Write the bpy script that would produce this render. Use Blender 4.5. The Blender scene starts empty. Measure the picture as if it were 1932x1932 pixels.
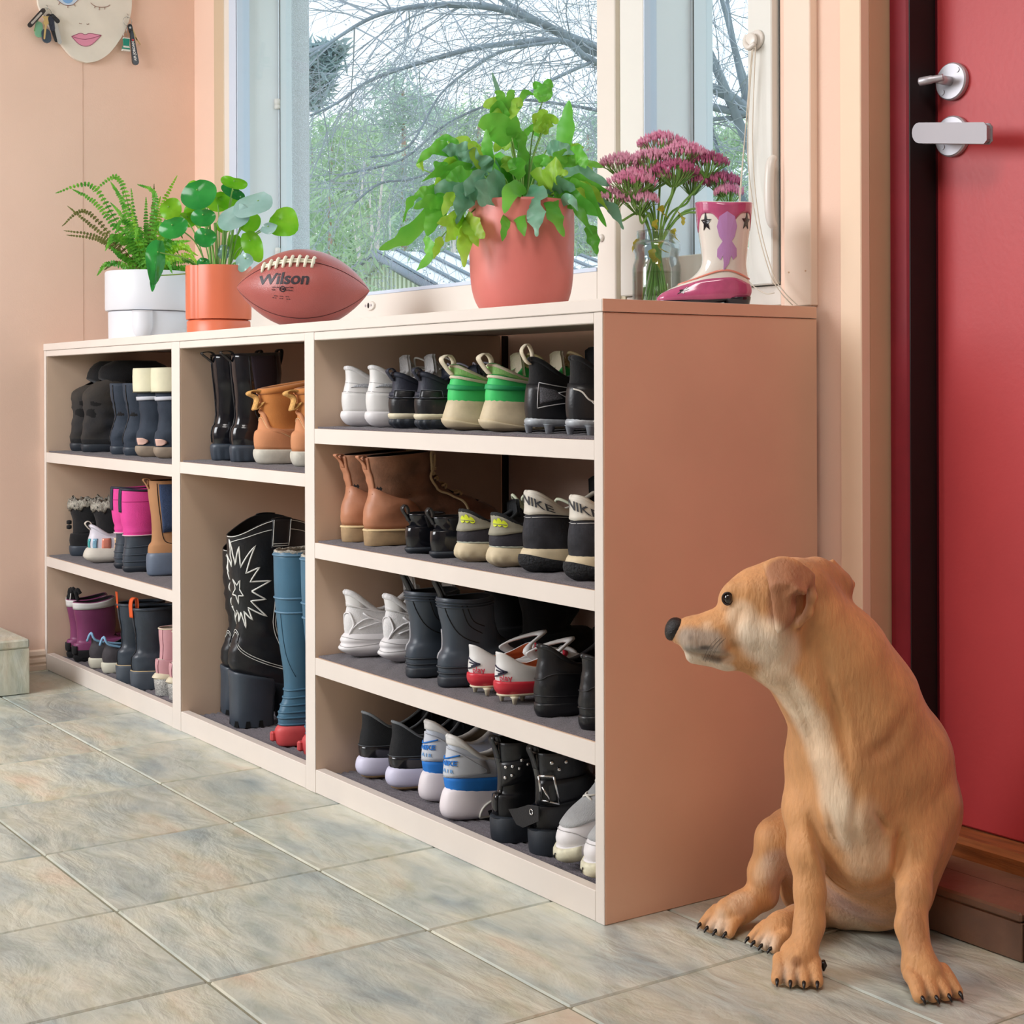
import bpy, bmesh, math, random
import numpy as np
from mathutils import Vector, Matrix, noise

# ------------------------------------------------------------------ camera
SC = bpy.context.scene
COL = SC.collection
CAM_LOC = (1.72425, -1.344585, 0.756723)
CAM_YAW, CAM_ROLL, FPX = 0.9674, -0.0033, 2922.8
cam_data = bpy.data.cameras.new('camera')
cam = bpy.data.objects.new('camera', cam_data)
COL.objects.link(cam)
cam_data.sensor_width = 36.0
cam_data.lens = FPX / 1932 * 36.0
cam_data.shift_y = -(966 - 734.57) / 1932
cam_data.clip_end = 300
cam.location = CAM_LOC
cam.rotation_euler = (Matrix.Rotation(CAM_YAW, 3, 'Z') @ Matrix.Rotation(math.pi / 2, 3, 'X') @ Matrix.Rotation(CAM_ROLL, 3, 'Z')).to_euler()
SC.camera = cam

# ------------------------------------------------------------------ colour management, sky, lights
SC.view_settings.view_transform = 'Standard'
SC.view_settings.look = 'None'
SC.view_settings.exposure = 0.0
SC.view_settings.gamma = 1.0
SC.view_settings.use_curve_mapping = False

world = bpy.data.worlds.new('overcast_sky')
SC.world = world
world.use_nodes = True
wn = world.node_tree.nodes
bg = wn['Background']
tc = wn.new('ShaderNodeTexCoord'); nz = wn.new('ShaderNodeTexNoise'); rp = wn.new('ShaderNodeValToRGB')
nz.inputs['Scale'].default_value = 1.6; nz.inputs['Detail'].default_value = 3
rp.color_ramp.elements[0].position = 0.3; rp.color_ramp.elements[0].color = (0.80, 0.91, 1.0, 1)
rp.color_ramp.elements[1].position = 0.65; rp.color_ramp.elements[1].color = (0.97, 0.985, 1.0, 1)
world.node_tree.links.new(tc.outputs['Generated'], nz.inputs['Vector'])
world.node_tree.links.new(nz.outputs['Fac'], rp.inputs['Fac'])
world.node_tree.links.new(rp.outputs['Color'], bg.inputs['Color'])
bg.inputs['Strength'].default_value = 1.65


def area(name, loc, target, sx, sy, power, col):
    l = bpy.data.lights.new(name, 'AREA'); l.shape = 'RECTANGLE'
    l.size = sx; l.size_y = sy; l.energy = power; l.color = col
    o = bpy.data.objects.new(name, l); COL.objects.link(o); o.location = loc
    o.rotation_euler = (Vector(target) - Vector(loc)).to_track_quat('-Z', 'Y').to_euler()
    return o


hl = area('room_key_light', (-1.35, -2.7, 1.75), (-1.35, 0.2, 0.5), 1.8, 1.4, 50, (0.96, 0.975, 1.0)); hl.data.spread = math.radians(125)  # unseen area light added as a soft key from the room side
cl = area('overhead_fill_light', (1.0, -0.75, 2.44), (0.6, 0.2, 0.9), 0.8, 0.8, 18, (1.0, 0.94, 0.89)); cl.data.spread = math.radians(140)  # unseen overhead area light added as fill near the door


# ------------------------------------------------------------------ material helpers
def srgb(r, g, b):
    f = lambda c: (c / 255 / 12.92) if c / 255 <= 0.04045 else ((c / 255 + 0.055) / 1.055) ** 2.4
    return (f(r), f(g), f(b), 1.0)


MATS = {}


def mat(name, col, rough=0.5, metal=0.0, var=0.0, vscale=20.0, bump=0.0, bscale=80.0, coat=0.0, sss=0.0,
        col2=None, trans=0.0, stretch=None, sheen=0.0, bdist=0.002, spec=None, detail=4):
    if name in MATS:
        return MATS[name]
    m = bpy.data.materials.new(name); m.use_nodes = True
    nt = m.node_tree; n = nt.nodes; L = nt.links
    b = n['Principled BSDF']
    c = srgb(*col)
    b.inputs['Base Color'].default_value = c
    b.inputs['Roughness'].default_value = rough
    b.inputs['Metallic'].default_value = metal
    if spec is not None: b.inputs['Specular IOR Level'].default_value = spec
    if coat: b.inputs['Coat Weight'].default_value = coat; b.inputs['Coat Roughness'].default_value = 0.08
    if sheen: b.inputs['Sheen Weight'].default_value = sheen
    if sss:
        b.inputs['Subsurface Weight'].default_value = sss; b.inputs['Subsurface Radius'].default_value = (0.01, 0.006, 0.003)
    if trans: b.inputs['Transmission Weight'].default_value = trans
    if var or bump:
        t = n.new('ShaderNodeTexCoord'); mp = n.new('ShaderNodeMapping')
        L.new(t.outputs['Object'], mp.inputs['Vector'])
        if stretch: mp.inputs['Scale'].default_value = stretch
    if var:
        z = n.new('ShaderNodeTexNoise'); z.inputs['Scale'].default_value = vscale; z.inputs['Detail'].default_value = detail
        L.new(mp.outputs[0], z.inputs['Vector'])
        r = n.new('ShaderNodeValToRGB')
        r.color_ramp.elements[0].position = 0.35; r.color_ramp.elements[1].position = 0.65
        d = srgb(*col2) if col2 else tuple(min(1, x * (1 + var)) for x in c[:3]) + (1,)
        e = c if col2 else tuple(x * (1 - var) for x in c[:3]) + (1,)
        r.color_ramp.elements[0].color = e; r.color_ramp.elements[1].color = d
        L.new(z.outputs['Fac'], r.inputs['Fac']); L.new(r.outputs['Color'], b.inputs['Base Color'])
    if bump:
        z = n.new('ShaderNodeTexNoise'); z.inputs['Scale'].default_value = bscale; z.inputs['Detail'].default_value = 5
        L.new(mp.outputs[0], z.inputs['Vector'])
        bp = n.new('ShaderNodeBump'); bp.inputs['Strength'].default_value = bump; bp.inputs['Distance'].default_value = bdist
        L.new(z.outputs['Fac'], bp.inputs['Height']); L.new(bp.outputs['Normal'], b.inputs['Normal'])
    MATS[name] = m
    return m


def leaf_mat(name, col, col2, rough=0.35, scale=8.0, translucent=0.35):
    m = mat(name, col, rough, var=0.1, col2=col2, vscale=scale)
    nt = m.node_tree; n = nt.nodes; b = n['Principled BSDF']
    tr = n.new('ShaderNodeBsdfTranslucent'); mx = n.new('ShaderNodeMixShader'); mx.inputs[0].default_value = translucent
    src = b.inputs['Base Color'].links[0].from_socket
    nt.links.new(src, tr.inputs['Color'])
    nt.links.new(b.outputs[0], mx.inputs[1]); nt.links.new(tr.outputs[0], mx.inputs[2])
    nt.links.new(mx.outputs[0], n['Material Output'].inputs['Surface'])
    return m


def glass_mat(name, tint=(0.97, 0.99, 1.0)):
    m = bpy.data.materials.new(name); m.use_nodes = True
    nt = m.node_tree; n = nt.nodes; n.remove(n['Principled BSDF'])
    t = n.new('ShaderNodeBsdfTransparent'); t.inputs['Color'].default_value = (*tint, 1)
    g = n.new('ShaderNodeBsdfGlossy'); g.inputs['Roughness'].default_value = 0.02
    f = n.new('ShaderNodeMath'); f.operation = 'MULTIPLY_ADD'; f.inputs[1].default_value = 0.25; f.inputs[2].default_value = 0.015
    lw = n.new('ShaderNodeLayerWeight'); lw.inputs['Blend'].default_value = 0.08
    nt.links.new(lw.outputs['Fresnel'], f.inputs[0])
    mx = n.new('ShaderNodeMixShader')
    nt.links.new(f.outputs[0], mx.inputs[0]); nt.links.new(t.outputs[0], mx.inputs[1]); nt.links.new(g.outputs[0], mx.inputs[2])
    nt.links.new(mx.outputs[0], n['Material Output'].inputs['Surface'])
    MATS[name] = m
    return m


# ------------------------------------------------------------------ mesh helpers
def link(name, me, parent=None, loc=None):
    o = bpy.data.objects.new(name, me); COL.objects.link(o)
    if parent is not None: o.parent = parent
    if loc is not None: o.location = loc
    return o


def mesh(name, vs, fs, m=None, parent=None, smooth=True, label=None, mats=None, fmat=None):
    me = bpy.data.meshes.new(name)
    me.from_pydata([tuple(v) for v in vs], [], [tuple(f) for f in fs])
    if m is not None: me.materials.append(m)
    if mats:
        for x in mats: me.materials.append(x)
        me.polygons.foreach_set('material_index', fmat)
    if smooth: me.polygons.foreach_set('use_smooth', [True] * len(me.polygons))
    me.update()
    o = link(name, me, parent)
    if label: o['label'] = label
    return o


def tag(o, label, cat, group=None, kind=None):
    if label: o['label'] = label
    if cat: o['category'] = cat
    if group: o['group'] = group
    if kind: o['kind'] = kind
    return o


def thing(name, label, cat, loc=(0, 0, 0), rz=0.0, group=None, rot=None):
    o = bpy.data.objects.new(name, None); COL.objects.link(o); o.empty_display_size = 0.05
    o.location = loc; o.rotation_euler = rot if rot else (0, 0, rz)
    return tag(o, label, cat, group)


def struct(name):
    o = bpy.data.objects.new(name, None); COL.objects.link(o); o['kind'] = 'structure'; o.empty_display_size = 0.05
    return o


def dup(root, loc, rz=0.0, label=None, group=None, rot=None, scale=None):
    r = root.copy(); COL.objects.link(r); r.location = loc; r.rotation_euler = rot if rot else (0, 0, rz)
    if scale: r.scale = scale
    if label: r['label'] = label
    if group: r['group'] = group
    for ch in list(root.children):
        c = ch.copy(); COL.objects.link(c); c.parent = r
        for g in list(ch.children):
            d = g.copy(); COL.objects.link(d); d.parent = c
    return r


class MB:
    """collects simple solids into one mesh"""
    def __init__(s): s.v = []; s.f = []

    def add(s, vs, fs):
        k = len(s.v); s.v += [tuple(v) for v in vs]; s.f += [tuple(i + k for i in f) for f in fs]; return s

    def box(s, x0, x1, y0, y1, z0, z1):
        return s.add([(x0, y0, z0), (x1, y0, z0), (x1, y1, z0), (x0, y1, z0), (x0, y0, z1), (x1, y0, z1), (x1, y1, z1), (x0, y1, z1)],
                     [(0, 3, 2, 1), (4, 5, 6, 7), (0, 1, 5, 4), (1, 2, 6, 5), (2, 3, 7, 6), (3, 0, 4, 7)])

    def tube(s, pts, r, n=8, cap=True):
        vs, fs = tube_geo(pts, r, n, cap); return s.add(vs, fs)

    def lathe(s, prof, n=32, c=(0, 0, 0), axis='z', cap=True):
        vs = []; m = len(prof)
        for (r, z) in prof:
            for k in range(n):
                a = 2 * math.pi * k / n
                p = (r * math.cos(a), r * math.sin(a), z)
                if axis == 'x': p = (p[2], p[0], p[1])
                if axis == 'y': p = (p[0], p[2], -p[1]) if False else (p[1], p[2], p[0])
                vs.append((p[0] + c[0], p[1] + c[1], p[2] + c[2]))
        fs = [(i * n + k, i * n + (k + 1) % n, (i + 1) * n + (k + 1) % n, (i + 1) * n + k) for i in range(m - 1) for k in range(n)]
        if cap:
            fs.append(tuple(reversed(range(n)))); fs.append(tuple((m - 1) * n + k for k in range(n)))
        return s.add(vs, fs)

    def build(s, name, m, parent=None, smooth=False, bevel=0.0, label=None):
        o = mesh(name, s.v, s.f, m, parent, smooth, label)
        if bevel:
            bm = bmesh.new(); bm.from_mesh(o.data)
            bmesh.ops.bevel(bm, geom=list(bm.edges), offset=bevel, segments=1, affect='EDGES', clamp_overlap=True)
            bm.to_mesh(o.data); bm.free(); o.data.update()
        return o


def tube_geo(pts, r, n=8, cap=True):
    P = [Vector(p) for p in pts]; m = len(P)
    R = [r] * m if not hasattr(r, '__len__') else list(r)
    vs = []; fs = []; up = None
    for i in range(m):
        t = (P[min(i + 1, m - 1)] - P[max(i - 1, 0)])
        if t.length < 1e-9: t = Vector((0, 0, 1))
        t.normalize()
        if up is None:
            up = t.cross(Vector((0, 0, 1)) if abs(t.z) < 0.9 else Vector((1, 0, 0))).normalized()
        up = (up - t * up.dot(t))
        if up.length < 1e-6: up = t.orthogonal()
        up.normalize(); bi = t.cross(up)
        for k in range(n):
            a = 2 * math.pi * k / n
            vs.append(P[i] + (up * math.cos(a) + bi * math.sin(a)) * R[i])
    for i in range(m - 1):
        for k in range(n):
            fs.append((i * n + k, i * n + (k + 1) % n, (i + 1) * n + (k + 1) % n, (i + 1) * n + k))
    if cap:
        fs.append(tuple(reversed(range(n)))); fs.append(tuple((m - 1) * n + k for k in range(n)))
    return vs, fs


def tube(name, pts, r, m, parent=None, n=8, label=None):
    vs, fs = tube_geo(pts, r, n); return mesh(name, vs, fs, m, parent, True, label)


def spline(pts, n=8):
    """Catmull-Rom through points (tuples of any length)"""
    P = [np.array(p, float) for p in pts]; out = []
    for i in range(len(P) - 1):
        a = P[max(i - 1, 0)]; b = P[i]; c = P[i + 1]; d = P[min(i + 2, len(P) - 1)]
        for k in range(n):
            t = k / n
            out.append(0.5 * ((2 * b) + (c - a) * t + (2 * a - 5 * b + 4 * c - d) * t * t + (-a + 3 * b - 3 * c + d) * t ** 3))
    out.append(P[-1]); return out


def ribbon(name, pts, width, wdir, m, parent=None, th=0.0015, label=None):
    """flat band along pts; wdir = direction of its width"""
    P = [Vector(p) for p in pts]; W = Vector(wdir).normalized(); vs = []; fs = []
    for i, p in enumerate(P):
        t = (P[min(i + 1, len(P) - 1)] - P[max(i - 1, 0)]).normalized(); nn = t.cross(W).normalized()
        for a, b in ((-1, -1), (1, -1), (1, 1), (-1, 1)):
            vs.append(p + W * (a * width / 2) + nn * (b * th / 2))
    for i in range(len(P) - 1):
        for k in range(4):
            fs.append((i * 4 + k, i * 4 + (k + 1) % 4, (i + 1) * 4 + (k + 1) % 4, (i + 1) * 4 + k))
    fs.append((3, 2, 1, 0)); e = (len(P) - 1) * 4; fs.append((e, e + 1, e + 2, e + 3))
    return mesh(name, vs, fs, m, parent, True, label)


def boxo(name, x0, x1, y0, y1, z0, z1, m, parent=None, bevel=0.0, label=None):
    return MB().box(x0, x1, y0, y1, z0, z1).build(name, m, parent, bevel=bevel, label=label)


def poly_prism(pts2, y0, y1, plane='xz'):
    """prism of a 2D outline between two depths -> verts, faces"""
    n = len(pts2)
    f = {'xz': lambda a, b, d: (a, d, b), 'yz': lambda a, b, d: (d, a, b), 'xy': lambda a, b, d: (a, b, d)}[plane]
    vs = [f(a, b, y0) for a, b in pts2] + [f(a, b, y1) for a, b in pts2]
    fs = [tuple(range(n)), tuple(reversed(range(n, 2 * n)))] + [(i, (i + 1) % n, n + (i + 1) % n, n + i) for i in range(n)]
    return vs, fs


def text_part(s, size, m, parent, loc, rot, name='lettering', extrude=0.0004, bold=0.0, shear=0.0, label=None, fn=None):
    c = bpy.data.curves.new(name, 'FONT'); c.body = s; c.size = size; c.extrude = extrude; c.offset = bold; c.shear = shear
    c.align_x = 'CENTER'; c.align_y = 'CENTER'; c.resolution_u = 4
    t = bpy.data.objects.new(name, c); COL.objects.link(t)
    bpy.context.view_layer.update()
    me = bpy.data.meshes.new_from_object(t.evaluated_get(bpy.context.evaluated_depsgraph_get()))
    bpy.data.objects.remove(t)
    me.materials.clear(); me.materials.append(m)
    if fn:
        bm = bmesh.new(); bm.from_mesh(me); bmesh.ops.triangulate(bm, faces=list(bm.faces))
        for _ in range(2):
            ed = [e for e in bm.edges if e.calc_length() > size * 0.16]
            if ed: bmesh.ops.subdivide_edges(bm, edges=ed, cuts=1); bmesh.ops.triangulate(bm, faces=list(bm.faces))
        bm.to_mesh(me); bm.free()
        for v in me.vertices: v.co = fn(v.co)
    o = link(name, me, parent)
    if not fn: o.location = loc; o.rotation_euler = rot
    if label: o['label'] = label
    return o
# ------------------------------------------------------------------ paints
M_WALL = mat('peach_wall_paint', (238, 204, 184), 0.75, var=0.03, vscale=3, bump=0.12, bscale=260)
M_WALLT = mat('peach_trim_paint', (234, 212, 192), 0.5, var=0.02, vscale=4)
M_REVEAL = mat('tan_reveal_paint', (208, 172, 138), 0.55, var=0.04, vscale=5)
M_CREAM = mat('cream_paint', (224, 214, 205), 0.5, var=0.025, vscale=6, bump=0.05, bscale=150, stretch=(1, 1, 1))
M_INNER = mat('cream_warm_bounce', (222, 194, 170), 0.55, var=0.03, vscale=6)  # rack cream with the bays' warm bounce light put into the colour
M_SIDE = mat('peach_panel_tone', (228, 182, 154), 0.5, var=0.035, vscale=5, bump=0.05, bscale=200)  # outer end faces, peachier than the cream front
M_WHITE = mat('white_window_paint', (234, 238, 240), 0.4, var=0.015, vscale=5)
M_ALU = mat('pale_blue_aluminium', (205, 218, 236), 0.35)
M_GROOVE = mat('dark_gap', (70, 74, 74), 0.8)
M_STUCCO = mat('grey_stucco', (226, 230, 238), 0.95, var=0.14, vscale=420, bump=0.9, bscale=380, bdist=0.004)
M_GLASS = glass_mat('window_glass')
M_DOOR = mat('red_door_paint', (188, 62, 66), 0.42, var=0.06, vscale=4, bump=0.1, bscale=120)
M_DFRAME = mat('dark_red_frame_paint', (130, 22, 38), 0.5, var=0.1, vscale=10)
M_RECESS_SHADE = mat('black_recess_shade', (14, 9, 11), 0.6)
M_NICKEL = mat('satin_nickel', (190, 188, 194), 0.42, metal=0.6)
M_PLASTIC = mat('white_plastic', (226, 220, 212), 0.3)


def tile_material(name, dark=1.0):
    m = bpy.data.materials.new(name); m.use_nodes = True
    nt = m.node_tree; n = nt.nodes; L = nt.links; b = n['Principled BSDF']
    tc = n.new('ShaderNodeTexCoord'); oi = n.new('ShaderNodeObjectInfo')
    add = n.new('ShaderNodeVectorMath'); add.operation = 'ADD'
    mul = n.new('ShaderNodeVectorMath'); mul.operation = 'MULTIPLY'; mul.inputs[1].default_value = (37, 91, 53)
    L.new(oi.outputs['Random'], mul.inputs[0]); L.new(tc.outputs['Object'], add.inputs[0]); L.new(mul.outputs[0], add.inputs[1])
    mp = n.new('ShaderNodeMapping'); mp.inputs['Scale'].default_value = (1.0, 2.4, 1.0); mp.inputs['Rotation'].default_value = (0, 0, 0.5)
    L.new(add.outputs[0], mp.inputs['Vector'])

    def noi(sc, det, dist=0.0):
        z = n.new('ShaderNodeTexNoise'); z.inputs['Scale'].default_value = sc; z.inputs['Detail'].default_value = det
        z.inputs['Distortion'].default_value = dist; L.new(mp.outputs[0], z.inputs['Vector']); return z

    def ramp(src, stops):
        r = n.new('ShaderNodeValToRGB'); e = r.color_ramp.elements
        while len(e) < len(stops): e.new(0.5)
        for k, (p, c) in enumerate(stops): e[k].position = p; e[k].color = srgb(*[x * dark for x in c])
        L.new(src, r.inputs['Fac']); return r
    a = noi(4.0, 7, 0.25)
    r1 = ramp(a.outputs['Fac'], [(0.28, (158, 172, 176)), (0.44, (190, 196, 190)), (0.58, (206, 206, 192)), (0.76, (212, 194, 176))])
    c = noi(15, 12, 0.6)
    r2 = ramp(c.outputs['Fac'], [(0.30, (142, 142, 136)), (0.46, (178, 178, 172)), (0.64, (200, 200, 192))])
    mx = n.new('ShaderNodeMix'); mx.data_type = 'RGBA'; mx.blend_type = 'OVERLAY'; mx.inputs[0].default_value = 0.55
    L.new(r1.outputs['Color'], mx.inputs['A']); L.new(r2.outputs['Color'], mx.inputs['B'])
    hs = n.new('ShaderNodeHueSaturation'); mr = n.new('ShaderNodeMapRange')
    mr.inputs['To Min'].default_value = 0.9; mr.inputs['To Max'].default_value = 1.1
    L.new(oi.outputs['Random'], mr.inputs['Value']); L.new(mr.outputs[0], hs.inputs['Value'])
    L.new(mx.outputs['Result'], hs.inputs['Color']); L.new(hs.outputs['Color'], b.inputs['Base Color'])
    d = noi(5, 10, 0.5)
    st = n.new('ShaderNodeMath'); st.operation = 'MULTIPLY'; st.inputs[1].default_value = 5.0
    fl = n.new('ShaderNodeMath'); fl.operation = 'PINGPONG'; fl.inputs[1].default_value = 1.0
    L.new(d.outputs['Fac'], st.inputs[0]); L.new(st.outputs[0], fl.inputs[0])
    ad = n.new('ShaderNodeMath'); ad.operation = 'ADD'; L.new(fl.outputs[0], ad.inputs[0]); L.new(c.outputs['Fac'], ad.inputs[1])
    bp = n.new('ShaderNodeBump'); bp.inputs['Strength'].default_value = 0.7; bp.inputs['Distance'].default_value = 0.003
    L.new(ad.outputs[0], bp.inputs['Height']); L.new(bp.outputs['Normal'], b.inputs['Normal'])
    b.inputs['Roughness'].default_value = 0.30
    MATS[name] = m
    return m


M_TILE = tile_material('slate_look_tile')
M_STEP = mat('shaded_slate_step', (112, 84, 68), 0.4, var=0.2, vscale=9, col2=(142, 104, 82), bump=0.5, bscale=60, detail=8)  # slate tile with the shade by the door put into its colour
M_GROUT = mat('grey_green_grout', (140, 138, 118), 0.9, var=0.1, vscale=40, bump=0.3, bscale=300)

XL, XR, YB, YW, ZC = -2.473, 2.6, -3.6, 0.44, 2.5
WOUT = 0.65


# ------------------------------------------------------------------ floor
floor = struct('floor')
boxo('grout', XL, XR, YB, WOUT, -0.05, -0.0025, M_GROUT, floor)
T = 0.33; GX, GY = -6.3967 * T, -0.6414 * T
TM = {}


def tile_mesh(w, d):
    k = (round(w, 4), round(d, 4))
    if k not in TM:
        mb = MB().box(0, w, 0, d, -0.02, 0.0)
        o = mb.build('tile', M_TILE, None, bevel=0.0022); TM[k] = o.data
        bpy.data.objects.remove(o)
    return TM[k]


rnd = random.Random(4)
i0 = math.floor((XL - GX) / T); i1 = math.ceil((XR - GX) / T); j0 = math.floor((YB - GY) / T); j1 = math.ceil((0.44 - GY) / T)
for i in range(i0, i1):
    for j in range(j0, j1):
        x0 = max(GX + i * T, XL) + 0.0018; x1 = min(GX + (i + 1) * T, XR) - 0.0018
        y0 = max(GY + j * T, YB) + 0.0018; y1 = min(GY + (j + 1) * T, 0.44) - 0.0018
        if x1 - x0 < 0.01 or y1 - y0 < 0.01: continue
        o = link('tile', tile_mesh(x1 - x0, y1 - y0), floor, (x0, y0, -0.0004 * rnd.random()))

# ------------------------------------------------------------------ walls, ceiling
wl = MB().box(XL - 0.1, XL, YB, 0.11, 0, ZC).box(XL - 0.1, XL - 0.0012, 0.11, WOUT, 0, ZC).build('wall_left', M_WALL); wl['kind'] = 'structure'
wx0, wx1 = -2.245, -0.096
mb = MB()
mb.box(XL - 0.0012, wx0, YW, WOUT - 0.06, 0, ZC).box(wx0, wx1, YW, WOUT - 0.06, 0, 0.885).box(wx0, wx1, YW, WOUT - 0.06, 2.12, ZC)
mb.box(wx1, 0.093, YW, WOUT - 0.06, 0, ZC).box(0.093, 1.06, YW, WOUT - 0.06, 2.12, ZC).box(1.06, XR, YW, WOUT - 0.06, 0, ZC)
ww = mb.build('wall_window', M_WALL); ww['kind'] = 'structure'
ws = MB()
ws.box(XL - 0.6, -2.165, WOUT - 0.06, WOUT, -1, 3.2).box(-2.165, -0.11, WOUT - 0.06, WOUT, -1, 0.955).box(-2.165, -0.11, WOUT - 0.06, WOUT, 2.14, 3.2)
ws.box(-0.11, 0.10, WOUT - 0.06, WOUT, -1, 3.2).box(0.10, 1.06, WOUT - 0.06, WOUT, 2.14, 3.2).box(1.06, XR, WOUT - 0.06, WOUT, -1, 3.2)
ws.box(0.10, 1.06, WOUT - 0.06, WOUT, -1, 0.0)
wso = ws.build('wall_outside', M_STUCCO); wso['kind'] = 'structure'
wr = boxo('wall_right', XR, XR + 0.1, YB, WOUT, 0, ZC, mat('white_hall_paint', (226, 226, 226), 0.8)); wr['kind'] = 'structure'
wb = boxo('wall_back', XL, XR, YB - 0.1, YB, 0, ZC, mat('white_hall_paint', (226, 226, 226), 0.8)); wb['kind'] = 'structure'
ce = boxo('ceiling', XL - 0.1, XR + 0.1, YB - 0.1, WOUT, ZC, ZC + 0.1, mat('white_ceiling_paint', (240, 240, 240), 0.8)); ce['kind'] = 'structure'

# moulded baseboard on the left wall
prof = [(0, 0), (0.016, 0), (0.016, 0.012), (0.011, 0.016), (0.015, 0.022), (0.013, 0.030), (0.007, 0.034), (0.011, 0.040), (0.008, 0.050), (0.0, 0.054)]
vs = []; fs = []; n = len(prof)
for y in (YB, -0.001):
    vs += [(XL + a, y, b) for a, b in prof]
fs = [(i, (i + 1) % n, n + (i + 1) % n, n + i) for i in range(n)] + [tuple(reversed(range(n))), tuple(range(n, 2 * n))]
bb = mesh('baseboard_left', vs, fs, M_WALLT, smooth=False); bb['kind'] = 'structure'

# stone-clad step against the left wall
st = thing('stone_step', 'slate-tiled step block on the floor against the left wall', 'step', (-2.30, -0.75, 0))
MB().box(-0.155, 0.137, -0.60, 0.603, 0.0, 0.114).build('core', M_GROUT, st, label=None)
for k in range(4):
    y0 = 0.61 - (k + 1) * 0.3
    boxo('riser_tile', 0.138, 0.15, y0 + 0.002, y0 + 0.298, 0.001, 0.114, M_STEP if False else M_TILE, st, bevel=0.0015)
    boxo('tread_tile', -0.155, 0.152, y0 + 0.002, y0 + 0.298, 0.1145, 0.137, M_TILE, st, bevel=0.004)

# ------------------------------------------------------------------ window trims
trim1 = boxo('trim_1', -2.30, -2.235, 0.423, YW, 0.885, 2.18, mat('tan_casing_paint', (206, 184, 156), 0.5), bevel=0.002); trim1['kind'] = 'structure'
trim2 = MB().box(-0.072, -0.013, 0.423, YW, 0.887, 2.18).build('trim_2', mat('cream_casing_paint', (238, 216, 198), 0.5, var=0.02, vscale=8), bevel=0.0015); trim2['kind'] = 'structure'
for z in (0.938, 0.9375):
    pass
for x in (-0.061, -0.024):
    MB().lathe([(0.0015, 0), (0.0015, 0.0008)], 10, (x, 0.4222, 0.942), 'y').build('nail_hole', M_REVEAL, trim2)
trim3 = boxo('trim_3', 0.052, 0.095, 0.42, YW, 0.0, 2.16, mat('pale_door_trim_paint', (240, 212, 184), 0.5, var=0.02, vscale=6), bevel=0.0015); trim3['kind'] = 'structure'

# ------------------------------------------------------------------ windows
w1 = struct('window_1'); w2 = struct('window_2')
ZT = 2.12


def sash(parent, x0, x1, sl, sr, zb, zr, yf, yb, name='sash', m=None):
    m = m or M_WHITE
    mb = MB().box(x0, x0 + sl, yf, yb, zb, ZT).box(x1 - sr, x1, yf, yb, zb, ZT).box(x0 + sl, x1 - sr, yf, yb, zb, zr).box(x0 + sl, x1 - sr, yf, yb, ZT - 0.06, ZT)
    return mb.build(name, m, parent, bevel=0.0018)


# window 1, wide
M_W1 = mat('warm_white_sash_paint', (228, 221, 212), 0.4, var=0.02, vscale=6)
sash(w1, -2.236, -0.508, 0.081, 0.055, 0.888, 0.984, 0.425, 0.460, 'inner_sash', M_W1)
MB().box(-2.2, -2.155, 0.4235, 0.426, 0.985, ZT - 0.06).box(-2.152, -2.149, 0.425, 0.461, 0.985, ZT - 0.06).build('glazing_bead', M_ALU, w1)
MB().box(-2.155, -0.563, 0.427, 0.459, 0.974, 0.9755).build('rail_groove', M_GROOVE, w1) if False else None
boxo('glazing_bead', -2.155, -0.563, 0.4232, 0.4262, 0.976, 0.984, M_ALU, w1, bevel=0.001)
MB().box(-2.245, -2.161, 0.4605, 0.552, 0.885, ZT).box(-0.55, -0.508, 0.4605, 0.552, 0.885, ZT).box(-2.161, -0.55, 0.4605, 0.552, 0.885, 0.955).box(-2.161, -0.55, 0.4605, 0.552, ZT - 0.02, ZT).build('jamb', M_WHITE, w1)
sash(w1, -2.245, -0.508, 0.094, 0.06, 0.885, 0.972, 0.5525, 0.5895, 'outer_sash', mat('pale_blue_outer_sash_paint', (224, 232, 238), 0.4))
MB().box(-2.1605, -2.158, 0.458, 0.4615, 0.975, ZT - .06).box(-2.1515, -2.1500, 0.5515, 0.5535, 0.975, ZT - .06).build('dark_gap_line', M_GROOVE, w1)
boxo('pane', -2.15, -0.57, 0.571, 0.574, 0.972, ZT - 0.06, M_GLASS, w1)
boxo('pane', -2.154, -0.564, 0.4405, 0.4435, 0.984, ZT - 0.06, M_GLASS, w1)
for z in (1.135, 1.545):
    h = MB().lathe([(0.007, -0.014), (0.0085, -0.012), (0.0085, -0.004), (0.0072, -0.003), (0.0085, -0.002), (0.0085, 0.012), (0.007, 0.014)], 14, (-2.157, 0.548, z)).build('hinge', M_PLASTIC, w1, smooth=True)
la = MB()
latch = [(math.cos(a) * 0.022, math.sin(a) * 0.0105) for a in np.linspace(0, 2 * math.pi, 24, endpoint=False)]
vs, fs = poly_prism([(-1.418 + a, 0.952 + b) for a, b in latch], 0.4195, 0.4248)
lt = mesh('latch_plate', vs, fs, M_PLASTIC, w1, False)
vs, fs = poly_prism([(-1.421 + a * 0.18, 0.952 + b * 0.6) for a, b in latch], 0.4185, 0.4197); mesh('keyhole', vs, fs, M_RECESS_SHADE, lt, False)
for dx in (-0.016, 0.010):
    MB().lathe([(0.003, 0), (0.003, 0.001), (0.001, 0.0011)], 10, (-1.418 + dx, 0.4183, 0.952), 'y').build('screw', M_NICKEL, lt)
MB().lathe([(0.006, 0), (0.0075, 0.003), (0.0075, 0.005)], 16, (-0.548, 0.419, 1.037), 'y').build('screw_cover', M_PLASTIC, w1, smooth=True)
# post between the windows
boxo('mullion_post', -0.508, -0.494, 0.437, 0.60, 0.885, ZT, mat('khaki_shade_paint', (205, 196, 170), 0.5), w1)
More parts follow.
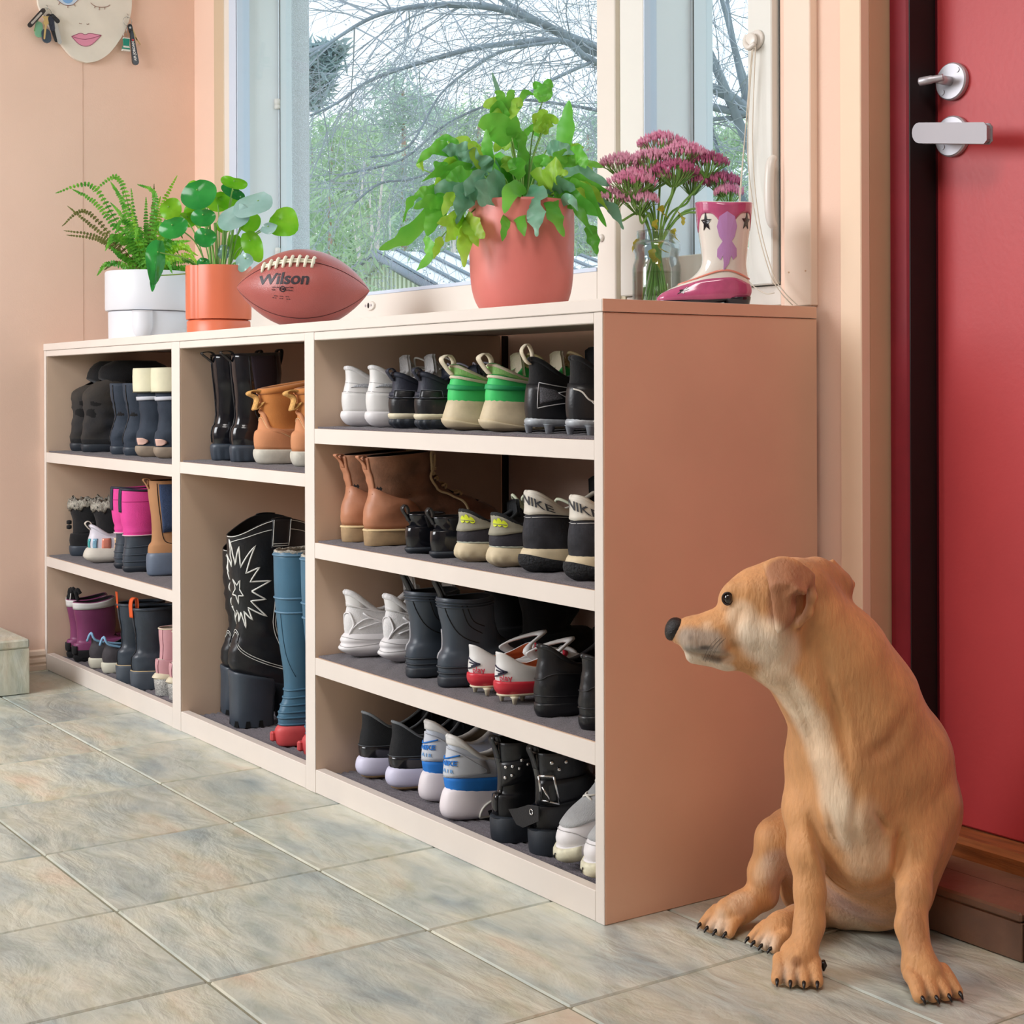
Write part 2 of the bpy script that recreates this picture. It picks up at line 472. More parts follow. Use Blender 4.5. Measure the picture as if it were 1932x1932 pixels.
# window 2, narrow
M_W2 = mat('white_casement_paint', (226, 226, 220), 0.4, var=0.015, vscale=6)
sash(w2, -0.494, -0.101, 0.068, 0.056, 0.926, 0.988, 0.425, 0.455, 'inner_sash', M_W2)
boxo('glazing_bead', -0.4262, -0.4240, 0.4262, 0.4545, 0.988, ZT - 0.06, M_ALU, w2)
boxo('lower_frame', -0.494, -0.096, 0.440, 0.60, 0.885, 0.9245, M_W1, w2, bevel=0.001)
MB().box(-0.494, -0.430, 0.4555, 0.540, 0.925, ZT).box(-0.157, -0.096, 0.4555, 0.54, 0.925, ZT).box(-0.43, -0.157, 0.4555, 0.54, 0.925, 0.955).build('jamb', M_WHITE, w2)
sash(w2, -0.494, -0.096, 0.072, 0.055, 0.925, 0.972, 0.5405, 0.589, 'outer_sash', mat('pale_blue_outer_sash_paint', (208, 216, 220), 0.4))
MB().box(-0.4305, -0.429, 0.4548, 0.4562, 0.98, ZT - .06).box(-0.4225, -0.4212, 0.5395, 0.5410, 0.98, ZT - .06).build('dark_gap_line', M_GROOVE, w2)
boxo('pane', -0.422, -0.151, 0.571, 0.574, 0.972, ZT - 0.06, M_GLASS, w2)
boxo('pane', -0.426, -0.157, 0.4385, 0.4415, 0.988, ZT - 0.06, M_GLASS, w2)
boxo('dark_gap_line', -0.0985, -0.0965, 0.4395, 0.4420, 0.93, ZT, M_GROOVE, w2); boxo('outer_frame', -0.0985, -0.072, 0.4425, 0.46, 0.885, ZT, MATS['khaki_shade_paint'], w2)
# slim white handle on the casement edge
pts = spline([(-0.088, 0.420, 1.128), (-0.088, 0.411, 1.120), (-0.088, 0.407, 1.09), (-0.088, 0.407, 1.05), (-0.088, 0.411, 1.025), (-0.088, 0.420, 1.016)], 5)
tube('handle', pts, [0.004 + 0.0045 * math.sin(math.pi * k / (len(pts) - 1)) ** 0.4 for k in range(len(pts))], M_PLASTIC, w2, 12)

# ------------------------------------------------------------------ door
d = struct('door_1')
MB().box(0.095, 0.134, 0.481, 0.60, 0.0, 2.12).box(1.02, 1.06, 0.481, 0.60, 0, 2.12).box(0.134, 1.02, 0.481, 0.60, 2.08, 2.12).build('door_frame', M_DFRAME, d, bevel=0.004)
MB().box(0.1342, 0.1362, 0.483, 0.541, 0.095, 2.08).box(0.1362, 0.150, 0.5455, 0.553, 0.095, 2.08).build('dark_gap_line', M_RECESS_SHADE, d)  # black skin on the frame side paints in the shadow of the rebate
leaf = boxo('door_leaf', 0.1375, 1.017, 0.541, 0.585, 0.095, 2.075, M_DOOR, d, bevel=0.003)
MB().box(0.0935, 0.0949, YW, 0.5, 0, 2.12).build('door_reveal', M_REVEAL, d)
boxo('door_threshold', 0.135, 1.02, 0.49, 0.60, 0.0, 0.094, mat('worn_oak', (150, 88, 45), 0.45, var=0.3, vscale=12, stretch=(1, 8, 8), bump=0.3, bscale=60), d, bevel=0.008)
for z, rr in ((1.2205, 0.0285), (1.1375, 0.031)):
    r_ = MB().lathe([(rr * 0.98, 0), (rr, 0.001), (rr, 0.007), (rr * 0.93, 0.0095), (0.004, 0.0098)], 40, (0.172, 0.5405, z), 'y')
    r_.v = [(x, 0.5405 - (y - 0.5405), zz) for x, y, zz in r_.v]; r_.f = [tuple(reversed(f)) for f in r_.f]
    ro = r_.build('rosette', M_NICKEL, d, smooth=False)
    for dx, dz in ((-0.014, -0.015), (0.014, 0.015)):
        q = MB().lathe([(0.0042, 0.0), (0.0042, 0.0012), (0.0026, 0.0012), (0.0022, 0.0004)], 12, (0.172 + dx, 0.5306 - 0.001, z + dz), 'y').build('screw', M_NICKEL, ro)
# thumb turn
tt = MB().tube([(0.172, 0.534, 1.2205), (0.172, 0.505, 1.2205)], 0.007, 14).build('thumb_turn_spindle', M_NICKEL, d, smooth=True)
tube('thumb_turn', spline([(0.180, 0.507, 1.2225), (0.172, 0.503, 1.2215), (0.158, 0.495, 1.220), (0.146, 0.493, 1.2195)], 5), [0.0055] * 8 + [0.0065] * 7 + [0.004], M_NICKEL, d, 12)
# lever handle
tube('lever_neck', [(0.172, 0.532, 1.1375), (0.172, 0.492, 1.1375)], 0.009, M_NICKEL, d, 16)
lv = []
L0, L1_ = 0.146, 0.2795
out = [(L0 + 0.0115 - 0.0115 * math.sin(a), 1.1375 + 0.0135 * math.cos(a)) for a in np.linspace(0, math.pi, 9)] + [(L1_ - 0.004, 1.124), (L1_, 1.128), (L1_, 1.147), (L1_ - 0.004, 1.151)]
out = [(x, z - (x - 0.172) * 0.14) for x, z in out]   # the lever droops a little
vs, fs = poly_prism(out, 0.478, 0.492); mo = mesh('lever', vs, fs, mat('worn_nickel_lever', (160, 157, 162), 0.5, metal=0.4), d, False)
bm = bmesh.new(); bm.from_mesh(mo.data); bmesh.ops.bevel(bm, geom=list(bm.edges), offset=0.002, segments=2, affect='EDGES', clamp_overlap=True); bm.to_mesh(mo.data); bm.free()
# stone step at the door
ds = thing('door_step', 'low shade-darkened slate step in front of the red door', 'step', (0.60, 0.36, 0))
boxo('core', -0.50, 0.55, 0.010, 0.075, 0.0, 0.052, M_GROUT, ds)
for k in range(4):
    x0 = -0.50 + k * 0.33; x1 = min(x0 + 0.327, 0.55)
    if x1 - x0 < 0.03: continue
    boxo('riser_tile', x0, x1, 0.0, 0.0095, 0.001, 0.052, M_STEP, ds, bevel=0.0015)
    boxo('tread_tile', x0, x1, -0.002, 0.0755, 0.0525, 0.066, M_STEP, ds, bevel=0.003)
boxo('inner_tread', -0.463, 0.42, 0.0757, 0.1290, 0.0, 0.0655, M_STEP, ds)
# ------------------------------------------------------------------ shoe rack
rack = thing('shoe_rack', 'long cream built-in shoe rack of nine open compartments under the window', 'shelf', (-1.2365, 0.0, 0.0))
RX = 1.2365


def rp_(name, x0, x1, y0, y1, z0, z1, m=None, label=None, bevel=0.0012):
    return boxo(name, x0 + RX, x1 + RX, y0, y1, z0, z1, m or M_CREAM, rack, bevel, label)


YD = 0.424
rp_('gap_shade_strip', -0.8812, -0.8765, 0.4242, 0.4395, 0.29, 0.8655, mat('dark_gap_shade', (40, 26, 22), 0.9))  # dark strip added to stand for shade in the gap behind the divider
rp_('side_panel_bounce_skin', -0.0215, -0.0196, 0.0012, YD, 0, 0.8655, M_INNER)
side = rp_('side_panel', -0.0195, -0.0005, 0.0012, YD, 0, 0.8655, M_SIDE, 'peach-toned end panel beside the dog')
rp_('panel_edge', -0.0215, -0.0012, -0.0005, 0.0011, 0, 0.8655, M_CREAM)
for nm_, a_, b_ in (('side_panel', -2.4715, -2.4555), ('divider', -0.920, -0.8815), ('divider', -1.5735, -1.5275)):
    rp_(nm_, a_, b_, 0.0015, YD, 0, 0.8655, M_INNER)
    rp_('panel_edge', a_, b_, -0.0004, 0.0014, 0, 0.8655, M_CREAM, bevel=0.0004)
bays = [(-0.881, -0.0218, (0.258, 0.474, 0.688), (0.222, 0.441, 0.656)), (-1.527, -0.9205, (0.602,), (0.573,)), (-2.455, -1.574, (0.311, 0.594), (0.281, 0.563))]
MATZ = []
for bx0, bx1, tops, bots in bays:
    rp_('top_rail', bx0, bx1, 0.0, 0.020, 0.850, 0.8655)
    rp_('bottom_rail', bx0, bx1, 0.0, 0.020, 0.0, 0.044)
    rp_('bottom_board', bx0, bx1, 0.0205, YD, 0.004, 0.022, M_INNER)
    MATZ.append((bx0, bx1, 0.0222, 0.0205))
    for zt, zb in zip(tops, bots):
        rp_('shelf', bx0, bx1, 0.0015, YD, zb, zt - 0.004, M_INNER)
        rp_('shelf_edge', bx0, bx1, 0.0, 0.0014, zb, zt - 0.004, M_CREAM, bevel=0.0004)
        MATZ.append((bx0, bx1, zt - 0.0038, 0.004))
top = thing('rack_worktop', 'thin cream-painted board covering the whole shoe rack', 'worktop', (-1.2365, 0.0, 0.866))
boxo('board', -2.4725 + RX, 0.0, -0.002, 0.4215, 0.0, 0.0185, M_CREAM, top, 0.0012)
boxo('board_end', 0.0002, 0.0012, -0.0005, 0.4200, 0.0006, 0.0180, M_SIDE, top, label='peach-toned board end') if False else None
boxo('board_end', RX - 0.0 + 0.0001, RX + 0.0012, -0.0010, 0.4212, 0.0004, 0.0181, M_SIDE, top, label='peach-toned end of the board')
top.children[0].data.vertices.foreach_get  # keep reference
for v in top.children[0].data.vertices:
    if v.co.x > -0.5: v.co.x += RX

# ribbed charcoal mats
M_MAT = mat('charcoal_carpet', (98, 92, 98), 0.95, var=0.35, vscale=500, bump=0.8, bscale=500, bdist=0.003, sheen=0.2)
mat_words = {0: 'lowest shelf of the right column', 1: 'right column, second compartment from the bottom', 2: 'right column, third compartment from the bottom', 3: 'top compartment of the right column',
             4: 'floor of the tall middle compartment', 5: 'small upper middle compartment', 6: 'lowest shelf of the left column', 7: 'left column, middle compartment', 8: 'top compartment of the left column'}
SHELF_Z = []
for k, (bx0, bx1, z, y0) in enumerate(MATZ):
    near = bx0 > -0.9
    W = bx1 - bx0 - 0.006; Dp = YD - y0 - 0.012
    h = 0.010 if y0 > 0.01 else 0.0042
    o = bpy.data.objects.new('shelf_mat', None)
    nx = int(W / (0.0028 if near else 0.004)); ny = 34
    xs = np.linspace(0, W, nx + 1); ys = np.linspace(0, Dp, ny + 1)
    X, Y = np.meshgrid(xs, ys, indexing='xy')
    ph = (X * 0.25 + Y + 0.0015 * np.sin(X * 40 + Y * 25) + 0.001 * np.sin(X * 140)) / 0.0125
    ny = (190 if near else 110) if y0 > 0.01 else 36
    ys = np.linspace(0, Dp, ny + 1); X, Y = np.meshgrid(xs[::3], ys, indexing='xy')
    ph = (-X * 0.25 + Y + 0.0015 * np.sin(X * 40 + Y * 25) + 0.001 * np.sin(X * 140)) / 0.015
    Z = (0.0045 + 0.0055 * np.abs(np.sin(np.pi * ph)) ** 0.6 if y0 > 0.01 else h - 0.0008 + 0.0006 * np.sin(2 * np.pi * ph)) + 0.0003 * np.sin(X * 900 + Y * 700)
    m_ = X.shape[1]; nn = X.shape[0]
    vs = [(X[a, b], Y[a, b], Z[a, b]) for a in range(nn) for b in range(m_)] + [(X[a, b], Y[a, b], 0) for a in range(nn) for b in range(m_)] * 0
    fs = [(a * m_ + b, a * m_ + b + 1, (a + 1) * m_ + b + 1, (a + 1) * m_ + b) for a in range(nn - 1) for b in range(m_ - 1)]
    kk = len(vs); rim = [b for b in range(m_)] + [a * m_ + m_ - 1 for a in range(1, nn)] + [(nn - 1) * m_ + b for b in range(m_ - 2, -1, -1)] + [a * m_ for a in range(nn - 2, 0, -1)]
    vs += [(vs[i][0], vs[i][1], 0) for i in rim]
    fs += [(rim[(i + 1) % len(rim)], rim[i], kk + i, kk + (i + 1) % len(rim)) for i in range(len(rim))]
    fs.append(tuple(kk + i for i in reversed(range(len(rim)))))
    me = bpy.data.meshes.new('shelf_mat'); me.from_pydata(vs, [], fs); me.materials.append(M_MAT)
    o = link('shelf_mat', me, None, (bx0 + 0.003, y0 + 0.002, z + 0.0001))
    tag(o, 'charcoal ribbed carpet mat, ' + mat_words[k], 'mat', 'ribbed mats lining the rack')
    SHELF_Z.append(z + h)
# ------------------------------------------------------------------ footwear kit
def sgn(x): return 1.0 if x >= 0 else -1.0


class Last:
    """a surface of closed rings; u in turns (0 heel, .25 = +x side, .5 toe), v 0..1 bottom to top"""
    def __init__(s, rings, curve=0.0, ex=0.82):
        s.r = [np.array(r, float) for r in rings]; s.curve = curve; s.ex = ex; s.wr = 0.0

    def ring(s, v):
        n = len(s.r) - 1; f = min(max(v, -0.02), 1.02) * n; i = min(max(int(math.floor(f)), 0), n - 1); t = f - i
        a = s.r[max(i - 1, 0)]; b = s.r[i]; c = s.r[i + 1]; d = s.r[min(i + 2, n)]
        return 0.5 * (2 * b + (c - a) * t + (2 * a - 5 * b + 4 * c - d) * t * t + (3 * b - a - 3 * c + d) * t ** 3)

    def P(s, u, v, inset=0.0, rg=None):
        yh, yt, zh, zt, wh, wt, dip = s.ring(v) if rg is None else rg
        yh += inset; yt -= inset; wh -= inset; wt -= inset
        a = 2 * math.pi * u; c = math.cos(a); sn = math.sin(a); t = (1 - c) / 2
        k = min(max((t - 0.1) / 0.6, 0), 1); k = k * k * (3 - 2 * k)
        w = wh + (wt - wh) * k
        x = w * sgn(sn) * abs(sn) ** s.ex + s.curve * t * t
        return Vector((x, yh + (yt - yh) * t, zh + (zt - zh) * t - dip * (abs(sn) ** 3.2 if t < 0.5 else sn * sn)))

    def N(s, u, v):
        e = 0.004
        a = s.P(u + e, v) - s.P(u - e, v); b = s.P(u, min(v + e, 1)) - s.P(u, max(v - e, 0))
        n = a.cross(b)
        return n.normalized() if n.length > 1e-12 else Vector((0, -1, 0))

    def O(s, u, v, off):
        p = s.P(u, v)
        if s.wr: off += noise.noise(Vector((p.x * 25, p.y * 25, p.z * 60))) * s.wr * (0.3 + 0.7 * math.sin(math.pi * min(1, max(0, v) * 1.1)))
        return p + s.N(u, v) * off


def grid_faces(nu, nv, closed=True):
    return [(j * nu + i, j * nu + (i + 1) % nu, (j + 1) * nu + (i + 1) % nu, (j + 1) * nu + i) for j in range(nv - 1) for i in range(nu if closed else nu - 1)]


class Foot:
    def __init__(s, name, label, cat, last, m_up, m_in, group=None, nu=36, nv=18, lin_v=0.35, th=0.003, wrinkle=0.0, rim=True):
        s.root = thing(name, label, cat, group=group); s.L = last; last.wr = wrinkle
        vs = []
        for j in range(nv):
            v = j / (nv - 1)
            for i in range(nu):
                u = i / nu
                vs.append(last.O(u, v, 0.0))
        fs = grid_faces(nu, nv)
        # rolled rim
        for k, (ins, dz) in enumerate(((th * 0.5, th * 0.35), (th, 0.0))):
            b = len(vs) - nu
            for i in range(nu):
                p = last.P(i / nu, 1.0, ins); p.z += dz; vs.append(p)
            fs += [(b + i, b + (i + 1) % nu, b + nu + (i + 1) % nu, b + nu + i) for i in range(nu)]
        s.upper = mesh('upper', vs, fs, m_up, s.root)
        vs = []; m = 7
        for j in range(m):
            v = 1.0 - (1 - lin_v) * j / (m - 1)
            for i in range(nu): vs.append(last.P(i / nu, v, th + 0.0005))
        fs = grid_faces(nu, m); fs.append(tuple((m - 1) * nu + i for i in range(nu)))
        s.lining = mesh('lining', vs, fs, m_in, s.root)

    def sole(s, rings, m, name='sole', nu=44, nv=None, ribs=None, ex=None, parent=None, label=None):
        """rings bottom to top; ribs=(count, depth, v0, v1)"""
        l = Last(rings, s.L.curve, ex or s.L.ex); nv = nv or (len(rings) - 1) * 3 + 1
        if ribs: nu = ribs[0] * 4
        vs = []
        for j in range(nv):
            v = j / (nv - 1)
            for i in range(nu):
                ins = 0.0
                if ribs and ribs[2] <= v <= ribs[3] and (i % 4) in (0, 1): ins = ribs[1]
                vs.append(l.P(i / nu, v, ins))
        fs = grid_faces(nu, nv); fs.append(tuple(reversed(range(nu)))); fs.append(tuple((nv - 1) * nu + i for i in range(nu)))
        o = mesh(name, vs, fs, m, parent or s.root, label=label)
        me = o.data
        try:
            me.set_sharp_from_angle(angle=math.radians(50))
        except Exception: pass
        s.sl = l
        return o

    def patch(s, name, m, fn, off=0.0014, nu=10, nv=8, label=None, last=None, parent=None):
        l = last or s.L; vs = []
        for j in range(-1, nv + 2):
            for i in range(-1, nu + 2):
                rim = j < 0 or j > nv or i < 0 or i > nu
                u, v = fn(min(max(i / nu, 0), 1), min(max(j / nv, 0), 1))
                vs.append(l.O(u, v, -0.0008 if rim else off))
        return mesh(name, vs, grid_faces(nu + 3, nv + 3, False), m, parent or s.root, label=label)

    def poly(s, name, m, pts, off=0.0016, label=None, last=None, parent=None, rad=3):
        """star-shaped outline in (u, v) around its mean"""
        l = last or s.L; c = np.mean(pts, 0); P = [np.array(p, float) for p in pts]; n = len(P)
        vs = [l.O(c[0], c[1], off)]
        for r in range(1, rad + 1):
            for p in P:
                q = c + (p - c) * r / rad; vs.append(l.O(q[0], q[1], off))
        for p in P: vs.append(l.O(p[0], p[1], -0.0005))
        fs = [(0, 1 + i, 1 + (i + 1) % n) for i in range(n)]
        for r in range(rad):
            b = 1 + r * n
            fs += [(b + i, b + n + i, b + n + (i + 1) % n, b + (i + 1) % n) for i in range(n)]
        return mesh(name, vs, fs, m, parent or s.root, smooth=False, label=label)

    def line(s, name, m, pts, r=0.0007, off=0.0006, n=5, last=None, parent=None, sub=6, smooth=True, label=None):
        l = last or s.L
        q = spline(pts, sub) if smooth else [np.array(a, float) * (1 - k / sub) + np.array(b, float) * k / sub for a, b in zip(pts[:-1], pts[1:]) for k in range(sub)] + [np.array(pts[-1], float)]
        return tube(name, [l.O(a[0], a[1], off) for a in q], r, m, parent or s.root, n, label)

    def lines(s, name, m, polys, r=0.0007, off=0.0006, n=5, sub=5, smooth=False, last=None, parent=None):
        mb = MB(); l = last or s.L
        for pts in polys:
            q = spline(pts, sub) if smooth else [np.array(a, float) * (1 - k / sub) + np.array(b, float) * k / sub for a, b in zip(pts[:-1], pts[1:]) for k in range(sub)] + [np.array(pts[-1], float)]
            mb.tube([l.O(a[0], a[1], off) for a in q], r, n)
        return mb.build(name, m, parent or s.root, smooth=True)

    def collar(s, m, r=0.004, v=0.985, name='collar', nu=32, label=None):
        pts = [s.L.P(i / nu, v, 0.0015) for i in range(nu + 1)]
        return tube(name, pts, r, m, s.root, 8, label)

    def cuff(s, m, v0=0.9, r=0.009, amp=0.004, name='shearling_cuff', nu=40, nv=10, label=None, seed=1):
        """fluffy fur band around the opening"""
        vs = []
        for j in range(nv):
            a = math.pi * 2 * j / nv
            for i in range(nu):
                u = i / nu; c = s.L.P(u, 1.0, 0.003); nn = s.L.N(u, 0.97)
                h = amp * noise.noise(Vector((i * 0.9 + seed * 7, j * 1.3, seed))) * 2
                rr = r + h
                vs.append(c + nn * (math.cos(a) * rr * 0.8) + Vector((0, 0, math.sin(a) * rr * 1.2)))
        fs = [(j * nu + i, j * nu + (i + 1) % nu, ((j + 1) % nv) * nu + (i + 1) % nu, ((j + 1) % nv) * nu + i) for j in range(nv) for i in range(nu)]
        return mesh(name, vs, fs, m, s.root, label=label)

    def pull_loop(s, m, h=0.02, w=0.010, out=0.012, v0=0.82, name='pull_tab', label=None, u=0.0, th=0.0016, v1=1.0):
        a = s.L.O(u, v0, 0.001); b = s.L.O(u, v1, 0.0005); nn = s.L.N(u, 0.9); nn = Vector((nn.x, nn.y, 0)).normalized()
        t = Vector((0, 0, 1)); wd = nn.cross(t)
        pts = spline([a, a + nn * out * 0.5 + t * (b.z - a.z) * 0.6, b + nn * out + t * h * 0.55, b + nn * out * 0.3 + t * h, b - nn * 0.004 + t * h * 0.4, b - nn * 0.004 - t * 0.008], 5)
        return ribbon(name, pts, w, wd, m, s.root, th, label)

    def laces(s, m, v0=0.62, v1=0.97, n=4, du=0.045, r=0.0018, loops=False, label=None):
        mb = MB()
        for k in range(n):
            v = v0 + (v1 - v0) * k / max(n - 1, 1)
            for sg in (-1, 1):
                q = spline([(0.5 - sg * du, v, 0.001), (0.5, v + 0.02, 0.005), (0.5 + sg * du, v + 0.05, 0.001)], 4)
                mb.tube([s.L.O(a[0], min(a[1], 1), a[2]) for a in q], r, 6)
        if loops:
            c = s.L.O(0.5, 0.95, 0.006)
            for sg in (-1, 1):
                q = spline([c, c + Vector((sg * 0.015, -0.01, 0.018)), c + Vector((sg * 0.034, 0.004, 0.010)), c + Vector((sg * 0.022, 0.012, -0.004)), c], 5)
                mb.tube(q, r, 6)
                q = spline([c, c + Vector((sg * 0.012, 0.012, 0.0)), c + Vector((sg * 0.03, 0.02, -0.016))], 5)
                mb.tube(q, r, 6)
        return mb.build('laces', m, s.root, smooth=True, label=label)

    def tongue(s, m, h=0.02, w=0.03, back=0.0, label=None, y=None, l=0.03):
        c = s.L.P(0.5, 1.0)
        vs = []; nx, nz = 7, 6
        for side in (0, 1):
            for j in range(nz):
                for i in range(nx):
                    a = i / (nx - 1) - 0.5; t = j / (nz - 1)
                    vs.append((a * w * (1 - 0.15 * t * t), c.y - 0.004 - back * t + a * a * (-0.03) + (0.006 if side else 0) - 0.25 * t * h, c.z - l + t * (h + l) - (0.006 * (2 * a) ** 4 if j == nz - 1 else 0)))
        k = nx * nz
        fs = grid_faces(nx, nz, False) + [tuple(x + k for x in reversed(f)) for f in grid_faces(nx, nz, False)]
        rim = [i for i in range(nx)] + [j * nx + nx - 1 for j in range(1, nz)] + [(nz - 1) * nx + i for i in range(nx - 2, -1, -1)] + [j * nx for j in range(nz - 2, 0, -1)]
        fs += [(rim[i], rim[(i + 1) % len(rim)], k + rim[(i + 1) % len(rim)], k + rim[i]) for i in range(len(rim))]
        return mesh('tongue', vs, fs, m, s.root, label=label)

    def flat_word(s, txt, m, u, v, size, parent=None, last=None, off=0.0022, name='lettering', su=None, slant=0.0, bold=0.0002):
        """writing wrapped on the surface around (u, v); size in metres"""
        l = last or s.L; e = 0.01
        ku = e / max((l.P(u + e, v) - l.P(u, v)).length, 1e-6); kv = e / max((l.P(u, v + e) - l.P(u, v)).length, 1e-6)
        def fn(co): return l.O(u + co.x * ku, v + (co.y + slant * co.x) * kv, off + co.z)
        return text_part(txt, size, m, parent or s.root, None, None, name, extrude=0.0002, bold=bold, fn=fn)


# ring = (y heel, y toe, z heel, z toe, half width heel, half width toe, dip of the sides)
def sneaker_rings(L, H, hs, wh=0.034, wt=0.045, ht=None, dip=0.028, open_=0.52, flare=0.0):
    ht = ht or hs * 0.75
    return [(0.004, L - 0.006, hs - 0.004, ht - 0.003, wh, wt, 0),
            (0.0, L - 0.003, hs + (H - hs) * 0.22, ht + 0.018, wh * 1.04, wt * 1.0, 0),
            (0.001, L * 0.90, hs + (H - hs) * 0.45, ht + 0.040, wh * 0.98, wt * 0.88, 0),
            (0.006, L * 0.72, hs + (H - hs) * 0.72, H * 0.72, wh * 0.86, wt * 0.68, dip * 0.35),
            (0.005 - flare, L * open_, H, H * 1.0, wh * 0.74, wt * 0.54, dip)]


def boot_rings(L, H, hs, wh=0.033, wt=0.044, shaft=0.13, ws=0.04, ankle=0.36, back=0.0, ht=None, dip=0.0, za=None, toph=0.0):
    ht = ht or hs * 0.8
    za = za or min(hs + 0.075, H * 0.6)
    return [(0.004, L - 0.006, hs - 0.004, ht - 0.003, wh, wt, 0),
            (0.0, L - 0.003, hs + 0.018, ht + 0.020, wh * 1.03, wt, 0),
            (0.002, L * 0.88, hs + 0.036, ht + 0.046, wh * 0.98, wt * 0.86, 0),
            (0.010, L * 0.62, za * 0.86, za * 0.98, wh * 0.86, wt * 0.68, 0),
            (0.010 + back * 0.3, shaft * 0.95 + 0.012, za + (H - za) * 0.3, za + (H - za) * 0.38, ws * 0.86, ws * 0.86, 0),
            (0.004 + back * 0.7, shaft + 0.004, za + (H - za) * 0.65, za + (H - za) * 0.68, ws * 0.96, ws * 0.96, 0),
            (0.0 + back, shaft + back, H, H + toph, ws, ws, dip)]


def sole_rings(L, hs, ht=None, wh=0.036, wt=0.048, out=0.003, toe_up=0.006, heel_cut=0.004, bottom_in=0.004):
    ht = ht or hs * 0.75
    return [(heel_cut, L - 0.012, 0.0, toe_up, wh - bottom_in, wt - bottom_in, 0),
            (heel_cut * 0.4 - out * 0.5, L - 0.003, min(0.005, hs * 0.3), toe_up + 0.003, wh - bottom_in * 0.3, wt - bottom_in * 0.3, 0),
            (-out, L + out, hs * 0.6, toe_up * 0.4 + ht * 0.65, wh + out * 0.6, wt + out * 0.6, 0),
            (-out * 0.7, L + out * 0.7, hs, ht, wh + out * 0.4, wt + out * 0.4, 0),
            (0.004, L - 0.006, hs + 0.001, ht + 0.001, wh * 0.9, wt * 0.9, 0)]


# ---- materials
K_LEATHER = mat('black_leather', (26, 27, 31), 0.36, var=0.15, vscale=18, bump=0.25, bscale=140)
K_SHINY = mat('black_polished_leather', (20, 21, 27), 0.16, var=0.1, vscale=10, bump=0.12, bscale=60, coat=0.3)
K_MATTE = mat('black_suede', (17, 17, 20), 0.9, var=0.2, vscale=30, bump=0.4, bscale=300, sheen=0.1)
K_RUBBER = mat('dark_rubber', (44, 50, 58), 0.5, var=0.15, vscale=30, bump=0.15, bscale=120)
K_SLATE = mat('slate_rubber', (58, 67, 78), 0.42, var=0.08, vscale=20)
K_MESH = mat('black_knit', (26, 28, 31), 0.85, bump=0.5, bscale=700, var=0.15, vscale=200)
NAVY = mat('navy_nylon', (36, 40, 56), 0.6, var=0.15, vscale=30, bump=0.3, bscale=200)
LINE_D = mat('dark_lining', (22, 20, 21), 0.95)
LINE_L = mat('pale_lining', (196, 186, 172), 0.9)
WHITE_L = mat('white_leather', (224, 222, 220), 0.45, var=0.03, vscale=20, bump=0.1, bscale=200)
WHITE_M = mat('white_mesh_fabric', (218, 216, 216), 0.85, bump=0.6, bscale=500, var=0.06, vscale=90)
WHITE_R = mat('white_foam_rubber', (226, 223, 224), 0.5, var=0.03, vscale=25)
LILAC_R = mat('pale_lilac_foam', (218, 216, 238), 0.5, var=0.03, vscale=20)
GUM = mat('tan_gum_rubber', (190, 160, 118), 0.55, var=0.15, vscale=60)
CREAM_R = mat('cream_rubber', (222, 212, 184), 0.55, var=0.08, vscale=30)
BEIGE_R = mat('beige_rubber', (208, 192, 160), 0.6, var=0.12, vscale=30)
LACE_W = mat('white_lace', (226, 222, 214), 0.8)
LACE_C = mat('cream_lace', (222, 196, 150), 0.8)
LACE_K = mat('black_lace', (20, 20, 22), 0.8)
SHEAR = mat('cream_shearling', (224, 212, 188), 0.95, var=0.12, vscale=90, bump=1.0, bscale=220, bdist=0.006)
SHEAR_G = mat('grey_shearling', (176, 170, 158), 0.95, var=0.3, vscale=90, bump=1.0, bscale=220, bdist=0.006)
STITCH_W = mat('white_stitching', (232, 232, 226), 0.7)
CHROME = mat('polished_steel', (210, 210, 212), 0.18, metal=1.0)


def place(f, x, y, z, deg=0.0, tilt=0.0):
    r = f.root if isinstance(f, Foot) else f
    r.location = (x, y, z); r.rotation_euler = (0, math.radians(tilt), math.radians(deg)); return r


def again(f, x, y, z, label, deg=0.0, tilt=0.0):
    return dup(f.root if isinstance(f, Foot) else f, (x, y, z), label=label, rot=(0, math.radians(tilt), math.radians(deg)))


(ZR4, ZR3, ZR2, ZR1, ZM2, ZM1, ZL3, ZL2, ZL1) = SHELF_Z
# ================================================================== right column, top compartment
def band(v0, v1, u0=-0.5, u1=0.5): return lambda p, q: (u0 + (u1 - u0) * p, v0 + (v1 - v0) * q)


# white trainers with reflective ankle band
f = Foot('sneaker', 'plain white sneaker at the left end of the top compartment, beside the divider', 'sneaker', Last(sneaker_rings(0.28, 0.110, 0.026, 0.033, 0.039, flare=0.0)), WHITE_L, LINE_L, 'pair of white sneakers, top compartment')
f.sole(sole_rings(0.28, 0.028, 0.022, 0.036, 0.040, out=0.004, toe_up=0.012, heel_cut=0.02), WHITE_R)
f.patch('heel_counter', WHITE_L, lambda p, q: (-0.22 + 0.44 * p, 0.08 + (0.30 + 0.12 * math.cos((p - 0.5) * 3)) * q), 0.002, 16, 6)
f.patch('mesh_band', mat('silver_mesh_band', (178, 180, 186), 0.5, var=0.35, vscale=600), lambda p, q: (0.05 + 0.2 * p, 0.60 + 0.10 * q * math.sin(math.pi * p) + 0.02 * math.sin(p * 5)), 0.0016, 12, 3)
f.lines('seam', mat('grey_seam', (176, 174, 174), 0.8), [[(-0.2, 0.5), (0, 0.52), (0.2, 0.46)], [(-0.2, 0.68), (0, 0.70), (0.2, 0.66)], [(-.22, .2), (0, .22), (.25, .18)]], 0.0006, smooth=True)
f.collar(WHITE_M, 0.0045); f.tongue(WHITE_M, 0.025, 0.034); f.laces(LACE_W, 0.6, 0.95, 4, loops=True)
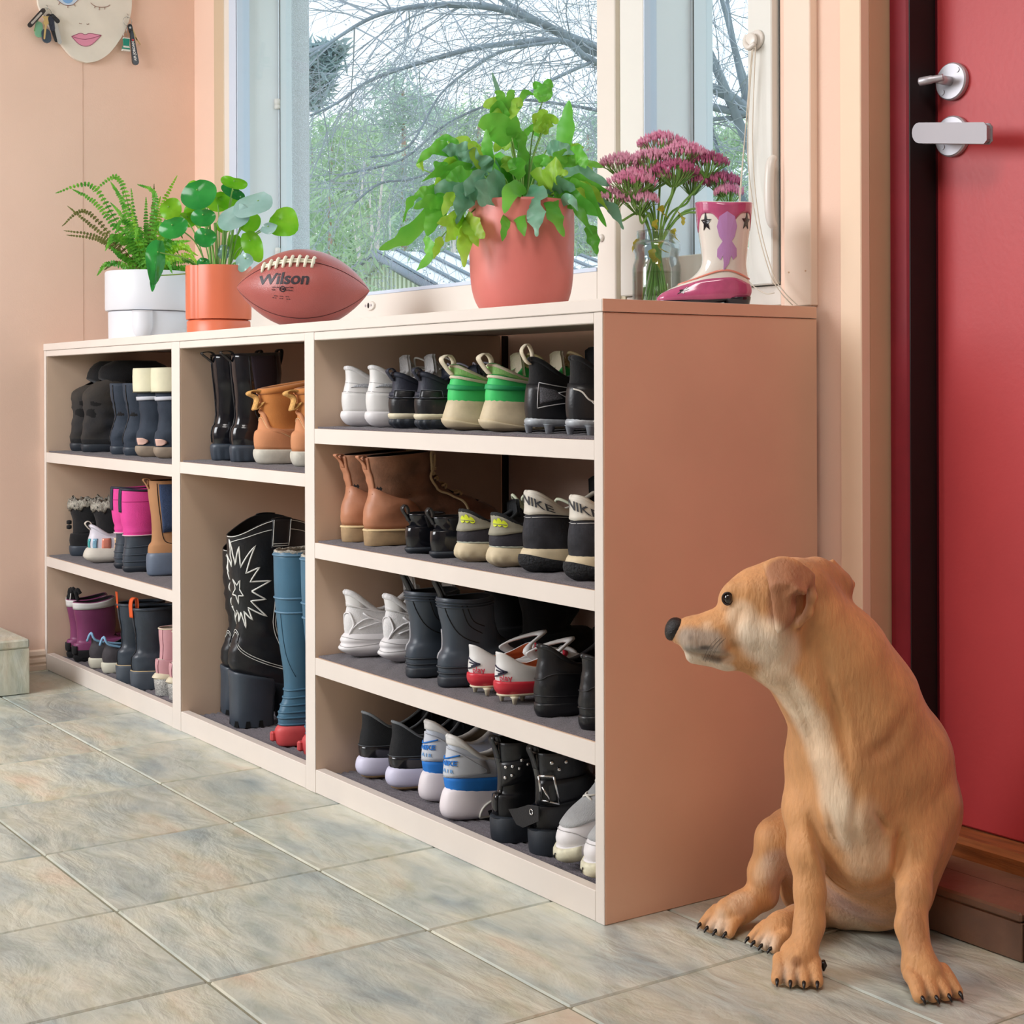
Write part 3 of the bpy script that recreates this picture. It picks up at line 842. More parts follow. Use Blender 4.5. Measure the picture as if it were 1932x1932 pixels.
place(f, -0.834, 0.037, ZR1, 0)
again(f, -0.742, 0.037, ZR1, 'plain white sneaker with raised laces, right one of the pair in the top compartment', 0)

# dark hiking shoes
f = Foot('hiking_shoe', 'dark navy hiking shoe next to the white sneakers, left of its pair', 'shoe', Last(sneaker_rings(0.25, 0.096, 0.022, 0.033, 0.037, dip=0.02)), NAVY, LINE_D, 'pair of dark hiking shoes')
f.sole(sole_rings(0.25, 0.016, 0.016, 0.036, 0.039, out=0.002, toe_up=0.008, heel_cut=0.008), K_RUBBER, 'outsole', ribs=(26, 0.002, 0.0, 0.75))
l_ = [(r[0] - 0.001, r[1], r[2] + 0.014, r[3] + 0.012, r[4], r[5], 0) for r in sole_rings(0.25, 0.012, 0.012, 0.036, 0.039, out=0.002)]
f.sole(l_, CREAM_R, 'midsole')
f.patch('heel_counter', K_LEATHER, lambda p, q: (-0.2 + 0.42 * p, 0.06 + 0.42 * q), 0.002, 14, 6)
f.patch('heel_strap', NAVY, lambda p, q: (-0.12 + 0.36 * p, 0.50 + 0.05 * p + 0.09 * q), 0.003, 14, 2)
f.patch('strap_patch', K_LEATHER, lambda p, q: (0.03 + 0.10 * p, 0.47 + 0.18 * q), 0.0045, 5, 4)
f.lines('stitching', mat('grey_thread', (96, 98, 108), 0.8), [[(-0.2, 0.47), (0, 0.49), (0.22, 0.47)], [(0.03, .47), (.03, .65), (.13, .65), (.13, .47), (.03, .47)]], 0.0006, 0.0045)
f.pull_loop(NAVY, 0.010, 0.010, 0.012, v0=0.85); f.collar(NAVY, 0.005); f.tongue(NAVY, 0.016, 0.034); f.laces(mat('grey_lilac_lace', (150, 146, 160), 0.8), 0.6, 0.95, 4, loops=True)
place(f, -0.656, 0.035, ZR1)
again(f, -0.567, 0.035, ZR1, 'dark navy hiking shoe beside the green-and-cream pair, right of its pair', 1)

# green and cream trainers
GREEN = mat('bright_green_mesh', (58, 198, 104), 0.6, var=0.05, vscale=60); GREEN_D = mat('deep_green_band', (36, 160, 96), 0.6); GREEN_P = mat('pale_green_mesh', (160, 220, 130), 0.7, bump=0.5, bscale=500)
CREAM_K = mat('cream_knit', (220, 208, 184), 0.85, bump=0.5, bscale=500)
f = Foot('sneaker', 'cream and bright green chunky trainer, left of its pair in the top compartment', 'sneaker', Last(sneaker_rings(0.29, 0.110, 0.034, 0.036, 0.043, dip=0.03, flare=0.0)), GREEN, LINE_L, 'pair of green and cream trainers')
f.sole([(0.016, 0.28, 0, 0.01, 0.036, 0.04, 0), (0.0, 0.288, 0.006, 0.013, 0.044, 0.045, 0), (-0.010, 0.292, 0.018, 0.018, 0.045, 0.045, 0), (-0.006, 0.29, 0.034, 0.026, 0.041, 0.044, 0), (0.001, 0.285, 0.052, 0.032, 0.037, 0.046, 0), (0.010, 0.27, 0.053, 0.034, 0.03, 0.04, 0)], BEIGE_R)
f.patch('green_band', GREEN_D, lambda p, q: (-0.26 + 0.54 * p, 0.55 - 0.10 * p + 0.10 * q), 0.0025, 18, 3)
f.patch('upper_collar', GREEN_P, lambda p, q: (-0.28 + 0.56 * p, 0.80 + 0.14 * q), 0.002, 18, 3)
f.lines('collar_binding', CREAM_K, [[(-0.28, 0.76), (0, 0.76), (0.28, 0.70)], [(-0.28, .97), (0, .96), (.28, .96)]], 0.0028, 0.0015, smooth=True, n=6)
f.patch('sole_ridge', BEIGE_R, lambda p, q: (-0.16 + 0.32 * p, 0.18 + 0.26 * q * math.sin(math.pi * p)), 0.002, 12, 4, last=f.sl)
f.pull_loop(CREAM_K, 0.016, 0.014, 0.020, v0=0.8); f.tongue(CREAM_K, 0.022, 0.036); f.laces(LACE_C, 0.55, 0.96, 5, r=0.0025, loops=True)
place(f, -0.470, 0.04, ZR1, 0)
again(f, -0.352, 0.037, ZR1, 'cream and bright green chunky trainer beside the black cleats, right of its pair', -1)

# black cleats with clear studded soles
CLEARISH = mat('cloudy_grey_sole', (176, 182, 188), 0.25, var=0.25, vscale=60)


def cleat(label, deco):
    f = Foot('cleat', label, 'shoe', Last(sneaker_rings(0.27, 0.116, 0.018, 0.034, 0.044, dip=0.034, flare=0.0)), K_MATTE, LINE_D, None)
    f.sole([(0.010, 0.262, 0.010, 0.012, 0.030, 0.04, 0), (0.0, 0.268, 0.013, 0.014, 0.035, 0.045, 0), (-0.003, 0.27, 0.02, 0.017, 0.037, 0.046, 0), (0.003, 0.265, 0.026, 0.02, 0.034, 0.043, 0), (0.01, 0.25, 0.027, 0.022, 0.03, 0.03, 0)], CLEARISH)
    for x, y in ((-0.022, 0.018), (0.024, 0.022), (-0.022, 0.062), (0.024, 0.062), (-0.03, 0.16), (0.03, 0.16), (-0.026, 0.215), (0.026, 0.215)):
        MB().lathe([(0.0045, 0), (0.0075, 0.013), (0.009, 0.014)], 10, (x, y, 0.0)).build('stud', CLEARISH, f.root, smooth=True)
    f.patch('heel_counter', K_LEATHER, lambda p, q: (-0.2 + 0.36 * p, 0.04 + 0.60 * q), 0.0022, 14, 6)
    f.tongue(K_MATTE, 0.02, 0.034); f.collar(K_MATTE, 0.004)
    f.laces(LACE_C, 0.55, 0.95, 4, r=0.0022, loops=True)
    return f


f = cleat('black studded cleat with a dotted triangle outline, at the right of the top compartment', 0)
wt_ = mat('grey_print', (196, 194, 196), 0.6)
f.lines('triangle_print', wt_, [[(0.06, 0.66), (0.205, 0.60)], [(0.06, 0.66), (0.055, 0.25)], [(0.055, 0.25), (0.205, 0.40)], [(.205, .60), (.13, .52)], [(.13, .52), (.16, .40)]], 0.0008, 0.0028)
f.patch('dotted_field', mat('dotted_grey', (98, 98, 104), 0.8, var=0.6, vscale=900), lambda p, q: (0.066 + 0.075 * p * (1 - q * 0.2), 0.32 + 0.1 * p + (0.28 - 0.14 * p) * q), 0.0025, 6, 6)
f.pull_loop(CREAM_K, 0.022, 0.009, 0.016, v0=0.9)
place(f, -0.235, 0.035, ZR1, 1)
f = cleat('black studded cleat with a thin white swirl, right end of the top compartment', 1)
f.lines('swirl_print', LACE_W, [[(0.03, 0.56), (0.07, 0.52), (0.10, 0.38), (0.16, 0.34), (0.22, 0.40)], [(0.10, 0.38), (0.12, 0.22), (0.10, 0.08)]], 0.0013, 0.003, smooth=True)
place(f, -0.126, 0.033, ZR1, -1)

# ================================================================== right column, second compartment from the top
TAN_S = mat('tan_brown_suede', (112, 76, 54), 0.9, col2=(152, 104, 76), var=0.25, vscale=22, bump=0.3, bscale=260, sheen=0.2); TAN_L = mat('tan_leather', (184, 124, 92), 0.5, var=0.12, vscale=20, bump=0.2, bscale=120)
f = Foot('ankle_boot', 'brown leather ankle boot with pale crepe sole, left of its pair', 'boot', Last(boot_rings(0.29, 0.160, 0.030, 0.037, 0.040, 0.135, 0.040, toph=0.008, back=-0.002)), TAN_S, LINE_D, 'pair of brown crepe-soled boots', wrinkle=0.007, nv=26)
f.sole(sole_rings(0.29, 0.030, 0.026, 0.040, 0.042, out=0.001, toe_up=0.004, heel_cut=0.001), mat('crepe_sole', (168, 140, 104), 0.8, var=0.15, vscale=40))
f.lines('welt', LACE_C, [[(u / 20 - 0.5, 0.03) for u in range(21)]], 0.0022, 0.004, sub=2)
f.patch('heel_counter', TAN_L, lambda p, q: (-0.18 + 0.38 * p, 0.05 + (0.42 + 0.14 * math.sin(math.pi * p)) * q), 0.0022, 16, 10)
f.patch('heel_strip', TAN_L, lambda p, q: (-0.035 + 0.07 * p, 0.55 + 0.44 * q), 0.002, 4, 10)
f.pull_loop(TAN_L, 0.003, 0.012, 0.014, v0=0.84)
mb = MB()
for k in range(6):
    v = 0.44 + 0.09 * k
    for sg in (-1, 1):
        q = spline([(0.5 - sg * 0.075, v, 0.002), (0.5, v + 0.015, 0.006), (0.5 + sg * 0.075, v + 0.03, 0.002)], 4); mb.tube([f.L.O(a[0], min(a[1], 1), a[2]) for a in q], 0.0022, 6)
for q in ([(0.42, 0.95), (0.40, 0.9), (0.37, 0.7), (0.345, 0.5), (0.33, 0.36), (0.32, 0.25)], [(0.43, 0.98), (0.39, 0.99), (0.37, 0.9), (0.375, 0.8)]):
    mb.tube([f.L.O(a[0], a[1], 0.006) for a in spline(q, 5)], 0.0024, 6)
mb.build('laces', LACE_C, f.root, smooth=True)
place(f, -0.826, 0.03, ZR2, 1)
again(f, -0.737, 0.028, ZR2, 'brown leather ankle boot with trailing cream lace, right of its pair', 0)

f = Foot('child_boot', 'tiny black pull-on boot beside the brown boots, left of its pair', 'boot', Last(boot_rings(0.165, 0.068, 0.010, 0.026, 0.031, 0.075, 0.028, za=0.04)), K_SHINY, LINE_D, 'pair of tiny black boots')
f.sole(sole_rings(0.165, 0.010, 0.009, 0.028, 0.033, out=0.001, toe_up=0.003), K_RUBBER)
f.pull_loop(K_LEATHER, 0.016, 0.010, 0.008, v0=0.8); f.patch('elastic_gore', LINE_D, lambda p, q: (0.17 + 0.12 * p, 0.62 + 0.33 * q), 0.001, 5, 6)
place(f, -0.578, 0.02, ZR2, 2)
again(f, -0.494, 0.018, ZR2, 'tiny black pull-on boot beside the yellow-logo sneakers, right of its pair', -1)

# small black trainers with a grey-green heel and yellow leaf logo
YEL = mat('acid_yellow_print', (206, 218, 40), 0.6); GREYT = mat('grey_heel_suede', (150, 146, 130), 0.8, var=0.1, vscale=60)
f = Foot('sneaker', 'small black sneaker with yellow three-leaf mark on its grey heel, left of its pair', 'sneaker', Last(sneaker_rings(0.23, 0.084, 0.026, 0.034, 0.037, dip=0.024)), mat('charcoal_nylon', (42, 40, 48), 0.7, bump=0.3, bscale=300), LINE_D, 'pair of small black sneakers with yellow marks')
f.sole([(0.012, 0.22, 0, 0.008, 0.030, 0.038, 0), (0.0, 0.228, 0.006, 0.010, 0.037, 0.039, 0), (-0.006, 0.233, 0.014, 0.016, 0.039, 0.041, 0), (-0.003, 0.231, 0.026, 0.02, 0.037, 0.040, 0), (0.003, 0.226, 0.033, 0.022, 0.034, 0.038, 0), (0.01, 0.21, 0.034, 0.024, 0.03, 0.036, 0)], BEIGE_R, ribs=(22, 0.0018, 0.05, 0.45))
f.patch('sole_band', mat('pale_grey_green_rubber', (166, 170, 156), 0.6), lambda p, q: (-0.3 + 0.6 * p, 0.74 + 0.16 * q), 0.002, 18, 2, last=f.sl)
f.patch('heel_panel', GREYT, lambda p, q: (-0.20 + 0.42 * p, (0.60 - 0.22 * math.sin(math.pi * p) * 0.6) + (0.38 + 0.12 * math.sin(math.pi * p)) * q), 0.002, 16, 6)
for cx_, rot in ((-0.03, 0.55), (0.0, 0.0), (0.03, -0.55)):
    pts = []
    for a in np.linspace(0, 2 * math.pi, 12, endpoint=False):
        lx = 0.016 * math.sin(a); ly = 0.11 * math.cos(a) * (1 - 0.1 * abs(math.sin(a)))
        pts.append((0.05 + cx_ + lx + 0.0, 0.80 + ly * math.cos(rot) - abs(rot) * 0.04))
    f.poly('leaf_mark', YEL, pts, 0.0036)
f.lines('leaf_mark_stripe', GREYT, [[(0.01, 0.765), (0.09, 0.765)]], 0.0006, 0.0042)
f.collar(K_MESH, 0.004); f.tongue(K_MESH, 0.014, 0.032); f.laces(mat('white_green_lace', (226, 232, 206), 0.8), 0.55, 0.96, 4, r=0.0026, loops=True)
place(f, -0.414, 0.022, ZR2, 0)
again(f, -0.322, 0.024, ZR2, 'small black sneaker with yellow three-leaf mark on its grey heel, right of its pair', 0)

# large black trainers with a white heel collar, lettered
DUSTY = mat('dusty_black_nubuck', (44, 44, 50), 0.85, var=0.5, vscale=30, bump=0.4, bscale=200)
OFFW = mat('offwhite_leather', (214, 208, 196), 0.6, var=0.08, vscale=25)
for x, y, lab, dg in ((-0.233, 0.028, 'large dusty black sneaker with white lettered heel collar, left of its pair', 2), (-0.106, 0.020, 'large dusty black sneaker with white lettered heel collar, right end of the compartment', -1)):
    if x < -0.2:
        f = Foot('sneaker', lab, 'sneaker', Last(sneaker_rings(0.30, 0.124, 0.030, 0.040, 0.050, dip=0.036)), DUSTY, LINE_D, 'pair of large lettered sneakers')
        f.sole([(0.014, 0.285, 0, 0.01, 0.036, 0.044, 0), (0.0, 0.295, 0.008, 0.013, 0.043, 0.051, 0), (-0.006, 0.302, 0.02, 0.02, 0.045, 0.053, 0), (0.0, 0.30, 0.036, 0.028, 0.042, 0.051, 0), (0.010, 0.28, 0.037, 0.03, 0.035, 0.045, 0)], BEIGE_R)
        f.patch('tread_heel', mat('black_tread', (30, 32, 36), 0.8, var=0.5, vscale=120, bump=1.0, bscale=250, bdist=0.006), lambda p, q: (-0.20 + 0.42 * p, 0.08 + (0.12 + 0.42 * math.sin(math.pi * p)) * q), 0.002, 18, 6, last=f.sl)
        f.patch('heel_collar', OFFW, lambda p, q: (-0.24 + 0.50 * p, (0.66 + 0.10 * abs(2 * p - 1)) + (0.335 - 0.10 * abs(2 * p - 1)) * q), 0.0025, 18, 6)
        f.lines('seam', mat('grey_seam', (176, 174, 174), 0.8), [[(-0.2, 0.68), (0.0, 0.62), (0.2, 0.70)]], 0.0006, smooth=True)
        f.flat_word('NIKE', mat('dark_grey_ink', (52, 54, 60), 0.7), 0.048, 0.835, 0.020, off=0.0036, slant=-0.3)
        f.collar(OFFW, 0.004); f.tongue(K_MESH, 0.02, 0.038); f.laces(mat('brown_lace', (120, 92, 66), 0.8), 0.6, 0.95, 4)
        place(f, x, y, ZR2, dg)
    else:
        again(f, x, y, ZR2, lab, dg)

# ================================================================== right column, third compartment
f = Foot('sneaker', 'chunky white running shoe at the left of the second-lowest compartment', 'sneaker', Last(sneaker_rings(0.29, 0.122, 0.036, 0.036, 0.040, dip=0.044, flare=0.003)), WHITE_M, LINE_L, 'pair of chunky white running shoes')
f.sole([(0.022, 0.275, 0, 0.012, 0.030, 0.04, 0), (0.002, 0.286, 0.008, 0.016, 0.040, 0.042, 0), (-0.012, 0.293, 0.018, 0.022, 0.042, 0.044, 0), (-0.006, 0.290, 0.027, 0.028, 0.040, 0.043, 0), (-0.008, 0.29, 0.034, 0.032, 0.041, 0.043, 0), (0.0, 0.285, 0.045, 0.036, 0.037, 0.041, 0), (0.01, 0.27, 0.046, 0.038, 0.03, 0.04, 0)], WHITE_R, ribs=None)
f.lines('sole_groove', mat('grey_seam', (176, 174, 174), 0.8), [[(u / 20 - 0.5, 0.45 + 0.05 * math.sin(u)) for u in range(3, 18)], [(u / 20 - 0.5, 0.7 + 0.05 * math.sin(u * 0.8)) for u in range(3, 18)]], 0.0008, 0.0, smooth=True, sub=3, last=f.sl)
f.lines('heel_overlay', WHITE_R, [[(-0.06, 0.1), (-0.04, 0.5), (0.03, 0.6), (0.06, 0.35), (0.02, 0.1)], [(0.02, 0.1), (0.12, 0.5), (0.2, 0.2)], [(0.10, 0.62), (0.2, 0.2)], [(0.08, 0.25), (0.22, 0.55)], [(-.1, .75), (0, .78), (.12, .72), (.25, .8)]], 0.0016, 0.001, smooth=True)
f.patch('heel_tab', WHITE_L, lambda p, q: (-0.09 + 0.2 * p, 0.72 + 0.27 * q), 0.002, 8, 5)
f.collar(WHITE_M, 0.006); f.tongue(WHITE_M, 0.03, 0.04, l=0.02); f.laces(LACE_W, 0.6, 0.95, 4)
place(f, -0.826, 0.034, ZR3, 0)
again(f, -0.735, 0.066, ZR3, 'chunky white running shoe half hidden behind the dark rubber boot', 0)

f = Foot('rubber_boot', 'short blue-black rubber boot with grey stripe, left of its pair', 'boot', Last(boot_rings(0.20, 0.149, 0.016, 0.033, 0.040, 0.100, 0.037, dip=0.003, za=0.075)), K_SLATE, LINE_D, 'pair of short dark rubber boots')
f.sole([(0.003, 0.192, 0, 0.006, 0.030, 0.037, 0), (0.0, 0.198, 0.004, 0.008, 0.034, 0.041, 0), (0.0, 0.20, 0.016, 0.016, 0.035, 0.041, 0), (0.003, 0.196, 0.018, 0.018, 0.033, 0.043, 0)], K_RUBBER)
f.lines('welt', K_RUBBER, [[(u / 20 - 0.5, 0.10) for u in range(21)], [(u / 20 - 0.5, 0.17) for u in range(21)]], 0.0016, 0.0008, sub=2, smooth=True)
f.lines('top_ridge', K_SLATE, [[(u / 20 - 0.5, v) for u in range(21)] for v in (0.90, 0.93, 0.96)], 0.0013, 0.0008, sub=2, smooth=True)
f.patch('reflective_strip', mat('pale_grey_strip', (168, 166, 170), 0.4), lambda p, q: (-0.075 + 0.035 * (p * (math.sin(math.pi * min(max(q, 0.04), 0.96)) ** 0.25) + 0.5 * (1 - math.sin(math.pi * min(max(q, 0.04), 0.96)) ** 0.25)), 0.27 + 0.38 * q), 0.0016, 3, 12)
f.lines('seam', LINE_D, [[(0.04, 0.90), (0.10, 0.66), (0.24, 0.52)], [(0.16, 0.92), (0.19, 0.70), (0.27, 0.60)], [(0.19, 0.92), (0.22, 0.74), (0.29, 0.66)]], 0.0009, 0.0004, smooth=True)
a_ = f.L.P(0, 1)
ribbon('pull_tab', spline([a_ + Vector((0, 0.006, -0.02)), a_ + Vector((-0.002, 0.004, 0.004)), a_ + Vector((-0.008, -0.004, 0.026)), a_ + Vector((-0.006, 0.0, 0.026)), a_ + Vector((0.002, 0.010, 0.002))], 4), 0.011, (1, 0.3, 0), K_LEATHER, f.root, 0.002)
place(f, -0.586, 0.026, ZR3, 2)
again(f, -0.482, 0.026, ZR3, 'short blue-black rubber boot with grey stripe, beside the red cleats', 0)

# black boots with shaggy cuffs at the back of this compartment
f = Foot('winter_boot', 'black winter boot with shaggy cream lining behind the rubber boots, left one', 'boot', Last(boot_rings(0.17, 0.142, 0.02, 0.036, 0.040, 0.12, 0.038, za=0.07)), K_MATTE, SHEAR, 'black shaggy-lined boots at the back')
f.sole(sole_rings(0.17, 0.02, 0.018, 0.038, 0.046), K_RUBBER); f.cuff(SHEAR_G, r=0.010, amp=0.006, nu=60, nv=12)
place(f, -0.655, 0.236, ZR3, 0)
again(f, -0.545, 0.236, ZR3, 'black winter boot with shaggy cream lining behind the rubber boots, right one', 0)

# red and white studded shoes
RED = mat('red_gloss_rubber', (200, 48, 62), 0.35, var=0.05, vscale=20); CRIM = mat('red_fabric', (196, 40, 62), 0.7)
f = Foot('cleat', 'red and white studded shoe with a black arrow, left of its pair', 'shoe', Last([(0.002, 0.235, 0.034, 0.024, 0.034, 0.038, 0), (0.0, 0.236, 0.042, 0.036, 0.034, 0.038, 0), (0.0, 0.21, 0.052, 0.052, 0.032, 0.036, 0.001), (0.002, 0.17, 0.066, 0.062, 0.028, 0.03, 0.010), (0.0, 0.125, 0.082, 0.074, 0.020, 0.028, 0.024)]), WHITE_L, mat('apricot_lining', (226, 160, 122), 0.8), 'pair of red and white studded shoes')
f.sole([(0.012, 0.225, 0.011, 0.012, 0.026, 0.034, 0), (0.003, 0.232, 0.013, 0.014, 0.031, 0.040, 0), (0.003, 0.232, 0.016, 0.017, 0.032, 0.040, 0)], CREAM_R, 'outsole')
f.sole([(0.004, 0.232, 0.0155, 0.017, 0.031, 0.036, 0), (-0.002, 0.236, 0.024, 0.021, 0.035, 0.039, 0), (-0.003, 0.238, 0.034, 0.026, 0.036, 0.040, 0), (0.0, 0.236, 0.037, 0.028, 0.034, 0.038, 0), (0.008, 0.22, 0.0375, 0.029, 0.03, 0.036, 0)], RED)
f.lines('piping', LINE_D, [[(u / 20 - 0.5, 0.06) for u in range(21)]], 0.0013, 0.0005, sub=2, smooth=True)
for x, y in ((-0.018, 0.022), (0.018, 0.022), (0, 0.05), (-0.025, 0.15), (0.025, 0.15), (0, 0.2)):
    MB().lathe([(0.003, 0), (0.005, 0.009), (0.008, 0.0125)], 10, (x, y, 0)).build('stud', CREAM_R, f.root, smooth=True)
f.lines('arrow_mark', mat('ink_navy', (40, 36, 60), 0.6), [[(-0.02, 0.66), (0.07, 0.50)], [(0.07, 0.50), (-0.01, 0.30)], [(0.0, 0.54), (0.05, 0.50)], [(0.05, .5), (.015, .42)]], 0.0012, 0.001)
f.flat_word('play', mat('red_ink', (200, 60, 80), 0.6), 0.055, 0.27, 0.013, off=0.0016)
f.patch('red_lining_pad', CRIM, lambda p, q: (0.36 + 0.28 * p, 0.92 + 0.07 * q), 0.001, 8, 2)
c_ = f.L.O(0.5, 0.72, 0.002)
ribbon('strap', spline([f.L.O(0.28, 0.35, 0.0), f.L.O(0.31, 0.95, 0.010) + Vector((0.0, 0, 0.008)), c_ + Vector((0.0, -0.03, 0.026)), f.L.O(0.69, 0.95, 0.010) + Vector((0, 0, 0.008)), f.L.O(0.72, 0.35, 0.0)], 7), 0.018, (0, 1, 0.35), WHITE_L, f.root, 0.003)
f.lines('vamp_strap', WHITE_L, [[(0.33, 0.2), (0.42, 0.5), (0.5, 0.62), (0.58, 0.5), (0.67, 0.2)]], 0.004, 0.002, smooth=True, n=6)
place(f, -0.394, 0.03, ZR3, 0)
again(f, -0.310, 0.026, ZR3, 'red and white studded shoe with a black arrow, beside the black leather shoe', 0)

# soft black leather shoes at the right end
f = Foot('leather_shoe', 'soft creased black leather shoe with a high heel tab, left of its pair', 'shoe', Last(sneaker_rings(0.29, 0.108, 0.016, 0.036, 0.043, dip=0.034, open_=0.48)), K_LEATHER, LINE_D, 'pair of soft black leather shoes', wrinkle=0.004, nv=24)
f.sole(sole_rings(0.29, 0.020, 0.018, 0.036, 0.043, out=0.001, toe_up=0.006), K_LEATHER)
f.lines('seam', K_LEATHER, [[(-0.12, 0.48), (0.02, 0.50), (0.06, 0.56), (0.1, 0.60), (0.2, 0.58)], [(-0.1, 0.2), (0.0, 0.21), (0.2, 0.2)]], 0.0012, 0.0004, smooth=True)
f.collar(K_LEATHER, 0.004); f.tongue(K_LEATHER, 0.02, 0.04); f.laces(LACE_K, 0.6, 0.95, 4, r=0.0022)
place(f, -0.196, 0.022, ZR3, 1)
again(f, -0.084, 0.022, ZR3, 'soft creased black leather shoe at the right end, against the end panel', -1)

# ================================================================== right column, lowest compartment
f = Foot('sneaker', 'black sneaker with thick pale lilac sole, left of its pair on the lowest shelf', 'sneaker', Last(sneaker_rings(0.29, 0.124, 0.036, 0.036, 0.046, dip=0.040)), K_MESH, LINE_D, 'pair of black sneakers with lilac-white soles')
f.sole([(0.010, 0.28, 0.004, 0.012, 0.034, 0.042, 0), (-0.002, 0.29, 0.010, 0.014, 0.040, 0.049, 0), (-0.008, 0.294, 0.022, 0.022, 0.041, 0.050, 0), (-0.006, 0.292, 0.036, 0.028, 0.040, 0.048, 0), (0.0, 0.288, 0.042, 0.032, 0.037, 0.046, 0), (0.01, 0.27, 0.043, 0.034, 0.03, 0.04, 0)], LILAC_R)
f.sole([(0.016, 0.275, 0.0, 0.009, 0.030, 0.038, 0), (0.006, 0.284, 0.003, 0.011, 0.036, 0.044, 0), (0.002, 0.286, 0.008, 0.014, 0.037, 0.045, 0)], GUM, 'outsole', ribs=(24, 0.0014, 0, 0.6))
f.patch('heel_band', K_SHINY, lambda p, q: (-0.27 + 0.54 * p, 0.07 + 0.26 * q), 0.0018, 20, 4)
f.lines('seam', mat('charcoal_seam', (88, 92, 96), 0.6), [[(u / 20 - 0.27, 0.345) for u in range(12)], [(-0.04, 0.07), (-0.04, 0.34)]], 0.0008, 0.0016, sub=3)
f.lines('side_mark', WHITE_L, [[(0.20, 0.40), (0.30, 0.36)], [(0.20, 0.40), (0.21, 0.44)], [(0.21, 0.44), (0.31, 0.41)]], 0.0022, 0.001)
f.collar(mat('grey_binding', (112, 116, 120), 0.7), 0.0028); f.tongue(K_MESH, 0.03, 0.042); f.laces(LACE_K, 0.58, 0.95, 5, r=0.002)
place(f, -0.812, 0.058, ZR4, 0)
again(f, -0.708, 0.062, ZR4, 'black sneaker with thick pale lilac sole, beside the blue and white pair', 0)

BLUE = mat('bright_blue_nubuck', (30, 118, 204), 0.7, var=0.08, vscale=50); LGREY = mat('pale_blue_grey_leather', (196, 202, 214), 0.5, var=0.05, vscale=30)
f = Foot('sneaker', 'white, grey and bright blue air-cushioned sneaker, rear left of its pair', 'sneaker', Last(sneaker_rings(0.30, 0.140, 0.050, 0.036, 0.047, dip=0.046, ht=0.034)), LGREY, LINE_L, 'pair of white and blue sneakers')
f.sole([(0.012, 0.29, 0, 0.010, 0.036, 0.043, 0), (-0.004, 0.300, 0.006, 0.014, 0.042, 0.050, 0), (-0.010, 0.305, 0.022, 0.022, 0.042, 0.051, 0), (-0.006, 0.302, 0.044, 0.032, 0.039, 0.049, 0), (0.001, 0.297, 0.054, 0.038, 0.037, 0.047, 0), (0.012, 0.28, 0.055, 0.04, 0.03, 0.04, 0)], mat('white_blush_foam', (234, 226, 230), 0.5, var=0.02, vscale=20))
f.patch('air_window', LINE_D, lambda p, q: (0.155 + 0.14 * p, 0.20 + 0.26 * q * math.sin(math.pi * min(max(p, 0.06), 0.94)) ** 0.5), 0.0006, 10, 4, last=f.sl)
f.lines('window_frame', mat('cream_frame', (222, 218, 206), 0.3), [[(0.13, 0.14), (0.15, 0.42), (0.19, 0.52), (0.27, 0.52), (0.31, 0.40)], [(0.13, 0.14), (0.2, 0.16), (0.31, 0.18)]], 0.0022, 0.001, smooth=True, last=f.sl)
f.patch('blue_band', BLUE, lambda p, q: (-0.30 + 0.60 * p, 0.04 + (0.20 + 0.07 * p) * q), 0.0022, 20, 4)
f.patch('heel_panel', mat('silver_grey_suede', (200, 204, 212), 0.7), lambda p, q: (-0.19 + 0.35 * p, (0.27 + 0.10 * abs(2 * p - 1)) + (0.56 - 0.25 * abs(2 * p - 1)) * q), 0.003, 16, 8)
f.lines('stitching', mat('grey_thread_light', (150, 152, 160), 0.8), [[(-0.18, 0.40), (-0.02, 0.30), (0.15, 0.40), (0.09, 0.74), (0.0, 0.80)]], 0.0005, 0.0036, smooth=True)
f.flat_word('NIKE', BLUE, 0.02, 0.56, 0.011, off=0.004, slant=0.1, bold=0.0004)
f.lines('tick_mark', BLUE, [[(-0.03, 0.66), (-0.015, 0.62), (0.075, 0.72)], [(-0.02, 0.64), (0.0, 0.63), (0.075, 0.72)]], 0.0013, 0.004, smooth=True)
f.flat_word('A I R', mat('pale_blue_print', (120, 170, 220), 0.6), 0.02, 0.42, 0.008, off=0.004)
f.patch('collar_pad', WHITE_L, lambda p, q: (-0.27 + 0.54 * p, 0.86 + 0.13 * q), 0.0028, 18, 3)
f.collar(WHITE_L, 0.005); f.tongue(mat('black_pull', (34, 36, 40), 0.7), 0.03, 0.04); f.laces(mat('grey_lace', (120, 124, 132), 0.8), 0.58, 0.95, 5, r=0.0022)
place(f, -0.606, 0.072, ZR4, 1)
again(f, -0.487, 0.042, ZR4, 'white, grey and bright blue air-cushioned sneaker, front right of its pair', -2)

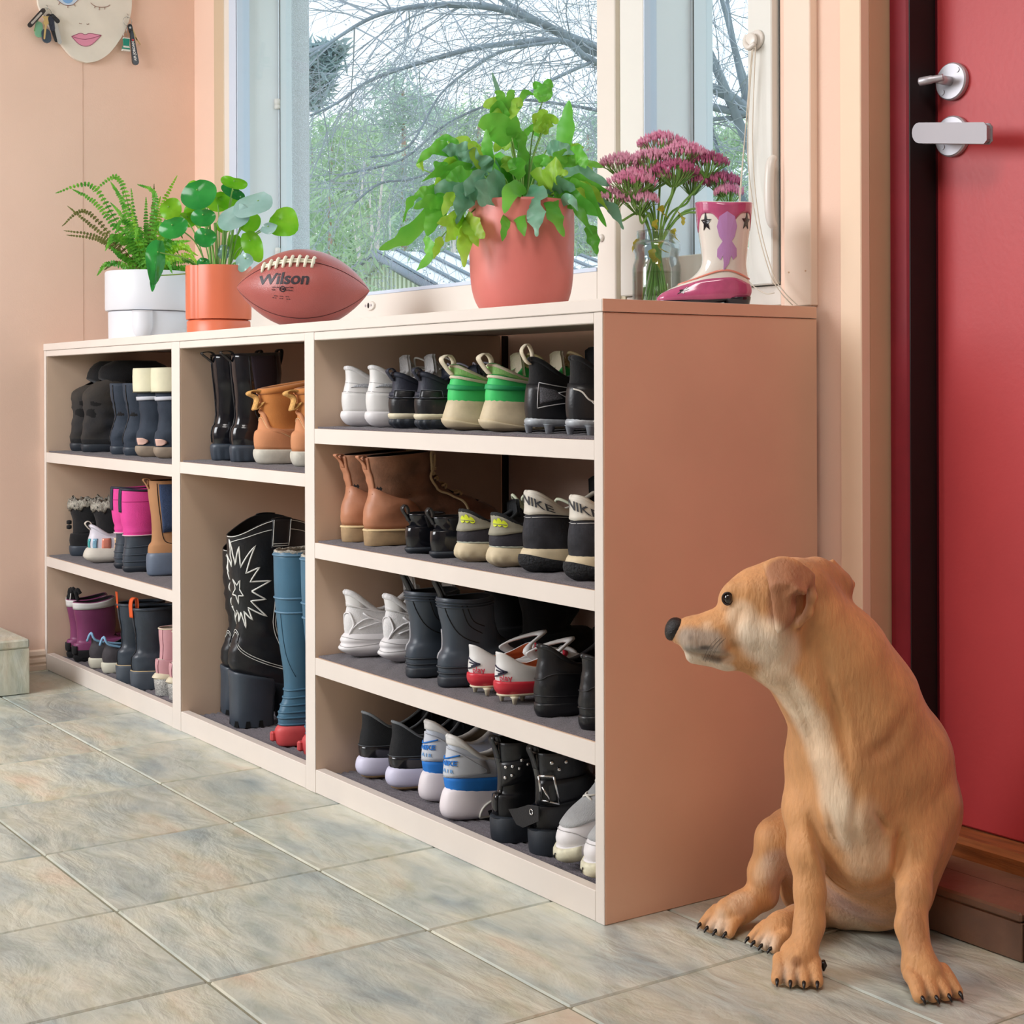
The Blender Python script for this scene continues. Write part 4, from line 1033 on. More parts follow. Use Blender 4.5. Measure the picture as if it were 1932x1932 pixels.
# studded and buckled black ankle boots
def biker(label):
    f = Foot('ankle_boot', label, 'boot', Last(boot_rings(0.255, 0.158, 0.038, 0.033, 0.040, 0.10, 0.036, za=0.09, back=0.004, ht=0.014)), K_LEATHER, LINE_D, None, nv=22)
    f.sole([(0.004, 0.085, 0, 0, 0.030, 0.033, 0), (0.000, 0.09, 0.003, 0.003, 0.033, 0.036, 0), (-0.002, 0.094, 0.036, 0.036, 0.035, 0.038, 0), (0.002, 0.09, 0.038, 0.038, 0.033, 0.035, 0)], K_RUBBER, 'heel_block')
    f.sole([(0.11, 0.242, 0, 0.004, 0.034, 0.038, 0), (0.08, 0.252, 0.012, 0.010, 0.036, 0.041, 0), (0.0, 0.256, 0.036, 0.014, 0.036, 0.042, 0), (0.002, 0.252, 0.041, 0.019, 0.034, 0.040, 0)], K_RUBBER)
    f.patch('back_strip', K_SHINY, lambda p, q: (-0.03 + 0.05 * p, 0.08 + 0.9 * q), 0.002, 3, 14)
    f.pull_loop(K_LEATHER, 0.012, 0.014, 0.010, v0=0.82)
    return f


f = biker('black ankle boot with a studded ankle strap and low block heel')
f.patch('studded_strap', K_LEATHER, lambda p, q: (0.02 + 0.30 * p, 0.56 + 0.06 * p + 0.22 * q), 0.004, 14, 4)
for k, (u, v) in enumerate([(0.055, 0.63), (0.065, 0.74), (0.10, 0.65), (0.11, 0.75), (0.15, 0.72), (0.165, 0.82), (0.20, 0.76), (0.24, 0.80)]):
    c = f.L.O(u, v, 0.0045); n_ = f.L.N(u, v)
    tube('stud', [c, c + n_ * 0.0012, c + n_ * 0.0022], [0.0034, 0.0030, 0.0012], CHROME, f.root, 10)
place(f, -0.338, 0.040, ZR4, 2)
f = biker('black ankle boot with a square silver buckle and loose pointed strap')
f.patch('buckle_strap', K_LEATHER, lambda p, q: (0.0 + 0.36 * p, 0.50 + 0.2 * q), 0.004, 14, 4)
cu = [f.L.O(u, v, 0.010) for u, v in ((0.045, 0.44), (0.045, 0.78), (0.125, 0.78), (0.125, 0.44))]
mb = MB()
for a, b in zip(cu, cu[1:] + cu[:1]): mb.tube([a, a.lerp(b, 0.5), b], 0.0019, 8)
bk = mb.build('buckle', CHROME, f.root, smooth=True)
tube('buckle_pin', [f.L.O(0.085, 0.44, 0.010), f.L.O(0.085, 0.58, 0.013), f.L.O(0.06, 0.66, 0.012)], 0.0016, CHROME, f.root, 8)
# loose strap end with an eyelet, hanging to the left of the heel
pts2 = [(-0.052, 0.060), (-0.030, 0.041), (-0.012, 0.040), (0.030, 0.060), (0.030, 0.082), (0.0, 0.078), (-0.03, 0.066)]
vs, fs = poly_prism(pts2, -0.010, -0.0075); mesh('loose_strap', vs, fs, K_MATTE, f.root, False)
MB().tube([(0.012 + 0.0042 * math.cos(a), -0.0108, 0.070 + 0.0042 * math.sin(a)) for a in np.linspace(0, 2 * math.pi, 15)], 0.0011, 6).build('eyelet', CHROME, f.root, smooth=True)
for u, v in ((0.12, 0.9), (0.2, 0.9), (0.16, 0.83)):
    c = f.L.O(u, v, 0.002); n_ = f.L.N(u, v); tube('stud', [c, c + n_ * 0.0012, c + n_ * 0.0022], [0.0034, 0.0030, 0.0012], CHROME, f.root, 10)
place(f, -0.247, 0.050, ZR4, 0)

# pale trainers stored toe-first (toes towards the room)
PALE = mat('pale_grey_ribbed_knit', (204, 206, 208), 0.85, bump=0.9, bscale=260, bdist=0.004, stretch=(6, 1, 1), var=0.08, vscale=200)
f = Foot('sneaker', 'pale grey knit sneaker turned toe-outwards on the lowest shelf', 'sneaker', Last(sneaker_rings(0.27, 0.125, 0.030, 0.036, 0.040, dip=0.03, ht=0.030)), WHITE_R, LINE_D, 'pair of pale sneakers facing the room')
f.sole([(0.01, 0.26, 0, 0.010, 0.032, 0.034, 0), (0.0, 0.272, 0.006, 0.014, 0.038, 0.040, 0), (-0.002, 0.276, 0.02, 0.026, 0.039, 0.042, 0), (0.002, 0.270, 0.032, 0.034, 0.036, 0.040, 0)], WHITE_R)
f.patch('toe_cap', mat('cream_toe_rubber', (222, 218, 192), 0.5, var=0.15, vscale=60), lambda p, q: (0.40 + 0.20 * p, 0.02 + 0.95 * q), 0.0015, 12, 5, last=f.sl)
f.patch('knit_vamp', PALE, lambda p, q: (0.33 + 0.34 * p, 0.40 + 0.55 * q), 0.002, 16, 10)
f.lines('seam', mat('grey_seam', (176, 174, 174), 0.8), [[(0.36, 0.05), (0.42, 0.3), (0.5, 0.36), (0.58, 0.3), (0.64, 0.05)], [(0.30, 0.1), (0.36, 0.38), (0.34, 0.5)], [(0.7, 0.1), (0.64, 0.38), (0.66, 0.5)]], 0.0007, 0.0004, smooth=True)
f.lines('tick_mark', K_LEATHER, [[(0.475, 0.62), (0.485, 0.50), (0.50, 0.72)]], 0.0009, 0.0022, smooth=True, last=f.sl)
f.collar(mat('dark_ribbed_cuff', (52, 50, 66), 0.9, bump=0.6, bscale=300), 0.007); f.laces(LACE_W, 0.7, 0.95, 3)
place(f, -0.157, 0.305, ZR4 + 0.062, 180); f.root.rotation_euler = (math.radians(-13), 0, math.radians(180))
w_ = again(f, -0.070, 0.292, ZR4 + 0.055, 'white sneaker turned toe-outwards, against the end panel on the lowest shelf', 180); w_.rotation_euler = (math.radians(-11), 0, math.radians(180))
# ================================================================== middle column, small upper compartment
f = Foot('tall_boot', 'tall polished black boot with a curled front loop, left of its pair', 'boot', Last(boot_rings(0.27, 0.232, 0.034, 0.032, 0.041, 0.112, 0.040, za=0.10, toph=0.004)), K_SHINY, LINE_D, 'pair of tall polished black boots', wrinkle=0.0025, nv=26)
f.sole([(0.003, 0.262, 0, 0.006, 0.031, 0.039, 0), (0.0, 0.268, 0.004, 0.008, 0.035, 0.042, 0), (-0.003, 0.272, 0.028, 0.022, 0.037, 0.043, 0), (0.0, 0.27, 0.036, 0.028, 0.035, 0.042, 0), (0.006, 0.26, 0.037, 0.029, 0.03, 0.038, 0)], K_SLATE, ribs=(24, 0.0016, 0, 0.45))
f.patch('elastic_gore', mat('plum_black_elastic', (46, 34, 44), 0.9, bump=0.6, bscale=400, stretch=(1, 4, 1)), lambda p, q: (0.17 + 0.17 * p + 0.03 * (1 - q), 0.50 + 0.47 * q), 0.0008, 10, 12)
f.lines('seam', K_LEATHER, [[(-0.02, 0.08), (-0.02, 0.45), (-0.01, 0.98)], [(0.16, 0.97), (0.17, 0.55), (0.23, 0.36)], [(0.35, 0.97), (0.35, 0.6)]], 0.0014, 0.0006, smooth=True)
f.pull_loop(K_LEATHER, 0.007, 0.013, 0.024, v0=0.93)
f.pull_loop(K_LEATHER, 0.008, 0.016, 0.008, v0=0.9, u=0.5)
place(f, -1.462, 0.048, ZM1, 1)
again(f, -1.366, 0.050, ZM1, 'tall polished black boot behind the tan boots, right of its pair', 0)

WHEAT = mat('wheat_nubuck', (206, 132, 66), 0.85, var=0.10, vscale=14, sheen=0.2, bump=0.2, bscale=300); WHEAT_P = mat('peachy_tan_nubuck', (204, 140, 98), 0.85, var=0.08, vscale=14, bump=0.2, bscale=300)
WEB = mat('woven_tan_webbing', (214, 164, 96), 0.85, bump=0.9, bscale=500, var=0.2, vscale=300)
f = Foot('ankle_boot', 'tan nubuck ankle boot with woven heel loop and white sole, left of its pair', 'boot', Last(boot_rings(0.26, 0.152, 0.030, 0.038, 0.043, 0.135, 0.037, za=0.085, back=0.010, dip=0.0, toph=0.022)), WHEAT, mat('tan_lining', (168, 118, 78), 0.9), 'pair of tan ankle boots', wrinkle=0.002, nv=22)
f.sole(sole_rings(0.26, 0.030, 0.026, 0.041, 0.044, out=0.003, toe_up=0.004, heel_cut=0.010), mat('chalk_white_sole', (206, 202, 188), 0.7, var=0.10, vscale=50))
f.patch('heel_counter', WHEAT_P, lambda p, q: (-0.2 + 0.42 * p, 0.05 + (0.58 - 0.50 * abs(p - 0.42) ** 1.3) * q), 0.0022, 16, 10)
f.lines('padded_band', WHEAT_P, [[(-0.02, 0.70), (0.05, 0.62), (0.13, 0.38), (0.20, 0.16)]], 0.0055, -0.001, n=8, smooth=True)
f.lines('stitching', LACE_C, [[(-0.2, 0.42), (-0.02, 0.62), (0.06, 0.56), (0.14, 0.32), (0.22, 0.06)]], 0.0006, 0.003, smooth=True)
f.collar(WHEAT, 0.007)
p0 = f.L.P(0, 0.86)
ribbon('heel_loop', spline([p0 + Vector((0.012, 0, -0.004)), p0 + Vector((0.004, -0.004, -0.012)), p0 + Vector((0.002, -0.014, -0.018)), p0 + Vector((0.004, -0.010, 0.004)), p0 + Vector((0, -0.026, 0.014)), p0 + Vector((0.002, -0.020, 0.020)), p0 + Vector((0.006, -0.002, 0.018)), p0 + Vector((0.010, 0.008, 0.010))], 5), 0.016, (0.9, 0.25, 0.15), WEB, f.root, 0.003)
place(f, -1.244, 0.050, ZM1, 0)
again(f, -1.092, 0.060, ZM1, 'tan nubuck ankle boot mostly hidden behind the divider, right of its pair', 0)

# ================================================================== middle column, tall lower compartment
M_ST = STITCH_W


def cowboy(label, front):
    r = [(0.004, 0.285, 0.118, 0.040, 0.036, 0.042, 0), (-0.004, 0.288, 0.135, 0.056, 0.039, 0.043, 0), (-0.003, 0.26, 0.160, 0.085, 0.039, 0.039, 0), (0.006, 0.19, 0.188, 0.165, 0.035, 0.036, 0),
         (0.014, 0.150, 0.220, 0.215, 0.037, 0.037, 0), (0.004, 0.160, 0.265, 0.265, 0.042, 0.042, 0), (-0.004, 0.172, 0.330, 0.330, 0.046, 0.046, 0), (-0.010, 0.184, 0.395, 0.395, 0.048, 0.048, 0), (-0.012, 0.192, 0.412, 0.415, 0.048, 0.048, -0.036)]
    f = Foot('cowboy_boot', label, 'boot', Last(r, ex=0.75), K_LEATHER, LINE_D, None, wrinkle=0.005, nv=40, nu=56)
    f.sole([(0.004, 0.095, 0, 0, 0.036, 0.038, 0), (0.002, 0.094, 0.02, 0.02, 0.036, 0.038, 0), (0.0, 0.098, 0.090, 0.075, 0.037, 0.038, 0), (-0.003, 0.106, 0.118, 0.095, 0.040, 0.041, 0), (0.003, 0.10, 0.120, 0.097, 0.036, 0.037, 0)], K_SLATE, 'heel_block', ribs=None, ex=0.6)
    for k, a in enumerate((-0.16, -0.05, 0.06, 0.17, 0.27)):
        c = f.sl.P(a, 0.02); n_ = f.sl.N(a, 0.1)
        t_ = Vector((-n_.y, n_.x, 0)).normalized()
        q = [c + n_ * 0.0012 - t_ * 0.006, c + n_ * 0.0012 + t_ * 0.006, c + n_ * 0.0012 + t_ * 0.004 + Vector((0, 0, 0.013)), c + n_ * 0.0012 - t_ * 0.004 + Vector((0, 0, 0.013))]
        q2 = [p - n_ * 0.004 for p in q]
        mesh('tread_notch', [p + Vector((0, 0, 0.0005)) for p in q + q2], [(0, 1, 2, 3), (7, 6, 5, 4), (0, 4, 5, 1), (1, 5, 6, 2), (2, 6, 7, 3), (3, 7, 4, 0)], mat('notch_black', (4, 4, 5), 1.0), f.root, False)
    f.sole([(0.115, 0.276, 0, 0.004, 0.036, 0.040, 0), (0.105, 0.286, 0.010, 0.010, 0.038, 0.044, 0), (0.095, 0.290, 0.070, 0.030, 0.038, 0.045, 0), (0.02, 0.288, 0.110, 0.040, 0.036, 0.043, 0), (0.03, 0.28, 0.112, 0.042, 0.034, 0.040, 0)], K_RUBBER, 'platform_sole', ribs=(20, 0.002, 0, 0.3))
    # stitched double seam, foxing line and pull strap
    f.lines('side_seam', M_ST, [[(0.245, 0.06), (0.245, 0.4), (0.25, 0.7), (0.25, 0.985)], [(0.258, 0.06), (0.258, 0.4), (0.264, 0.7), (0.264, 0.985)]], 0.0008, 0.0008, smooth=True, sub=10)
    fox = [(-0.04, 0.40), (0.0, 0.455), (0.035, 0.42), (0.05, 0.35), (0.10, 0.29), (0.17, 0.25), (0.25, 0.235), (0.33, 0.25)]
    f.lines('foxing_stitch', M_ST, [fox, [(u, v - 0.022) for u, v in fox]], 0.0008, 0.0008, smooth=True, sub=8)
    f.lines('foxing_piping', K_LEATHER, [[(u, v - 0.011) for u, v in fox]], 0.0022, 0.0, smooth=True, sub=8)
    f.lines('collar_stitch', M_ST, [[(0.02, 0.885), (0.08, 0.915), (0.16, 0.935), (0.25, 0.94), (0.34, 0.935), (0.43, 0.915)], [(0.0, 0.985), (0.12, 0.99), (0.25, 0.99), (0.4, 0.99)]], 0.0008, 0.0008, smooth=True, sub=8)
    for u0 in ((0.255, -0.255) if front else (0.255,)):
        f.patch('pull_strap', K_LEATHER, lambda p, q: (u0 - 0.034 + 0.068 * p, 0.86 + 0.16 * q), 0.0035, 5, 10)
        f.lines('strap_stitch', M_ST, [[(u0 - 0.03, 1.0), (u0 - 0.03, 0.868), (u0 + 0.03, 0.868), (u0 + 0.03, 1.0)], [(u0 - 0.03, 0.878), (u0 + 0.03, 0.878)]], 0.0007, 0.0042, sub=6)
    # starburst
    cu, cv = 0.055, 0.685
    def star(n, r_in, r_out, ku, kv, ph=0.0, cu=cu, cv=cv):
        pts = []
        for k in range(2 * n + 1):
            a = math.pi * k / n + ph
            rr = (r_out[k % len(r_out)] if k % 2 else r_in)
            pts.append((cu + math.cos(a) * rr * ku, cv + math.sin(a) * rr * kv))
        return pts
    long = [0, 1.0, 0, 0.85, 0, 1.1, 0, 0.9, 0, 1.15, 0, 0.8]
    if front: f.lines('starburst_stitch', M_ST, [star(16, 0.50, long, 0.175, 0.205)], 0.0017, 0.0006, sub=6)
    if front: f.lines('star_stitch', M_ST, [star(5, 0.105, [0, 0.27], 0.17, 0.21, 0.3)], 0.0014, 0.0006, sub=4)
    return f


f = cowboy('black platform cowboy boot mostly hidden behind its starburst-stitched partner', False)
place(f, -1.484, 0.078, ZM2 + 0.005, 0, 6.0); f.root.scale = (0.9, 0.9, 0.9)
f2 = cowboy('black platform cowboy boot with white starburst stitching, front right of its pair', True)
place(f2, -1.366, 0.046, ZM2 + 0.002, -4, 2.5)

BLUE_W = mat('petrol_blue_rubber', (66, 106, 130), 0.4, var=0.12, vscale=10); RED_S = mat('coral_red_rubber', (204, 78, 80), 0.5, var=0.08, vscale=30)
r = [(0.004, 0.26, 0.040, 0.036, 0.032, 0.041, 0), (0.0, 0.262, 0.055, 0.055, 0.032, 0.041, 0), (0.004, 0.22, 0.075, 0.080, 0.030, 0.036, 0), (0.014, 0.13, 0.105, 0.115, 0.028, 0.030, 0), (0.014, 0.112, 0.15, 0.152, 0.031, 0.031, 0), (0.004, 0.122, 0.22, 0.22, 0.037, 0.037, 0), (-0.004, 0.134, 0.31, 0.31, 0.042, 0.042, 0), (-0.006, 0.140, 0.395, 0.395, 0.044, 0.044, 0)]
f = Foot('rubber_boot', 'tall petrol blue rubber boot with coral red sole, left of its pair', 'boot', Last(r), BLUE_W, SHEAR_G, 'pair of tall blue rubber boots', nv=32)
f.sole([(0.006, 0.252, 0, 0.004, 0.030, 0.037, 0), (-0.002, 0.262, 0.004, 0.008, 0.036, 0.043, 0), (-0.006, 0.266, 0.020, 0.020, 0.037, 0.044, 0), (-0.006, 0.266, 0.034, 0.030, 0.036, 0.043, 0), (0.0, 0.262, 0.042, 0.038, 0.033, 0.042, 0)], RED_S)
MB().box(-0.016, -0.004, -0.013, 0.004, 0.010, 0.030).build('heel_spur', RED_S, f.root, bevel=0.003)
f.lines('heel_ring', BLUE_W, [[(u / 24 - 0.5, v) for u in range(25)] for v in (0.06, 0.17, 0.25, 0.33, 0.40, 0.46)], 0.0024, 0.0, smooth=True, sub=2, n=6)
f.lines('top_ring', mat('pale_petrol_rubber', (96, 134, 160), 0.4), [[(u / 24 - 0.5, v) for u in range(25)] for v in (0.80, 0.845, 0.985)], 0.0022, 0.0006, smooth=True, sub=2, n=6)
f.lines('moulded_seam', mat('deep_petrol', (40, 72, 92), 0.5), [[(0.03, 0.80), (0.05, 0.65), (0.12, 0.55)]], 0.0007, 0.0003, smooth=True)
f.cuff(SHEAR_G, r=0.0035, amp=0.002, name='fleece_lining')
place(f, -1.140, 0.050, ZM2, 0)
again(f, -1.030, 0.056, ZM2, 'tall petrol blue rubber boot cut off by the divider, right of its pair', 0)

# ================================================================== left column, top compartment
OLIVE = mat('olive_grey_suede', (62, 56, 50), 0.9, col2=(34, 36, 42), var=0.2, vscale=9, bump=0.4, bscale=200)
for k, (x, y, lab, rz_) in enumerate(((-2.405, 0.050, 'slouching dark suede boot folded over at the top, leftmost in the rack', 2), (-2.305, 0.046, 'slouching dark suede boot folded over at the top, second from the left', 0))):
    r = [(0.004, 0.255, 0.016, 0.014, 0.033, 0.040, 0), (0.0, 0.258, 0.034, 0.036, 0.034, 0.040, 0), (0.004, 0.22, 0.060, 0.066, 0.032, 0.034, 0), (0.008, 0.150, 0.095, 0.10, 0.032, 0.034, 0), (0.006, 0.135, 0.130, 0.14, 0.037, 0.037, 0), (0.010, 0.155, 0.160, 0.178, 0.040, 0.040, 0), (0.040, 0.200, 0.176 + 0.01 * k, 0.205, 0.038, 0.036, -0.012)]
    f = Foot('suede_boot', lab, 'boot', Last(r), OLIVE, LINE_D, None, wrinkle=0.009, nv=26)
    f.sole(sole_rings(0.26, 0.020, 0.016, 0.036, 0.041, out=0.001, toe_up=0.004), K_RUBBER)
    f.patch('heel_band', K_MATTE, lambda p, q: (-0.25 + 0.5 * p, 0.03 + 0.13 * q), 0.0015, 12, 3)
    # folded-over shaft flopping to the back and right
    q = [f.L.P(0.0, 0.93)]
    vs = []; nu = 22
    path = spline([(0.0, 0.085, 0.180), (0.004, 0.100, 0.205), (0.010, 0.135, 0.222), (0.014, 0.180, 0.212), (0.016, 0.225, 0.180), (0.018, 0.255, 0.140)], 4)
    for j, c in enumerate(path):
        t = j / (len(path) - 1); ra = 0.040 + 0.010 * math.sin(math.pi * t); d_ = (path[min(j + 1, len(path) - 1)] - path[max(j - 1, 0)]); d_ = Vector(d_).normalized()
        sx = Vector((1, 0, 0)); sy = d_.cross(sx).normalized()
        for i in range(nu):
            a = 2 * math.pi * i / nu
            p = Vector(c) + sx * math.cos(a) * ra * 0.9 + sy * math.sin(a) * (0.024 + 0.016 * (1 - t) + 0.01 * math.sin(3 * t))
            p += sy * noise.noise(p * 30 + Vector((k * 9, 0, 0))) * 0.012
            vs.append(p)
    fs = grid_faces(nu, len(path)); fs.append(tuple(reversed(range(nu)))); fs.append(tuple((len(path) - 1) * nu + i for i in range(nu)))
    vs = [Vector((p.x, min(p.y, 0.36), min(p.z, 0.243))) for p in vs]
    mesh('folded_shaft', vs, fs, K_MATTE, f.root)
    place(f, x, y, ZL1, rz_)
NAVY_S = mat('blue_black_suede', (34, 44, 58), 0.8, col2=(54, 64, 78), var=0.2, vscale=14, bump=0.3, bscale=220)
f = Foot('suede_boot', 'blue-black suede boot with a brown sole, third from the left in the top compartment', 'boot', Last(boot_rings(0.25, 0.180, 0.020, 0.034, 0.038, 0.115, 0.038, za=0.085)), NAVY_S, LINE_D, None, wrinkle=0.008, nv=24)
f.sole(sole_rings(0.25, 0.020, 0.016, 0.036, 0.039, out=0.001, toe_up=0.004), K_SLATE); f.lines('seam', K_LEATHER, [[(-.02, .1), (0.0, .5), (.03, .97)], [(.14, .1), (.2, .5), (.16, .9)]], 0.0014, 0.0005, smooth=True)
place(f, -2.112, 0.055, ZL1, 1)
for k, (x, lab) in enumerate(((-2.020, 'blue-black suede boot with a taupe sole, beside the white-cuffed boots'),)):
    again(f, x, 0.055, ZL1, lab, 0)
COWC = mat('cream_leather_cuff', (226, 220, 190), 0.75, var=0.06, vscale=20)
f = Foot('snow_boot', 'blue-black boot with a wide cream turn-down cuff and round tag, left one', 'boot', Last(boot_rings(0.25, 0.205, 0.024, 0.035, 0.039, 0.125, 0.041, za=0.085)), NAVY_S, SHEAR, 'cream-cuffed boots, top of the left column', wrinkle=0.005, nv=24)
f.sole(sole_rings(0.25, 0.026, 0.020, 0.039, 0.041, out=0.002, toe_up=0.004, heel_cut=0.012), mat('taupe_sole', (150, 134, 116), 0.7, var=0.15, vscale=40))
l2 = Last([(-0.004, 0.130, 0.158, 0.160, 0.046, 0.046, 0), (-0.006, 0.134, 0.170, 0.172, 0.048, 0.048, 0), (-0.006, 0.134, 0.212, 0.216, 0.048, 0.048, 0), (-0.002, 0.128, 0.216, 0.220, 0.045, 0.045, 0), (0.004, 0.121, 0.208, 0.212, 0.038, 0.038, 0)])
f.patch('turned_cuff', COWC, lambda p, q: (p - 0.5, q), 0.0, 36, 10, last=l2)
f.lines('cuff_cord', mat('olive_cord', (96, 92, 70), 0.8), [[(u / 24 - 0.5, 0.04) for u in range(25)]], 0.0014, 0.001, sub=2, last=l2)
f.patch('pale_piping', mat('pale_grey_piping', (196, 198, 206), 0.7), lambda p, q: (p - 0.5, 0.735 + 0.035 * q), 0.0035, 30, 2)
f.patch('round_tag', mat('pink_tag', (228, 186, 170), 0.6), lambda p, q: (0.02 + 0.075 * p * math.sin(math.pi * (0.12 + 0.76 * q)) ** 0.6, 0.085 + 0.12 * q), 0.003, 6, 8)
place(f, -1.920, 0.050, ZL1, 0)
again(f, -1.816, 0.056, ZL1, 'blue-black boot with a wide cream turn-down cuff, against the left divider', 0)

# ================================================================== left column, middle compartment
f = Foot('winter_boot', 'plush black winter boot with ragged grey lining and a toggle, left one', 'boot', Last(boot_rings(0.24, 0.140, 0.022, 0.037, 0.042, 0.13, 0.042, za=0.07)), K_MATTE, SHEAR_G, 'plush black winter boots, left column', wrinkle=0.004)
f.sole(sole_rings(0.24, 0.026, 0.022, 0.039, 0.043, out=0.001, toe_up=0.004), K_SLATE); f.cuff(SHEAR_G, r=0.009, amp=0.008, nu=60)
for dz in (0.075, 0.088):
    MB().lathe([(0.002, -0.006), (0.007, -0.004), (0.007, 0.004), (0.002, 0.006)], 12, (-0.030, 0.012 - 0.004, dz)).build('toggle', K_MATTE, f.root, smooth=True)
place(f, -2.398, 0.045, ZL2, 0)
again(f, -2.300, 0.075, ZL2, 'plush black winter boot with ragged grey lining, behind the pearly sneaker', 0)
PEARL = mat('pearl_white_leather', (214, 210, 220), 0.4, var=0.04, vscale=30); CREAM_F = mat('cream_foam', (208, 202, 190), 0.6, var=0.05, vscale=30)
f = Foot('sneaker', 'pearl white sneaker with shimmering turquoise and coral stripes, in front of the black boot', 'sneaker', Last(sneaker_rings(0.24, 0.096, 0.034, 0.033, 0.040, dip=0.03)), PEARL, LINE_L, None)
f.sole([(0.016, 0.23, 0, 0.01, 0.030, 0.036, 0), (0.002, 0.238, 0.006, 0.013, 0.038, 0.042, 0), (-0.012, 0.243, 0.018, 0.02, 0.041, 0.044, 0), (-0.004, 0.240, 0.038, 0.03, 0.037, 0.042, 0), (0.006, 0.23, 0.040, 0.032, 0.03, 0.036, 0)], CREAM_F)
IR = [mat('iridescent_turquoise', (86, 186, 190), 0.2, metal=0.4), mat('iridescent_sky', (140, 186, 214), 0.2, metal=0.4), mat('iridescent_coral', (238, 150, 128), 0.2, metal=0.3), mat('iridescent_peach', (240, 196, 150), 0.2, metal=0.3)]
for k, (u0, w_) in enumerate(((0.0, 0.03), (0.055, 0.03), (0.11, 0.04), (0.165, 0.03))):
    f.patch('shimmer_stripe', IR[k], lambda p, q: (u0 + w_ * p + 0.01 * q, 0.12 + 0.40 * q), 0.0016, 3, 5)
f.pull_loop(CREAM_F, 0.012, 0.010, 0.012, v0=0.85); f.collar(PEARL, 0.005); f.tongue(PEARL, 0.02, 0.034); f.laces(LACE_W, 0.6, 0.95, 4)
place(f, -2.196, 0.024, ZL2, -2)
f = Foot('sneaker', 'grey-beige sneaker collar just visible behind the pearl white sneaker', 'sneaker', Last(sneaker_rings(0.20, 0.100, 0.024, 0.030, 0.034, dip=0.03)), mat('grey_beige_canvas', (196, 188, 178), 0.8), LINE_L, None)
f.sole(sole_rings(0.20, 0.024, 0.02, 0.032, 0.035, out=0.0), CREAM_F); f.tongue(mat('grey_beige_canvas', (196, 188, 178), 0.8), 0.01, 0.03)
place(f, -2.118, 0.130, ZL2, 0)
PINK = mat('hot_pink_neoprene', (222, 66, 150), 0.75, var=0.06, vscale=25, bump=0.3, bscale=300)
r = [(0.002, 0.19, 0.012, 0.010, 0.028, 0.033, 0), (0.0, 0.192, 0.030, 0.030, 0.029, 0.033, 0), (0.002, 0.15, 0.048, 0.055, 0.028, 0.030, 0), (0.006, 0.104, 0.075, 0.080, 0.028, 0.028, 0), (0.004, 0.098, 0.098, 0.100, 0.029, 0.029, 0)]
f = Foot('snow_boot', 'hot pink snow boot with black pull strap and grey foot, left of its pair', 'boot', Last(r), K_SLATE, LINE_D, 'pair of hot pink snow boots', nv=16)
f.sole(sole_rings(0.19, 0.014, 0.013, 0.030, 0.034, out=0.001, toe_up=0.004), K_RUBBER)
r2 = [(0.002, 0.100, 0.088, 0.090, 0.030, 0.030, 0), (0.002, 0.104, 0.100, 0.102, 0.032, 0.032, 0), (-0.004, 0.112, 0.135, 0.137, 0.036, 0.036, 0), (-0.006, 0.118, 0.165, 0.168, 0.038, 0.038, 0), (-0.005, 0.118, 0.203, 0.206, 0.038, 0.038, 0.004)]
l2 = Last(r2)
vs = [l2.P(i / 32, j / 16) + l2.N(i / 32, j / 16) * (0.0016 * math.sin(j * 2.2) if j < 6 else 0) for j in range(17) for i in range(32)] + [l2.P(i / 32, 1, 0.004) for i in range(32)] + [l2.P(i / 32, 0.3, 0.005) for i in range(32)]
mesh('leg', vs, grid_faces(32, 19), PINK, f.root).name = 'boot_leg'
f.lines('welt', mat('pale_pink_piping', (232, 200, 214), 0.6), [[(u / 20 - 0.5, 0.06) for u in range(21)]], 0.0014, 0.001, sub=2, last=l2)
f.lines('seam', mat('deep_pink_seam', (168, 36, 110), 0.8), [[(u / 20 - 0.5, 0.80) for u in range(21)]], 0.0008, 0.0002, sub=2, last=l2)
f.patch('pull_strap', NAVY, lambda p, q: (-0.055 + 0.07 * p, 0.60 + 0.42 * q), 0.003, 4, 8, last=l2)
f.lines('pull_strap_rim', NAVY, [[(u / 24 - 0.02, 1.0) for u in range(12)]], 0.003, 0.0, sub=2, last=l2)
f.lines('heel_crease', K_SLATE, [[(u / 20 - 0.5, v) for u in range(21)] for v in (0.2, 0.42, 0.62)], 0.0022, 0.0, sub=2, smooth=True)
place(f, -2.036, 0.036, ZL2, 0)
again(f, -1.950, 0.026, ZL2, 'hot pink snow boot with black pull strap, beside the tan boot, right of its pair', 0)
f = Foot('ankle_boot', 'tan leather boot with blue denim panel and grey rubber foot, by the left divider', 'boot', Last(boot_rings(0.26, 0.228, 0.036, 0.035, 0.042, 0.12, 0.042, za=0.10)), mat('caramel_nubuck', (176, 128, 88), 0.8, var=0.08, vscale=12), LINE_D, None, nv=24)
f.sole([(0.003, 0.25, 0, 0.006, 0.034, 0.040, 0), (-0.002, 0.262, 0.006, 0.010, 0.039, 0.044, 0), (-0.004, 0.266, 0.036, 0.034, 0.040, 0.045, 0), (-0.001, 0.264, 0.054, 0.050, 0.038, 0.044, 0), (0.008, 0.25, 0.055, 0.052, 0.034, 0.04, 0)], mat('blue_grey_rubber', (98, 110, 128), 0.45, var=0.1, vscale=20))
f.patch('denim_panel', mat('blue_denim', (52, 68, 100), 0.9, bump=0.5, bscale=400, var=0.15, vscale=300), lambda p, q: (0.115 + 0.15 * p, 0.56 + 0.40 * q), 0.002, 8, 8)
f.lines('seam', LINE_D, [[(0.10, 0.97), (0.10, 0.7), (0.12, 0.5), (0.17, 0.36), (0.26, 0.26)]], 0.0009, 0.0006, smooth=True); f.pull_loop(mat('tan_tape', (176, 128, 88), 0.8), 0.006, 0.010, 0.012, v0=0.92)
